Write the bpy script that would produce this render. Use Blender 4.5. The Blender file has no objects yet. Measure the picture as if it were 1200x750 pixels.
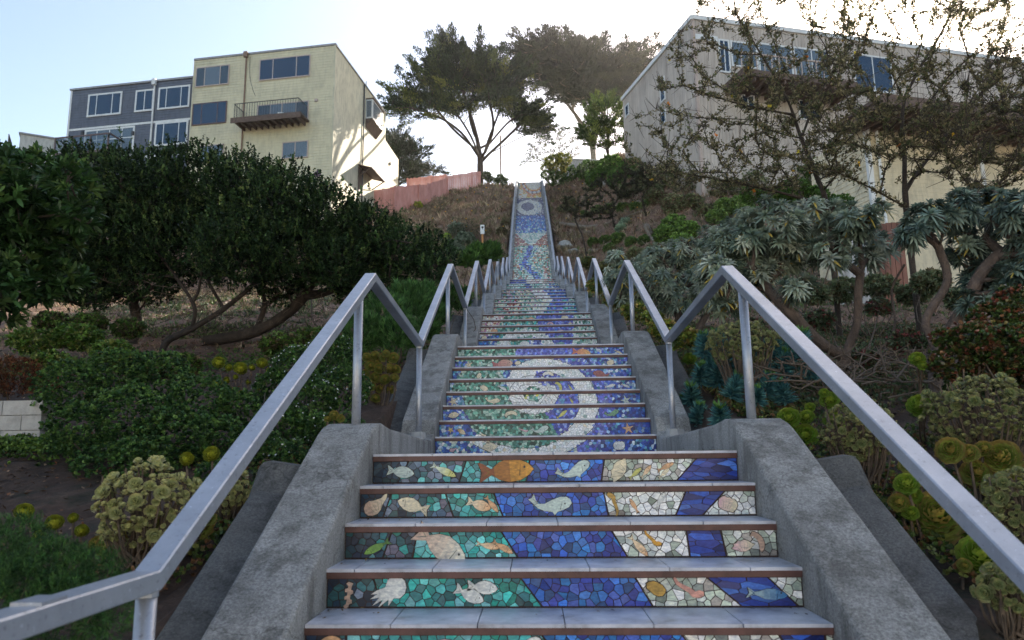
import bpy, math, random
import numpy as np
from math import sin, cos, pi, radians, sqrt, atan2
from mathutils import Vector, Matrix, Quaternion

random.seed(11)
rng = np.random.default_rng(11)
U = rng.uniform
scene = bpy.context.scene
COL = scene.collection
A3 = lambda *a: np.array(a, float)

# ------------------------------------------------------------------ camera model (photograph 1200 x 750)
F_PX, PITCH, YAW, ROLL, CX = 880.0, 0.17946, 0.04272, 0.01065, 585.0
CAM = A3(-0.09978, -3.85708, -0.0165)
_F = A3(-sin(YAW) * cos(PITCH), cos(YAW) * cos(PITCH), sin(PITCH))
_R = A3(cos(YAW), sin(YAW), 0.0)
_U = np.cross(_R, _F)
R2 = _R * cos(ROLL) - _U * sin(ROLL)
U2 = _R * sin(ROLL) + _U * cos(ROLL)

def raydir(px, py):
    return _F + R2 * ((px - CX) / F_PX) + U2 * ((375 - py) / F_PX)

def at(px, py, Y):
    d = raydir(px, py)
    return CAM + d * ((Y - CAM[1]) / d[1])

def on_plane(px, py, C, n):
    d = raydir(px, py)
    return CAM + d * (np.dot(C - CAM, n) / np.dot(d, n))

def proj(p):
    d = np.asarray(p) - CAM
    z = d @ _F
    return CX + F_PX * (d @ R2) / z, 375 - F_PX * (d @ U2) / z

# ------------------------------------------------------------------ stair layout
W, RUN, RISE, LAND = 1.83, 0.2716, 0.14803, 2.4507
PER_Y, PER_Z = 7 * RUN + LAND, 8 * RISE
Y7, Z7 = 6 * PER_Y, 6 * PER_Z
U1_N, U1_RUN, U1_RISE = 73, 0.262, 0.1507
U1_Y0, U1_Z0 = Y7 + LAND, Z7
U1_Y1, U1_Z1 = U1_Y0 + (U1_N - 1) * U1_RUN, U1_Z0 + U1_N * U1_RISE
U2_N, U2_RUN, U2_RISE = 32, 0.245, 0.155
U2_Y0, U2_Z0 = U1_Y1 + LAND, U1_Z1
U2_Y1, U2_Z1 = U2_Y0 + (U2_N - 1) * U2_RUN, U2_Z0 + U2_N * U2_RISE

GY = [-60, -8, -2.2, 27.3, U1_Y0 + .2, U1_Y1 + .3, U2_Y0, U2_Y1, U2_Y1 + 1.2, U2_Y1 + 9, U2_Y1 + 40, 700]
GZ = [-12, -1.75, -0.93, 7.0, 7.15, U1_Z1 - .25, U1_Z1 + .0, U2_Z1 - .2, U2_Z1 + .0, U2_Z1 + .8, U2_Z1 + 1, U2_Z1 + 1]
def _n2(x, y):
    return (np.sin(x * 1.7 + 1.3 * np.sin(y * .9)) * np.sin(y * 1.35 + .8 * np.sin(x * 1.1 + 2)) * .5
            + np.sin(x * 4.3 + y * 2.1) * np.sin(y * 3.9 - x * 1.6) * .25)
def ground(x, y):
    x = np.asarray(x, float); y = np.asarray(y, float)
    z = np.interp(y, GY, GZ)
    side = np.clip((np.abs(x) - 1.5) / 1.5, 0, 1)
    z = z + side * _n2(x, y) * np.interp(y, [0, 10, 60], [.07, .16, .35])
    t_ = np.clip((x - 2.2) / 5.5, 0, 1); z = z + t_ * t_ * (3 - 2 * t_) * np.interp(y, [0, 18, 24, 34, 46, 54, 62, 80], [0, 0, 1.0, 2.9, 3.6, 3.0, 1.5, .5])
    far = np.clip((-x - 4) / 8, 0, 1) * np.clip((y - 40) / 6, 0, 1)
    z = z - far * 1.0
    lowest = np.where(y < -2.0, -1.42, np.where(y < Y7 + LAND, .2725 * (y - 2.17) - .32, np.interp(y, GY, GZ) - .55))
    t = np.clip((np.abs(x) - 1.24) / .12, 0, 1)
    inside = (y < U2_Y1 + .3)
    z = np.where(inside, lowest * (1 - t) + z * t, z)
    return z
def gpt(x, y, dz=0.0):
    return A3(x, y, float(ground(x, y)) + dz)
def ghit(px, py, lo=1.2, hi=90, dz=0.0):
    d = raydir(px, py)
    prev = lo
    for k in np.linspace(lo, hi, 1400):
        p = CAM + d * k
        if p[2] < float(ground(p[0], p[1])) + dz:
            return gpt(p[0], p[1])
        prev = k
    return gpt(*(CAM + d * 55)[:2])

# ------------------------------------------------------------------ mesh building
class MB:
    def __init__(s):
        s.V = []; s.F = []; s.n = 0
    def add(s, verts, faces, col=(1, 1, 1)):
        verts = np.asarray(verts, float).reshape(-1, 3)
        by = {}
        if isinstance(faces, np.ndarray):
            by[faces.shape[1]] = faces
        else:
            for f in faces: by.setdefault(len(f), []).append(f)
        for k, fs in by.items():
            fs = np.asarray(fs, int) + s.n
            c = np.asarray(col, float)
            c = np.broadcast_to(c, (len(fs), 3)) if c.ndim == 1 else c
            s.F.append((fs, c))
        s.V.append(verts); s.n += len(verts)
    def batch(s, verts, faces, col):
        """verts (n,k,3); faces list of tuples; col (n,3) or (n,m,3)"""
        n, k, _ = verts.shape
        off = (np.arange(n) * k)[:, None]
        col = np.asarray(col, float)
        for j, f in enumerate(faces):
            fs = off + np.asarray(f)[None, :] + s.n
            c = col if col.ndim == 2 else col[:, j]
            s.F.append((fs, np.broadcast_to(c, (n, 3))))
        s.V.append(verts.reshape(-1, 3)); s.n += n * k
    def obox(s, O, a, b, c, col=(1, 1, 1)):
        O, a, b, c = (np.asarray(q, float) for q in (O, a, b, c))
        if np.dot(np.cross(a, b), c) < 0: a, b = b, a
        v = [O, O + a, O + a + b, O + b, O + c, O + a + c, O + a + b + c, O + b + c]
        s.add(v, [(0, 3, 2, 1), (4, 5, 6, 7), (0, 1, 5, 4), (1, 2, 6, 5), (2, 3, 7, 6), (3, 0, 4, 7)], col)
    def box(s, p0, p1, col=(1, 1, 1)):
        p0 = np.minimum(p0, p1); q = np.maximum(p0, p1) - p0 if False else None
        lo = np.minimum(p0, p1); hi = np.maximum(p0, p1)
        d = hi - lo
        s.obox(lo, (d[0], 0, 0), (0, d[1], 0), (0, 0, d[2]), col)
    def tube(s, pts, radii, m=8, col=(1, 1, 1), cap=True, wob=0.0):
        pts = np.asarray(pts, float); n = len(pts)
        radii = np.broadcast_to(np.asarray(radii, float), (n,))
        T = np.gradient(pts, axis=0); T /= np.linalg.norm(T, axis=1)[:, None] + 1e-9
        ref = A3(0, 0, 1) if abs(T[0][2]) < .9 else A3(1, 0, 0)
        u = np.cross(T[0], ref); u /= np.linalg.norm(u)
        vs = []
        for i in range(n):
            u = u - T[i] * (u @ T[i]); u /= np.linalg.norm(u) + 1e-9
            w = np.cross(T[i], u)
            for j in range(m):
                a = 2 * pi * j / m
                r = radii[i] * (1 + wob * random.uniform(-1, 1))
                vs.append(pts[i] + (u * cos(a) + w * sin(a)) * r)
        fs = [(i * m + j, i * m + (j + 1) % m, (i + 1) * m + (j + 1) % m, (i + 1) * m + j) for i in range(n - 1) for j in range(m)]
        s.add(vs, fs, col)
        if cap:
            s.F.append((np.array([[s.n - n * m + j for j in range(m)][::-1]]), np.broadcast_to(np.asarray(col, float), (1, 3))))
            s.F.append((np.array([[s.n - m + j for j in range(m)]]), np.broadcast_to(np.asarray(col, float), (1, 3))))
    def edges(s, P, Q, rp, rq, m=5, col=(1, 1, 1)):
        P, Q = np.asarray(P), np.asarray(Q)
        d = Q - P; d /= np.linalg.norm(d, axis=1)[:, None] + 1e-9
        ref = np.where(np.abs(d[:, 2:3]) < .9, A3(0, 0, 1)[None], A3(1, 0, 0)[None])
        u = np.cross(d, ref); u /= np.linalg.norm(u, axis=1)[:, None] + 1e-9
        w = np.cross(d, u)
        a = 2 * pi * np.arange(m) / m
        ring = u[:, None] * np.cos(a)[None, :, None] + w[:, None] * np.sin(a)[None, :, None]
        v = np.concatenate([P[:, None] + ring * rp[:, None, None], (Q + d * rq[:, None] * .3)[:, None] + ring * rq[:, None, None]], 1)
        fs = [(j, (j + 1) % m, m + (j + 1) % m, m + j) for j in range(m)]
        s.batch(v, fs, np.broadcast_to(np.asarray(col, float), (len(P), 3)))
    def data(s, name, mat, origin=(0, 0, 0), smooth=False):
        me = bpy.data.meshes.new(name)
        V = np.concatenate(s.V) - np.asarray(origin, float)
        loops = np.concatenate([f.ravel() for f, c in s.F]).astype(np.int32)
        sizes = np.concatenate([np.full(len(f), f.shape[1]) for f, c in s.F])
        cols = np.concatenate([c for f, c in s.F])
        me.vertices.add(len(V)); me.vertices.foreach_set('co', V.astype(np.float32).ravel())
        me.loops.add(len(loops)); me.loops.foreach_set('vertex_index', loops)
        me.polygons.add(len(sizes))
        me.polygons.foreach_set('loop_start', np.concatenate([[0], np.cumsum(sizes)[:-1]]).astype(np.int32))
        me.polygons.foreach_set("use_smooth", np.full(len(sizes), smooth))
        at_ = me.attributes.new('Col', 'FLOAT_COLOR', 'FACE')
        at_.data.foreach_set('color', np.concatenate([cols, np.ones((len(cols), 1))], 1).astype(np.float32).ravel())
        me.update(calc_edges=True)
        me.materials.append(mat)
        return me

WO = {}
def _link(o, parent, world):
    COL.objects.link(o)
    if parent is not None:
        o.parent = parent
        o.location = Vector(np.asarray(world) - WO[parent.name])
    else:
        o.location = Vector(np.asarray(world))
    WO[o.name] = np.asarray(world, float)
    return o
def tag(o, label=None, cat=None, group=None, kind=None):
    if label: o['label'] = label
    if cat: o['category'] = cat
    if group: o['group'] = group
    if kind: o['kind'] = kind
    return o
def thing(name, label, cat, base, group=None):
    o = bpy.data.objects.new(name, None); o.empty_display_size = .2
    _link(o, None, base)
    return tag(o, label, cat, group)
def part(name, mb, mat, parent=None, base=None, smooth=False):
    w = WO[parent.name] if parent is not None else (A3(0, 0, 0) if base is None else np.asarray(base, float))
    me = mb.data(name, mat, w, smooth)
    o = bpy.data.objects.new(name, me)
    return _link(o, parent, w)
def inst(name, me, parent, world, rot=None, scale=1.0):
    o = bpy.data.objects.new(name, me)
    _link(o, parent, world)
    o.rotation_mode = 'QUATERNION'
    if rot is not None: o.rotation_quaternion = rot
    o.scale = (scale,) * 3
    return o
def qdir(d, spin=None):
    q = Vector(d).to_track_quat('Z', 'Y')
    return q @ Quaternion((0, 0, 1), random.uniform(0, 2 * pi) if spin is None else spin)

# ------------------------------------------------------------------ materials
def N(nt, t, **kw):
    n = nt.nodes.new(t)
    for k, v in kw.items():
        if k in n.inputs: n.inputs[k].default_value = v
        else: setattr(n, k, v)
    return n
def new_mat(name):
    m = bpy.data.materials.new(name); m.use_nodes = True
    nt = m.node_tree; nt.nodes.clear()
    out = nt.nodes.new('ShaderNodeOutputMaterial')
    b = nt.nodes.new('ShaderNodeBsdfPrincipled')
    nt.links.new(b.outputs[0], out.inputs[0])
    return m, nt, b, out
def ramp(nt, fac, stops):
    r = nt.nodes.new('ShaderNodeValToRGB')
    e = r.color_ramp.elements
    while len(e) < len(stops): e.new(.5)
    for i, (p, c) in enumerate(stops):
        e[i].position = p; e[i].color = (*c, 1) if len(c) == 3 else c
    nt.links.new(fac, r.inputs[0])
    return r
def noise(nt, scale, detail=4, rough=.6, coord='Object', stretch=None):
    tc = nt.nodes.new('ShaderNodeTexCoord')
    n = N(nt, 'ShaderNodeTexNoise', Scale=scale, Detail=detail, Roughness=rough)
    src = tc.outputs[coord]
    if stretch:
        mp = nt.nodes.new('ShaderNodeMapping'); mp.inputs['Scale'].default_value = stretch
        nt.links.new(src, mp.inputs[0]); src = mp.outputs[0]
    nt.links.new(src, n.inputs['Vector'])
    return n
def bump(nt, b, h, strength, dist=.01):
    bp = N(nt, 'ShaderNodeBump', Strength=strength, Distance=dist)
    nt.links.new(h, bp.inputs['Height']); nt.links.new(bp.outputs[0], b.inputs['Normal'])
def mottled(name, stops, scale=6, rough=.8, bscale=60, bstr=.3, bdist=.01, detail=6, metal=0.0, stretch=None, attr=False):
    m, nt, b, _ = new_mat(name)
    n1 = noise(nt, scale, detail, .65, stretch=stretch)
    r = ramp(nt, n1.outputs['Fac'], stops)
    src = r.outputs[0]
    if attr:
        a = N(nt, 'ShaderNodeAttribute', attribute_name='Col')
        mx = N(nt, 'ShaderNodeMix', data_type='RGBA', blend_type='MULTIPLY'); mx.inputs[0].default_value = 1
        nt.links.new(a.outputs['Color'], mx.inputs[6]); nt.links.new(src, mx.inputs[7]); src = mx.outputs[2]
    nt.links.new(src, b.inputs['Base Color'])
    b.inputs['Roughness'].default_value = rough; b.inputs['Metallic'].default_value = metal
    if bstr:
        n2 = noise(nt, bscale, 5, .7)
        bump(nt, b, n2.outputs['Fac'], bstr, bdist)
    return m
def leafmat(name, rough=.5, trans=.25, spec=.35):
    m, nt, b, out = new_mat(name)
    a = N(nt, 'ShaderNodeAttribute', attribute_name='Col')
    n1 = noise(nt, 9, 3)
    r = ramp(nt, n1.outputs['Fac'], [(.3, (.8, .8, .8)), (.7, (1.15, 1.15, 1.1))])
    mx = N(nt, 'ShaderNodeMix', data_type='RGBA', blend_type='MULTIPLY'); mx.inputs[0].default_value = 1
    nt.links.new(a.outputs['Color'], mx.inputs[6]); nt.links.new(r.outputs[0], mx.inputs[7])
    nt.links.new(mx.outputs[2], b.inputs['Base Color'])
    b.inputs['Roughness'].default_value = rough
    b.inputs['Specular IOR Level'].default_value = spec
    if trans:
        t = nt.nodes.new('ShaderNodeBsdfTranslucent')
        nt.links.new(mx.outputs[2], t.inputs[0])
        ms = N(nt, 'ShaderNodeMixShader'); ms.inputs[0].default_value = trans
        nt.links.new(b.outputs[0], ms.inputs[1]); nt.links.new(t.outputs[0], ms.inputs[2])
        nt.links.new(ms.outputs[0], out.inputs[0])
    return m

M = {}
M['leaf'] = leafmat('leaf', .5, .25)
M['succulent'] = leafmat('succulent_leaf', .38, .12, .5)
M['needle'] = leafmat('needle', .65, .05, .2)
M['dry'] = leafmat('dry_twig', .85, .1, .1)
M['bark'] = mottled('bark', [(.3, (.022, .015, .011)), (.6, (.06, .043, .032)), (.8, (.12, .09, .07))], 9, .9, 35, .9, .03, stretch=(1, 1, .35))
M['bark_grey'] = mottled('grey_brown_bark', [(.3, (.05, .036, .028)), (.6, (.14, .10, .08)), (.8, (.24, .19, .15))], 9, .9, 35, .9, .03, stretch=(1, 1, .35))
M['bark_pale'] = mottled('pale_bark', [(.3, (.12, .09, .065)), (.7, (.30, .24, .18))], 5, .9, 20, .8, .05)
M['stem'] = mottled('stem', [(.3, (.05, .036, .025)), (.7, (.14, .10, .07))], 20, .8, 60, .4, .005)
M['concrete'] = mottled('concrete', [(.28, (.10, .098, .092)), (.5, (.225, .22, .205)), (.72, (.34, .33, .31))], 2.6, .85, 90, .55, .006, 10)
M['concrete_pale'] = mottled('pale_concrete', [(.3, (.25, .245, .23)), (.7, (.45, .44, .42))], 8, .85, 70, .5, .006, 8)
M['tread'] = mottled('tread_tile', [(.32, (.26, .26, .28)), (.45, (.42, .43, .48)), (.7, (.62, .63, .69))], 9, .38, 120, .12, .002, 10)
M['trim'] = mottled('brown_trim', [(.3, (.055, .022, .018)), (.7, (.13, .055, .045))], 12, .5, 90, .25, .003)
M['grout'] = mottled('grout', [(.3, (.018, .012, .011)), (.7, (.05, .024, .02))], 30, .8, 120, .3, .002)
M['soil'] = None
M['white'] = mottled('white_paint', [(.3, (.62, .62, .61)), (.7, (.8, .8, .79))], 3, .5, 40, .05, .002)

def concrete_detail(name='weathered_concrete', kk=1.28):
    m, nt, b, _ = new_mat(name)
    n1 = noise(nt, 1.7, 10, .7); n2 = noise(nt, 95, 3, .8); n3 = noise(nt, 6, 8, .7, stretch=(1, 1, .25))
    r1 = ramp(nt, n1.outputs['Fac'], [(.3, tuple(c * kk for c in (.10, .098, .092))), (.5, tuple(c * kk for c in (.19, .188, .18))), (.75, tuple(c * kk for c in (.28, .275, .26)))])
    r2 = ramp(nt, n2.outputs['Fac'], [(.34, (.55, .55, .55)), (.5, (.95, .95, .95)), (.66, (1.4, 1.4, 1.38))])
    r3 = ramp(nt, n3.outputs['Fac'], [(.40, (.42, .41, .39)), (.52, (1, 1, 1))])
    a = N(nt, 'ShaderNodeMix', data_type='RGBA', blend_type='MULTIPLY'); a.inputs[0].default_value = 1
    c = N(nt, 'ShaderNodeMix', data_type='RGBA', blend_type='MULTIPLY'); c.inputs[0].default_value = .8
    nt.links.new(r1.outputs[0], a.inputs[6]); nt.links.new(r2.outputs[0], a.inputs[7])
    nt.links.new(a.outputs[2], c.inputs[6]); nt.links.new(r3.outputs[0], c.inputs[7])
    # thin wandering cracks
    tc = nt.nodes.new('ShaderNodeTexCoord')
    wn = noise(nt, 3, 5)
    va = N(nt, 'ShaderNodeVectorMath', operation='ADD'); vs = N(nt, 'ShaderNodeVectorMath', operation='SCALE'); vs.inputs['Scale'].default_value = .5
    nt.links.new(wn.outputs['Color'], vs.inputs[0]); nt.links.new(tc.outputs['Object'], va.inputs[0]); nt.links.new(vs.outputs[0], va.inputs[1])
    vo = N(nt, 'ShaderNodeTexVoronoi', feature='DISTANCE_TO_EDGE', Scale=.9); nt.links.new(va.outputs[0], vo.inputs['Vector'])
    r4 = ramp(nt, vo.outputs['Distance'], [(.0, (.35, .33, .3)), (.006, (1, 1, 1))])
    d = N(nt, 'ShaderNodeMix', data_type='RGBA', blend_type='MULTIPLY'); d.inputs[0].default_value = .75
    nt.links.new(c.outputs[2], d.inputs[6]); nt.links.new(r4.outputs[0], d.inputs[7])
    nt.links.new(d.outputs[2], b.inputs['Base Color'])
    b.inputs['Roughness'].default_value = .82
    mx = N(nt, 'ShaderNodeMath', operation='ADD')
    n4 = noise(nt, 110, 4, .7)
    nt.links.new(n2.outputs['Fac'], mx.inputs[0]); nt.links.new(n4.outputs['Fac'], mx.inputs[1])
    bump(nt, b, mx.outputs[0], .55, .006)
    return m
M['concrete'] = concrete_detail()
M['ledge'] = concrete_detail('dark_stained_concrete', .50)

def mosaic_mat(name='glazed_tile', rough=.28):
    m, nt, b, _ = new_mat(name)
    a = N(nt, 'ShaderNodeAttribute', attribute_name='Col')
    n1 = noise(nt, 45, 5, .7, stretch=(1, 1, 2.2)); n2 = noise(nt, 7, 5, .7)
    r = ramp(nt, n1.outputs['Fac'], [(.32, (.45, .5, .6)), (.5, (.95, .95, .95)), (.68, (1.5, 1.45, 1.35))])
    mx = N(nt, 'ShaderNodeMix', data_type='RGBA', blend_type='MULTIPLY'); mx.inputs[0].default_value = .8
    nt.links.new(a.outputs['Color'], mx.inputs[6]); nt.links.new(r.outputs[0], mx.inputs[7])
    dirt = ramp(nt, n2.outputs['Fac'], [(.3, (.72, .69, .65)), (.45, (1, 1, 1))])
    mx2 = N(nt, 'ShaderNodeMix', data_type='RGBA', blend_type='MULTIPLY'); mx2.inputs[0].default_value = .4
    nt.links.new(mx.outputs[2], mx2.inputs[6]); nt.links.new(dirt.outputs[0], mx2.inputs[7])
    nt.links.new(mx2.outputs[2], b.inputs['Base Color'])
    rr = ramp(nt, n2.outputs['Fac'], [(.3, (.5,) * 3), (.7, (rough,) * 3)])
    nt.links.new(rr.outputs[0], b.inputs['Roughness'])
    bump(nt, b, n1.outputs['Fac'], .12, .003)
    return m
M['mosaic'] = mosaic_mat()
M['ceramic'] = mosaic_mat('hand_painted_tile', .35)

def rail_mat():
    m, nt, b, _ = new_mat('silver_painted_steel')
    n1 = noise(nt, 3.5, 6, .7); n2 = noise(nt, 55, 5, .75)
    r1 = ramp(nt, n1.outputs['Fac'], [(.3, (.28, .30, .34)), (.7, (.44, .46, .51))])
    r2 = ramp(nt, n2.outputs['Fac'], [(.32, (.35, .34, .33)), (.42, (1, 1, 1)), (.63, (1, 1, 1)), (.67, (1.9, 1.9, 1.9))])
    mx = N(nt, 'ShaderNodeMix', data_type='RGBA', blend_type='MULTIPLY'); mx.inputs[0].default_value = .7
    nt.links.new(r1.outputs[0], mx.inputs[6]); nt.links.new(r2.outputs[0], mx.inputs[7])
    nt.links.new(mx.outputs[2], b.inputs['Base Color'])
    b.inputs['Metallic'].default_value = .55; b.inputs['Roughness'].default_value = .4
    bump(nt, b, n2.outputs['Fac'], .2, .002)
    return m
M['rail'] = rail_mat()

def soil_mat():
    m, nt, b, _ = new_mat('hillside_soil')
    n1 = noise(nt, .45, 8, .7); n2 = noise(nt, 7, 8, .75); n3 = noise(nt, 1.6, 6, .7)
    r1 = ramp(nt, n2.outputs['Fac'], [(.3, (.07, .042, .03)), (.5, (.20, .125, .09)), (.72, (.38, .26, .19))])
    r2 = ramp(nt, n1.outputs['Fac'], [(.35, (.9, .75, .62)), (.65, (1.1, 1.05, 1.0))])
    a = N(nt, 'ShaderNodeMix', data_type='RGBA', blend_type='MULTIPLY'); a.inputs[0].default_value = 1
    nt.links.new(r1.outputs[0], a.inputs[6]); nt.links.new(r2.outputs[0], a.inputs[7])
    g = ramp(nt, n3.outputs['Fac'], [(.56, (0, 0, 0)), (.66, (1, 1, 1))])
    c = N(nt, 'ShaderNodeMix', data_type='RGBA', blend_type='MIX')
    nt.links.new(g.outputs[0], c.inputs[0]); nt.links.new(a.outputs[2], c.inputs[6]); c.inputs[7].default_value = (.05, .065, .025, 1)
    # dark bark mulch on the planted beds low down
    g2 = nt.nodes.new('ShaderNodeNewGeometry'); s2 = nt.nodes.new('ShaderNodeSeparateXYZ'); nt.links.new(g2.outputs['Position'], s2.inputs[0])
    m2 = N(nt, 'ShaderNodeMapRange'); m2.inputs['From Min'].default_value = 4.0; m2.inputs['From Max'].default_value = 11.0; m2.inputs['To Min'].default_value = .32; nt.links.new(s2.outputs['Y'], m2.inputs['Value'])
    mm = N(nt, 'ShaderNodeMix', data_type='RGBA', blend_type='MULTIPLY'); mm.inputs[0].default_value = 1; nt.links.new(c.outputs[2], mm.inputs[6]); nt.links.new(m2.outputs[0], mm.inputs[7]); c = mm
    geo = nt.nodes.new('ShaderNodeNewGeometry'); sx = nt.nodes.new('ShaderNodeSeparateXYZ')
    nt.links.new(geo.outputs['Position'], sx.inputs[0])
    mr = N(nt, 'ShaderNodeMapRange'); mr.inputs['From Min'].default_value = U2_Y1 + .3; mr.inputs['From Max'].default_value = U2_Y1 + 1.5
    nt.links.new(sx.outputs['Y'], mr.inputs['Value'])
    d = N(nt, 'ShaderNodeMix', data_type='RGBA', blend_type='MIX')
    nt.links.new(mr.outputs[0], d.inputs[0]); nt.links.new(c.outputs[2], d.inputs[6]); d.inputs[7].default_value = (.10, .13, .035, 1)
    nt.links.new(d.outputs[2], b.inputs['Base Color'])
    b.inputs['Roughness'].default_value = .95
    bump(nt, b, n2.outputs['Fac'], 1.0, .06)
    return m
M['soil'] = soil_mat()

# ------------------------------------------------------------------ leaves
def norm(a):
    return a / (np.linalg.norm(a, axis=-1, keepdims=True) + 1e-9)
def rdir(n):
    return norm(rng.normal(size=(n, 3)))
LEAF = {
    'quad': ([(0, 0, 0), (.45, .5, .07), (1, 0, 0), (.45, -.5, .07)], [(0, 1, 2, 3)]),
    'fold': ([(0, 0, 0), (.45, .5, .12), (1, 0, 0), (.45, -.5, .12)], [(0, 1, 2), (0, 2, 3)]),
    'lance': ([(0, .1, 0), (0, -.1, 0), (.4, .5, .06), (.4, 0, 0), (.4, -.5, .06), (.75, .38, .05), (.75, 0, 0), (.75, -.38, .05), (1, 0, 0)],
              [(0, 2, 3, 1), (1, 3, 4), (2, 5, 6, 3), (3, 6, 7, 4), (5, 8, 6), (6, 8, 7)]),
    'round': ([(0, 0, 0), (.25, .38, .05), (.65, .5, .08), (1, 0, .03), (.65, -.5, .08), (.25, -.38, .05)], [(0, 1, 2, 3), (0, 3, 4, 5)]),
}
def leaves(mb, P, D, Nn, L, Wd, col, shape='quad', droop=0.0):
    n = len(P)
    D = norm(D); S = norm(np.cross(D, Nn)); Nn = np.cross(S, D)
    L = np.broadcast_to(np.asarray(L, float), (n,)); Wd = np.broadcast_to(np.asarray(Wd, float), (n,))
    tv, fs = LEAF[shape]
    tv = np.array(tv)
    v = (P[:, None] + D[:, None] * (tv[None, :, 0] * L[:, None])[..., None]
         + S[:, None] * (tv[None, :, 1] * Wd[:, None])[..., None]
         + Nn[:, None] * (tv[None, :, 2] * Wd[:, None])[..., None])
    if np.any(droop):
        v[..., 2] -= (tv[None, :, 0] ** 2) * (L * droop)[:, None]
    mb.batch(v, fs, col)
def pal(n, cols, var=.25, w=None):
    cols = np.array(cols, float)
    c = cols[rng.choice(len(cols), n, p=w)]
    return np.clip(c * (1 + rng.normal(size=(n, 1)) * var), .3 * cols.min(0), 1)

def tufts(mb, P, D, k, L, Wd, cols, spread=.9, shape='quad', droop=0.0, var=.25, w=None, along=.0):
    """k leaves round each point P, fanned about direction D"""
    n = len(P)
    PP = np.repeat(P, k, 0); DD = np.repeat(norm(D), k, 0)
    d = norm(DD + rdir(n * k) * spread)
    if along: PP = PP + DD * U(0, along, (n * k, 1))
    LL = np.broadcast_to(L, (n,)).repeat(k) * U(.7, 1.15, n * k)
    base = pal(n, cols, var, w).repeat(k, 0) * U(.8, 1.2, (n * k, 1))
    leaves(mb, PP, d, rdir(n * k) + A3(0, 0, 1.2), LL, Wd * LL / np.mean(LL), base, shape, droop)

def ell(n, c, r, shell=.75):
    d = rdir(n)
    k = U(shell ** 3, 1, (n, 1)) ** (1 / 3)
    return np.asarray(c) + d * k * np.asarray(r), d

# ------------------------------------------------------------------ branching skeleton
def spline(pts, sub=6):
    pts = np.asarray(pts, float); out = []
    P = np.vstack([2 * pts[0] - pts[1], pts, 2 * pts[-1] - pts[-2]])
    for i in range(1, len(P) - 2):
        for t in np.arange(sub) / sub:
            a, b, c, d = P[i - 1], P[i], P[i + 1], P[i + 2]
            out.append(.5 * ((2 * b) + (-a + c) * t + (2 * a - 5 * b + 4 * c - d) * t * t + (-a + 3 * b - 3 * c + d) * t ** 3))
    out.append(pts[-1])
    return np.array(out)
def skeleton(trunks, attr, step=.5, pen=.35, jit=.06, up=.25, r0=.02, p=2.3, rmax=None):
    P, par, path = [], [], []
    for tr in trunks:
        first = -1
        pt = spline(tr, 5)
        if P and isinstance(tr, tuple) is False:
            dd = [np.linalg.norm(q - pt[0]) for q in P]
            j = int(np.argmin(dd))
            if dd[j] < .6 * step + .3: first = j
        for i, q in enumerate(pt):
            if i == 0:
                if first >= 0: prev = first; continue
                P.append(q); par.append(-1); path.append(0.); prev = len(P) - 1
            else:
                P.append(q); par.append(prev); path.append(path[prev] + np.linalg.norm(q - P[prev])); prev = len(P) - 1
    attr = np.asarray(attr)
    A = np.array(P)
    order = np.argsort([np.min(np.linalg.norm(A - a, axis=1)) for a in attr])
    tips = []
    for ai in order:
        a = attr[ai]
        A = np.array(P); pl = np.array(path)
        dist = np.linalg.norm(A - a, axis=1)
        cost = dist + pen * pl + .8 * np.clip(A[:, 2] - a[2], 0, None)
        j = int(np.argmin(cost[:])) if len(P) < 3 else int(np.argmin(np.where(np.arange(len(P)) < 2, 1e9, cost)))
        q0 = P[j]; dst = dist[j]
        if par[j] >= 0: pd = (q0 - P[par[j]]) / (np.linalg.norm(q0 - P[par[j]]) + 1e-9)
        else: pd = A3(0, 0, 1)
        k = max(1, int(round(dst / step)))
        ctrl = q0 + (pd * .6 + (a - q0) / (dst + 1e-9)) * dst * .35 + A3(0, 0, -up * dst * .3)
        prev = j
        for t in np.arange(1, k + 1) / k:
            q = (1 - t) ** 2 * q0 + 2 * t * (1 - t) * ctrl + t * t * a
            if t < 1: q = q + rng.normal(size=3) * jit * step
            P.append(q); par.append(prev); path.append(path[prev] + np.linalg.norm(q - P[prev])); prev = len(P) - 1
        tips.append(prev)
    P = np.array(P); par = np.array(par)
    acc = np.zeros(len(P)); kids = np.zeros(len(P), int)
    for i in range(len(P) - 1, -1, -1):
        if kids[i] == 0: acc[i] = r0 ** p
        if par[i] >= 0: acc[par[i]] += acc[i]; kids[par[i]] += 1
    r = acc ** (1 / p)
    if rmax: r = np.minimum(r, rmax)
    return P, par, r, np.array(tips)
def skel_mesh(mb, P, par, r, m=6, col=(1, 1, 1), rmin=0.0):
    i = np.where((par >= 0) & (r >= rmin))[0]
    rp = np.minimum(r[par[i]], r[i] * 1.35)
    mb.edges(P[par[i]], P[i], rp, r[i], m, col)
EXPO = 1.85
HAZE = .0003
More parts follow.
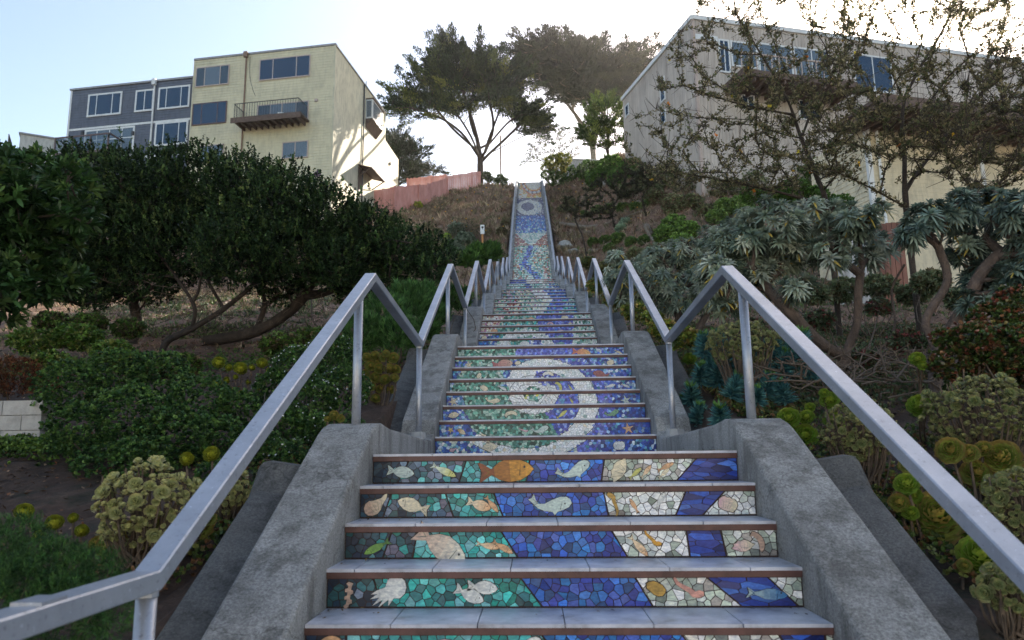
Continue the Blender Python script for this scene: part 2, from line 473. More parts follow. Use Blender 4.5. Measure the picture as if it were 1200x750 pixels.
# ================================================================== GROUND
def build_ground():
    xs = np.unique(np.concatenate([np.linspace(-400, -40, 14), np.linspace(-40, -12, 40), np.linspace(-12, -1.6, 80),
                                   [-1.5, -1.42, -1.36, -1.3, -1.24, 1.24, 1.3, 1.36, 1.42, 1.5], np.linspace(1.6, 12, 80), np.linspace(12, 40, 40), np.linspace(40, 400, 14)]))
    ys = np.unique(np.concatenate([np.linspace(-60, -8, 12), np.linspace(-8, 16, 150), np.linspace(16, 64, 170), np.linspace(64, 110, 20), np.linspace(110, 700, 14), [-2.2, -2.0]]))
    X, Y = np.meshgrid(xs, ys, indexing='ij')
    Z = ground(X, Y)
    side = (np.abs(X) > 1.4) & (np.abs(X) < 40) & (Y < 64)
    Z = Z + np.where(side, rng.normal(size=Z.shape) * .018 * (1 + Y / 25).clip(1, 3), 0)
    v = np.stack([X, Y, Z], -1).reshape(-1, 3)
    nx, ny = X.shape
    i, j = np.meshgrid(np.arange(nx - 1), np.arange(ny - 1), indexing='ij')
    a = (i * ny + j).ravel()
    mb = MB(); mb.add(v, np.stack([a, a + ny, a + ny + 1, a + 1], 1))
    o = part('hillside_ground', mb, M['soil'], None, (0, 0, 0), smooth=True)
    tag(o, kind='structure')
build_ground()

# ================================================================== MOSAIC
def clip_half(poly, nx, ny, c):
    out = []; n = len(poly)
    for i in range(n):
        x0, y0 = poly[i]; x1, y1 = poly[(i + 1) % n]
        a = nx * x0 + ny * y0 - c; b = nx * x1 + ny * y1 - c
        if a <= 0: out.append((x0, y0))
        if (a < 0 < b) or (b < 0 < a):
            t = a / (a - b); out.append((x0 + (x1 - x0) * t, y0 + (y1 - y0) * t))
    return out
def voro(poly, size, ax=1.0, shear=0.0):
    """crazy-paved cells inside a convex polygon; returns list of (cell, centroid)"""
    P = np.array([((x + shear * y) / ax, y) for x, y in poly])
    x0, y0 = P.min(0) - size * .3; x1, y1 = P.max(0) + size * .3
    S = []
    ny = max(2, int(round((y1 - y0) / (size * .9)))); dy = (y1 - y0) / ny
    for j in range(ny):
        nx = max(1, int(round((x1 - x0) / size)))
        for i in range(nx):
            S.append((x0 + (i + .5 + (j % 2) * .4) * (x1 - x0) / nx + random.uniform(-.42, .42) * size,
                      y0 + (j + .5) * dy + random.uniform(-.4, .4) * dy))
    S = np.array(S); out = []
    base = [tuple(p) for p in P]
    for s in S:
        d = S - s; dd = (d ** 2).sum(1)
        o = np.argsort(dd)[1:15]
        c = base
        for k in o:
            nx_, ny_ = d[k]; m = (s + S[k]) / 2
            c = clip_half(c, nx_, ny_, nx_ * m[0] + ny_ * m[1])
            if len(c) < 3: break
        if len(c) >= 3:
            c = [(x * ax - shear * y, y) for x, y in c]
            cx = sum(q[0] for q in c) / len(c); cy = sum(q[1] for q in c) / len(c)
            out.append((c, (cx, cy)))
    return out
def put_cells(mb, cells, colf, origin, gap=.0016, y=0.0):
    """riser faces -Y; origin = (x0, y, z0) of riser bottom-left, cells in (x, z) metres"""
    ox, oy, oz = origin
    for c, (cx, cy) in cells:
        col = colf(cx, cy)
        kv = random.uniform(.86, 1.12) if (col and min(col) > .3) else random.uniform(.6, 1.35); col = tuple(min(.82, q * kv) for q in col) if col else col
        if col is None: continue
        r = np.mean([sqrt((x - cx) ** 2 + (z - cy) ** 2) for x, z in c])
        if r < gap * 1.5: continue
        k = 1 - gap / r
        tx, tz = random.gauss(0, .02), random.gauss(0, .02)
        v = [(ox + cx + (x - cx) * k, oy - .004 + (x - cx) * tx + (z - cy) * tz, oz + cy + (z - cy) * k) for x, z in c]
        mb.add(v, [tuple(range(len(v)))[::1]], col)

PAL = {
    'navy': [(.006, .02, .05), (.008, .035, .07), (.012, .05, .085), (.02, .03, .06), (.01, .06, .07)],
    'slate': [(.10, .17, .26), (.06, .12, .2), (.16, .2, .27), (.02, .07, .10), (.03, .13, .15), (.13, .12, .18)],
    'teal': [(.012, .30, .28), (.03, .42, .38), (.12, .52, .50), (.18, .50, .54), (.02, .16, .17), (.05, .36, .36), (.01, .24, .19), (.02, .12, .14)],
    'blue': [(.012, .08, .42), (.016, .13, .52), (.02, .04, .28), (.04, .20, .62), (.01, .05, .33), (.06, .12, .48), (.01, .17, .50), (.01, .06, .2)],
    'deep': [(.008, .035, .26), (.014, .07, .38), (.01, .022, .16), (.04, .13, .46), (.01, .03, .2)],
    'white': [(.78, .80, .80), (.82, .83, .84), (.74, .77, .76), (.80, .78, .73), (.64, .70, .68)],
    'sage': [(.30, .36, .30), (.36, .42, .36), (.25, .29, .27), (.48, .55, .46), (.60, .64, .58), (.36, .33, .30)],
    'peri': [(.08, .12, .52), (.13, .19, .62), (.05, .07, .36), (.22, .29, .64), (.12, .12, .46)],
    'mixblue': [(.03, .09, .42), (.06, .18, .54), (.12, .36, .56), (.26, .42, .62), (.02, .05, .24), (.05, .24, .32), (.50, .60, .70), (.04, .14, .5)],
    'green': [(.03, .14, .10), (.05, .26, .19), (.12, .36, .27), (.24, .46, .36), (.02, .08, .06), (.36, .54, .44), (.08, .28, .24)],
    'mint': [(.36, .50, .45), (.50, .60, .52), (.28, .44, .42), (.58, .62, .52), (.20, .38, .38)],
    'red': [(.34, .03, .03), (.22, .02, .03), (.42, .12, .10), (.5, .2, .16), (.3, .06, .10)],
    'pink': [(.52, .26, .30), (.45, .18, .34), (.6, .4, .38), (.62, .5, .36)],
    'brown': [(.28, .12, .07), (.36, .18, .12), (.20, .08, .05), (.42, .24, .18), (.3, .1, .1)],
    'orange': [(.75, .20, .02), (.74, .28, .03), (.68, .12, .03)],
    'cream': [(.72, .66, .48), (.74, .70, .58), (.66, .58, .42)],
    'night': [(.035, .035, .11), (.06, .06, .17), (.03, .05, .16), (.10, .09, .2), (.02, .02, .07)],
    'moon': [(.56, .58, .55), (.62, .62, .52), (.48, .5, .52)],
    'moondark': [(.06, .06, .12), (.10, .10, .18), (.13, .13, .22)],
    'yellow': [(.7, .6, .12), (.62, .62, .2)],
}
def pick(*names, w=None):
    nme = random.choices(names, w)[0] if len(names) > 1 else names[0]
    c = random.choice(PAL[nme]); k = random.gauss(1, .14)
    return tuple(min(.85, max(.003, q * k)) for q in c)

# polygon motifs, unit length, head towards +x
def ring(cx, cy, rx, ry, n=16, a0=0, a1=2 * pi):
    return [(cx + rx * cos(a0 + (a1 - a0) * i / n), cy + ry * sin(a0 + (a1 - a0) * i / n)) for i in range(n)]
SHAPE = {
    'fish': [(.5, .0), (.42, .10), (.25, .19), (.05, .22), (-.12, .16), (-.26, .05), (-.42, .16), (-.5, .18), (-.44, .0), (-.5, -.18), (-.42, -.14), (-.26, -.05), (-.12, -.15), (.05, -.2), (.25, -.18), (.42, -.09)],
    'slim_fish': [(.5, .0), (.40, .07), (.2, .13), (.0, .12), (-.2, .05), (-.3, .03), (-.46, .13), (-.42, .0), (-.5, -.12), (-.3, -.03), (-.2, -.06), (-.04, -.12), (.2, -.12), (.42, -.06)],
    'whale': [(.5, .08), (.46, .16), (.36, .21), (.2, .19), (.02, .10), (-.14, .0), (-.28, -.02), (-.36, .06), (-.42, .2), (-.46, .1), (-.54, .06), (-.42, -.02), (-.3, -.12), (-.12, -.17), (.06, -.17), (.12, -.24), (.18, -.16), (.34, -.08), (.44, -.02)],
    'snail_shell': [(.5, .32), (.36, .3), (.24, .22), (.10, .22), (-.05, .22), (-.22, .26), (-.38, .2), (-.48, .06), (-.48, -.1), (-.40, -.22), (-.24, -.28), (-.05, -.26), (.10, -.16), (.2, -.02), (.3, .06), (.42, .16)],
    'conch': [(.5, .0), (.36, .08), (.24, .2), (.08, .26), (-.06, .22), (-.16, .26), (-.26, .18), (-.38, .16), (-.36, .08), (-.5, .0), (-.34, -.10), (-.14, -.2), (.06, -.22), (.26, -.16), (.4, -.06)],
    'scallop': [(.36, -.3), (.46, -.1), (.48, .1), (.38, .26), (.24, .34), (.1, .3), (.0, .36), (-.1, .3), (-.24, .34), (-.38, .26), (-.48, .1), (-.46, -.1), (-.36, -.3), (-.1, -.34), (.1, -.34)],
    'jellyfish': [(.5, .05), (.48, .22), (.36, .34), (.18, .38), (.02, .3), (-.06, .12), (-.3, .06), (-.46, -.02), (-.28, -.03), (-.5, -.14), (-.24, -.12), (-.46, -.32), (-.14, -.18), (-.3, -.38), (.0, -.2), (-.02, -.36), (.14, -.18), (.3, -.2), (.44, -.1)],
    'starfish': [(cos(radians(90 + 36 * i)) * (.5 if i % 2 == 0 else .17), sin(radians(90 + 36 * i)) * (.5 if i % 2 == 0 else .17)) for i in range(10)],
    'seahorse': [(.5, .16), (.42, .24), (.3, .18), (.24, .08), (.06, .06), (-.12, .0), (-.3, -.04), (-.5, .02), (-.46, -.08), (-.3, -.14), (-.1, -.12), (.1, -.08), (.28, -.10), (.4, -.02), (.46, .06)],
    'coral': [(.5, .1), (.42, .16), (.36, .06), (.26, .08), (.22, .18), (.12, .16), (.12, .06), (.0, .06), (-.06, .16), (-.16, .14), (-.14, .05), (-.3, .05), (-.4, .14), (-.5, .06), (-.42, -.04), (-.3, -.06), (-.26, -.16), (-.14, -.14), (-.12, -.06), (.04, -.06), (.1, -.15), (.2, -.13), (.22, -.05), (.36, -.06), (.46, -.1)],
    'pebble': [(x + random.uniform(-.03, .03), y + random.uniform(-.03, .03)) for x, y in ring(0, 0, .48, .3, 12)],
    'crescent': ring(0, -.1, .5, .42, 10, .1, pi - .1) + ring(0, -.14, .34, .2, 10, pi - .05, .05),
}
def inlay(parent, kind, x, y, z, L, ang=0., col=(.7, .68, .58), flip=1, col2=None, name=None, part_of=None):
    """raised hand-made tile on a riser face that looks towards -Y"""
    pts = SHAPE[kind]; ca, sa = cos(radians(ang)), sin(radians(ang))
    def T(p, k=1.0, dy=0.0): 
        px_, pz_ = p[0] * flip * L * k, p[1] * L * k
        return (x + px_ * ca - pz_ * sa, y + dy, z + px_ * sa + pz_ * ca)
    mb = MB(); n = len(pts)
    if flip < 0: pts = pts[::-1]
    # dark grout rim
    mb.add([T(p, 1.0 + .006 / L * 1.6, -.0046) for p in pts], [tuple(range(n))], (.02, .012, .01))
    f = [T(p, 1, -.0085) for p in pts]; b = [T(p, 1.01, -.003) for p in pts]
    mb.add(f + b, [(i, n + i, n + (i + 1) % n, (i + 1) % n) for i in range(n)], tuple(q * .6 for q in col))
    # front in vertical bands of slightly different glaze
    c2 = col2 or tuple(q * .8 for q in col)
    k = 7; xs = [p[0] for p in pts]; lo, hi = min(xs), max(xs)
    for i in range(k):
        a = lo + (hi - lo) * i / k; e = lo + (hi - lo) * (i + 1) / k
        q = clip_half(pts, -1, 0, -a); q = clip_half(q, 1, 0, e) if len(q) > 2 else q
        if len(q) > 2:
            t = i / (k - 1) + random.uniform(-.12, .12); t = min(1, max(0, t))
            g = .004 if col2 and k else 0
            mb.add([T(p, 1, -.0087) for p in q], [tuple(range(len(q)))], tuple(col[m] * t + c2[m] * (1 - t) for m in range(3)))
    dk = tuple(q * .35 for q in col)
    def line(p, q, w=.012):
        d = A3(q[0] - p[0], q[1] - p[1]); d = d / (np.linalg.norm(d) + 1e-9); nn = (-d[1] * w, d[0] * w)
        mb.add([T((p[0] - nn[0], p[1] - nn[1]), 1, -.0092), T((q[0] - nn[0] * .4, q[1] - nn[1] * .4), 1, -.0092), T((q[0] + nn[0] * .4, q[1] + nn[1] * .4), 1, -.0092), T((p[0] + nn[0], p[1] + nn[1]), 1, -.0092)], [(0, 1, 2, 3)], dk)
    if kind in ('fish', 'slim_fish', 'whale'):
        mb.add([T((.34 + .022 * cos(a), .05 + .022 * sin(a)), 1, -.0093) for a in np.linspace(0, 2 * pi, 7)[:-1]], [tuple(range(6))], (.02, .02, .02))
        line((.24, -.1), (.27, .1))
        line((-.3, 0), (-.44, .08)); line((-.3, 0), (-.44, -.08))
    if kind in ('conch', 'scallop', 'snail_shell'):
        for t in (-.3, -.12, .06, .22):
            line((t * .5, -.24 if kind == 'scallop' else -.16), (t * 1.1, .22 if kind == 'scallop' else .14), .009)
    if kind == 'starfish':
        for i in range(5):
            a = radians(90 + 72 * i); line((0, 0), (cos(a) * .42, sin(a) * .42), .01)
    o = part(name or (kind if kind in ('starfish', 'jellyfish', 'seahorse', 'conch') else kind) + '_tile', mb, M['ceramic'], parent)
    return o

CREAM, MINT, PEACH, YEL = (.70, .62, .44), (.50, .60, .55), (.66, .38, .20), (.58, .56, .16)
WHT, BLU, GRN, GOLD, PINK, SALM, TAN = (.68, .69, .66), (.05, .20, .42), (.22, .42, .08), (.42, .25, .05), (.60, .38, .42), (.62, .30, .24), (.50, .34, .26)
# flight 1: (boundaries top/bottom as fractions, region)
F1 = [
    [((.0, .0), (.10, .07), 'navy'), ((.10, .07), (.26, .24), 'slate'), ((.26, .24), (.435, .425), 'teal'), ((.435, .425), (.64, .63), 'blue'), ((.64, .63), (.89, .835), 'sage'), ((.89, .835), (1, 1), 'deep')],
    [((.0, .0), (.08, .06), 'navy'), ((.08, .06), (.22, .24), 'slate'), ((.22, .24), (.343, .366), 'teal'), ((.343, .366), (.622, .632), 'blue'), ((.622, .632), (.827, .80), 'white'), ((.827, .80), (.925, .868), 'deep'), ((.925, .868), (1, 1), 'white')],
    [((.0, .0), (.11, .09), 'navy'), ((.11, .09), (.17, .16), 'slate'), ((.17, .16), (.368, .405), 'teal'), ((.368, .405), (.624, .658), 'blue'), ((.624, .658), (.795, .80), 'white'), ((.795, .80), (.874, .884), 'deep'), ((.874, .884), (1, 1), 'sage')],
    [((.0, .0), (.10, .12), 'navy'), ((.10, .12), (.414, .458), 'teal'), ((.414, .458), (.655, .689), 'blue'), ((.655, .689), (.804, .872), 'sage'), ((.804, .872), (.93, .988), 'deep'), ((.93, .988), (1, 1), 'sage')],
    [((.0, .0), (.08, .08), 'navy'), ((.08, .08), (.455, .50), 'teal'), ((.455, .50), (.72, .76), 'blue'), ((.72, .76), (.90, .93), 'sage'), ((.90, .93), (.985, .985), 'deep'), ((.985, .985), (1, 1), 'sage')],
    [((.0, .0), (.10, .10), 'navy'), ((.10, .10), (.5, .54), 'teal'), ((.5, .54), (.78, .8), 'blue'), ((.78, .8), (1, 1), 'sage')],
    [((.0, .0), (.12, .12), 'navy'), ((.12, .12), (.55, .58), 'teal'), ((.55, .58), (.84, .86), 'blue'), ((.84, .86), (1, 1), 'sage')],
    [((.0, .0), (.12, .12), 'navy'), ((.12, .12), (.6, .62), 'teal'), ((.6, .62), (1, 1), 'blue')],
]
# inlays: riser index: (kind, frac x, frac z, length, angle, colour, flip, colour2)
I1 = {
    0: [('fish', .078, .5, .15, -8, MINT, 1, None), ('slim_fish', .197, .55, .15, -25, YEL, 1, MINT), ('fish', .37, .5, .30, 4, (.55, .26, .03), 1, (.16, .03, .015)),
        ('whale', .555, .5, .19, 14, MINT, 1, None), ('conch', .68, .5, .15, 62, CREAM, 1, None), ('slim_fish', .722, .33, .09, 40, YEL, 1, None), ('slim_fish', .752, .4, .09, 50, PEACH, 1, CREAM), ('slim_fish', .805, .62, .10, 25, PEACH, 1, None), ('slim_fish', .80, .32, .08, 40, CREAM, 1, None)],
    1: [('snail_shell', .044, .48, .15, 18, CREAM, 1, TAN), ('fish', .137, .48, .165, -18, CREAM, -1, None), ('fish', .305, .5, .125, -18, PEACH, 1, CREAM), ('slim_fish', .338, .52, .10, -50, PEACH, 1, None),
        ('whale', .487, .5, .21, -6, MINT, 1, None), ('seahorse', .647, .5, .12, 98, GOLD, 1, None), ('slim_fish', .697, .4, .08, 120, PEACH, 1, None), ('slim_fish', .762, .6, .10, 60, WHT, 1, None), ('scallop', .93, .45, .105, -20, CREAM, 1, PINK)],
    2: [('slim_fish', .077, .42, .135, 26, GRN, -1, (.05, .14, .03)), ('fish', .226, .45, .27, -32, (.64, .62, .52), 1, TAN), ('slim_fish', .335, .46, .11, -12, PEACH, 1, CREAM), ('slim_fish', .370, .40, .11, -30, PEACH, 1, None),
        ('slim_fish', .684, .42, .12, -48, PEACH, 1, CREAM), ('seahorse', .715, .72, .10, -55, (.6, .3, .03), 1, None), ('conch', .922, .38, .105, 10, CREAM, 1, PINK), ('crescent', .953, .56, .10, -60, TAN, 1, None)],
    3: [('coral', .048, .4, .11, 82, TAN, 1, None), ('jellyfish', .132, .54, .17, 6, WHT, 1, None), ('fish', .305, .42, .13, -24, WHT, 1, None), ('fish', .333, .68, .13, -6, WHT, 1, None),
        ('pebble', .697, .62, .085, -25, GOLD, 1, None), ('seahorse', .762, .64, .14, -42, SALM, 1, None), ('slim_fish', .925, .42, .17, -4, BLU, 1, (.3, .4, .4))],
    4: [('crescent', .05, .7, .10, 10, PEACH, 1, None), ('whale', .42, .66, .14, 5, WHT, 1, None), ('fish', .26, .62, .11, 20, PINK, 1, None), ('pebble', .70, .6, .09, 0, YEL, 1, None), ('fish', .76, .5, .13, 8, SALM, 1, None)],
}
def f1_color(reg):
    def f(cx, cz):
        if reg == 'navy' and cx > .12: return pick('navy', 'slate', 'teal', w=(5, 3, 1))
        if reg == 'slate': return pick('slate', 'teal', 'navy', w=(6, 2, 1.5))
        if reg == 'sage': return pick('sage', 'white', w=(5, 1.4))
        if reg == 'white': return pick('white', 'sage', w=(5, 2))
        return pick(reg)
    return f
def spiral(cx, V):
    """design of the second flight; V = risers down from the top"""
    dx = cx - .452 * W; dy = (V - 4.0) * .158
    r = sqrt(dx * dx + dy * dy); a = math.degrees(atan2(-dy, -dx)) % 360   # 0 left, 90 top, 180 right
    Rw = np.interp(a, [0, 90, 135, 180, 225, 270, 315, 345, 360], [.23, .47, .54, .60, .64, .70, .72, .3, .23])
    Ri = np.interp(a, [0, 60, 100, 135, 180, 225, 270, 315, 360], [.0, .0, .30, .34, .42, .47, .56, .62, .24])
    Rg = np.interp(a, [0, 40, 60, 270, 300, 330, 360], [.66, .60, .55, .55, .62, .66, .66])
    if r < .09: return pick('green', 'yellow', 'white', w=(4, 2, 1))
    if r < .135: return random.choice(PAL['white'])
    if r < .235:
        if 95 < a < 150 and r > .15: return pick('peri', 'white', w=(3, 1))
        return random.choice(PAL['white'])
    if 20 < a < 95 and r < Rw: return random.choice(PAL['white'])
    if 95 <= a < 318 and Ri < r < Rw: return random.choice(PAL['white']) if random.random() < (.95 if a < 265 else .6) else pick('mint', 'cream')
    if 95 <= a < 245 and r < Ri: return pick('peri', 'mixblue', w=(4, 1))
    if (a >= 245 or a < 20) and r < Rg: return pick('green', w=None)
    if a < 60 and dx < -.30 and r < .8 and dy < 0 or (a < 75 and dx < -.18 and V < 1.2): return pick('green', 'mint', w=(5, 1))
    if a >= 318 and r < Rg: return pick('green')
    if V < 1.05 and dx < .55: return pick('peri')
    if 95 < a < 240 and r < Rw + .13: return pick('peri', 'mixblue', w=(4, 1))
    if dx > .55 and V > 4: return pick('mixblue', 'deep', 'blue', w=(2, 3, 2))
    if V > 6.9: return pick('mixblue', 'mint', 'white', w=(5, 1.5, .8))
    return pick('mixblue', 'peri', w=(4, 1))
I2 = {
    0: [('fish', .745, .5, .22, -8, (.62, .36, .14), 1, (.55, .16, .12)), ('slim_fish', .965, .5, .10, -28, CREAM, 1, None)],
    1: [('fish', .277, .5, .24, 6, TAN, 1, (.35, .08, .10)), ('pebble', .365, .6, .07, 10, CREAM, 1, None), ('starfish', .08, .5, .10, 10, CREAM, 1, None), ('scallop', .90, .5, .09, 20, CREAM, 1, None)],
    2: [('fish', .83, .45, .18, -14, (.30, .10, .10), -1, None), ('slim_fish', .267, .5, .10, -40, MINT, 1, None), ('pebble', .15, .5, .07, 60, CREAM, 1, None), ('crescent', .535, .45, .13, 0, CREAM, 1, WHT)],
    3: [('slim_fish', .862, .5, .12, 12, WHT, 1, None), ('slim_fish', .945, .5, .10, -24, WHT, 1, None), ('crescent', .585, .5, .12, -60, YEL, 1, None), ('pebble', .187, .45, .09, -20, CREAM, 1, None), ('slim_fish', .285, .45, .11, -28, WHT, 1, None), ('slim_fish', .65, .4, .07, -60, YEL, 1, None)],
    4: [('starfish', .925, .35, .11, 15, MINT, 1, None), ('whale', .24, .5, .15, -12, CREAM, 1, None), ('starfish', .035, .45, .11, 20, CREAM, 1, None), ('slim_fish', .645, .45, .07, -60, YEL, 1, None)],
    5: [('whale', .835, .5, .14, 8, (.16, .34, .2), 1, None), ('slim_fish', .59, .45, .13, 38, YEL, 1, None), ('crescent', .337, .45, .13, 10, CREAM, 1, None), ('conch', .055, .5, .12, 12, CREAM, 1, None)],
    6: [('starfish', .893, .5, .115, 8, (.66, .40, .22), 1, None), ('whale', .48, .5, .16, 5, MINT, 1, None), ('seahorse', .40, .5, .09, -30, PINK, 1, None), ('starfish', .055, .55, .07, 30, (.6, .46, .14), 1, None), ('conch', .107, .4, .09, -30, CREAM, 1, GOLD)],
    7: [('scallop', .832, .52, .115, 0, WHT, 1, None), ('conch', .25, .5, .15, 8, CREAM, 1, None), ('snail_shell', .083, .3, .07, 0, PINK, 1, None)],
}
def d3(cx, V):
    f = cx / W; dx = (f - .40) * W; dy = (V - 5.1) * .158; r = sqrt(dx * dx + dy * dy)
    if .27 < r < .44 and V < 6: return pick('white', 'mint', w=(6, 1))
    if r <= .27:
        if .08 < dx < .12 or r < .11: return pick('white')
        return pick('peri') if dx > .06 else pick('green', 'mint', 'teal', w=(3, 1, 2))
    if V > 3.2 and f < .16: return pick('mixblue', 'blue')
    if f > .84 - .01 * V: return pick('mint', 'green', 'white', w=(3, 2, 2))
    if f > .49 + .01 * V: return pick('peri', 'blue', w=(4, 1))
    if f < .2 - .03 * V: return pick('pink', 'white', 'red', 'cream', w=(3, 2, 1, 2))
    return pick('green', 'teal', 'mint', w=(3, 2, 1))
def d4(cx, V):
    f = cx / W; b = .73 - .04 * V
    if f > b: return pick('peri', 'blue', 'teal', w=(3, 1, 1)) if f < b + .2 else pick('teal', 'mixblue', 'mint')
    if f > b - .13 - .02 * V: return pick('white', 'cream', 'mint', w=(2, 2, 1))
    if .1 + .05 * (V % 2) < f < .32: return pick('red', 'green', 'cream', 'pink', w=(4, 2, 2, 1))
    return pick('green', 'cream', 'mint', 'pink', w=(4, 2, 3, 1))
def d5(cx, V):
    f = cx / W
    if f > .66 + .04 * V: return pick('blue', 'peri', 'mixblue')
    if f > .46 + .04 * V: return pick('white', 'pink', w=(5, 1))
    if f < .2: return pick('mixblue', 'pink', 'green')
    return pick('green', 'pink', 'brown', 'cream', 'mint', w=(3, 2, 1, 2, 2))
def d6(cx, V):
    f = cx / W
    if .36 < f < .44 + .03 * V: return pick('blue', 'night')
    if f > .8: return pick('blue', 'mint')
    return pick('teal', 'mint', 'white', 'green', w=(3, 3, 2, 1))
def d7(cx, V):
    f = cx / W
    if f < .36: return pick('peri', 'night', 'blue')
    if f < .74: return pick('pink', 'cream', 'white')
    return pick('brown', 'green', 'pink')
def du1(cx, V):
    f = cx / W
    if V < 20:
        r = sqrt(((f - .47) / .47) ** 2 + ((V - 10.5) / 8.6) ** 2); r2 = sqrt(((f - .40) / .24) ** 2 + ((V - 9.8) / 4.6) ** 2)
        if r2 < 1: return pick('moondark')
        if r < 1: return pick('moon', 'mixblue' if f > .65 else 'moon', w=(5, 1))
        if r < 1.25 and V > 10: return pick('moondark', 'moon', w=(4, 1))
        return pick('night', 'white' if random.random() < .12 else 'night')
    if V < 36:
        t = (V - 20) / 16
        if random.random() < .05: return pick('white')
        return pick('night', 'blue', 'mixblue', 'mint', w=(max(.1, 2 - 4 * t), 3, 1 + 3 * t, max(.01, 3 * t - 1.4)))
    if V < 46:
        if abs(f - .5) < .5 * (46.5 - V) / 10.5: return pick('mint', 'white', w=(4, 1))
        return pick('brown', 'red', 'cream', w=(5, 1, 1))
    c = np.interp(V, [46, 50, 54, 58, 61, 64, 68, 73], [.5, .44, .36, .30, .40, .56, .68, .64])
    if abs(f - c) < .085: return pick('blue', 'night', 'peri', 'mixblue')
    if abs(f - c) < .20: return pick('mint', 'mixblue', 'green', w=(4, 1, 1))
    return pick('brown', 'green', 'cream', 'mint', 'pink', 'orange', w=(3, 4, 2, 4, 1, .5))
def du2(cx, V):
    f = cx / W; r = sqrt(((f - .70) * 1.12) ** 2 + ((V + 6) / 32) ** 2)
    a = atan2(V + 6, (f - .7) * 36)
    if r < .50: return pick('white', 'cream')
    if r < .57: return pick('orange', 'yellow', w=(4, 1))
    if r < .66: return pick('white', 'moon') if (int(a * 9) % 3) else pick('moondark')
    if r < .70: return pick('orange', 'red', w=(4, 1))
    if r < .70 + .17 * abs(sin(a * 9)): return pick('orange', 'yellow', 'cream', w=(4, 2, 1))
    return pick('cream', 'white', 'orange', 'yellow', w=(4, 3, 1, 1))

def spiral_lines(mo, i, org, H):
    def strip(pts, wdt=.0045):
        for p, q in zip(pts[:-1], pts[1:]):
            if int(p[1]) != i or int(q[1]) != i or min(p[1], q[1]) < 0: continue
            a = (p[0], (i + 1 - p[1]) * H); b = (q[0], (i + 1 - q[1]) * H)
            if min(a[0], b[0]) < .01 or max(a[0], b[0]) > W - .01: continue
            d = A3(b[0] - a[0], b[1] - a[1]); L = np.linalg.norm(d)
            if L < 1e-5 or L > .15: continue
            nx, nz = -d[1] / L * wdt / 2, d[0] / L * wdt / 2
            v = [(a[0] - nx, a[1] - nz), (b[0] - nx, b[1] - nz), (b[0] + nx, b[1] + nz), (a[0] + nx, a[1] + nz)]
            mo.add([(org[0] + x, org[1] - .0062, org[2] + min(max(z, .004), H - .001)) for x, z in v], [(0, 1, 2, 3)], (.012, .012, .018))
    def curve(rf, a0, a1):
        return [(.452 * W - rf(a) * cos(radians(a)), 4.0 - rf(a) * sin(radians(a)) / .158) for a in np.linspace(a0, a1, 160)]
    strip(curve(lambda a: np.interp(a, [0, 90, 135, 180, 225, 270, 315], [.235, .47, .54, .60, .64, .70, .72]), 0, 315))
    strip(curve(lambda a: np.interp(a, [95, 135, 180, 225, 270, 318], [.24, .34, .42, .47, .56, .62]), 95, 318))
    strip(curve(lambda a: .235, 0, 360)); strip(curve(lambda a: .135 + .02 * sin(radians(a * 3)), 0, 360), .003); strip(curve(lambda a: .09, 0, 360), .003)
    strip(curve(lambda a: np.interp(a, [300, 330, 360, 400, 430], [.62, .66, .66, .62, .58]), 300, 430))
    for a in range(0, 360, 24):
        strip([(.452 * W - r * cos(radians(a + (r - .135) * 260)), 4.0 - r * sin(radians(a + (r - .135) * 260)) / .158) for r in np.linspace(.137, .233, 12)], .003)

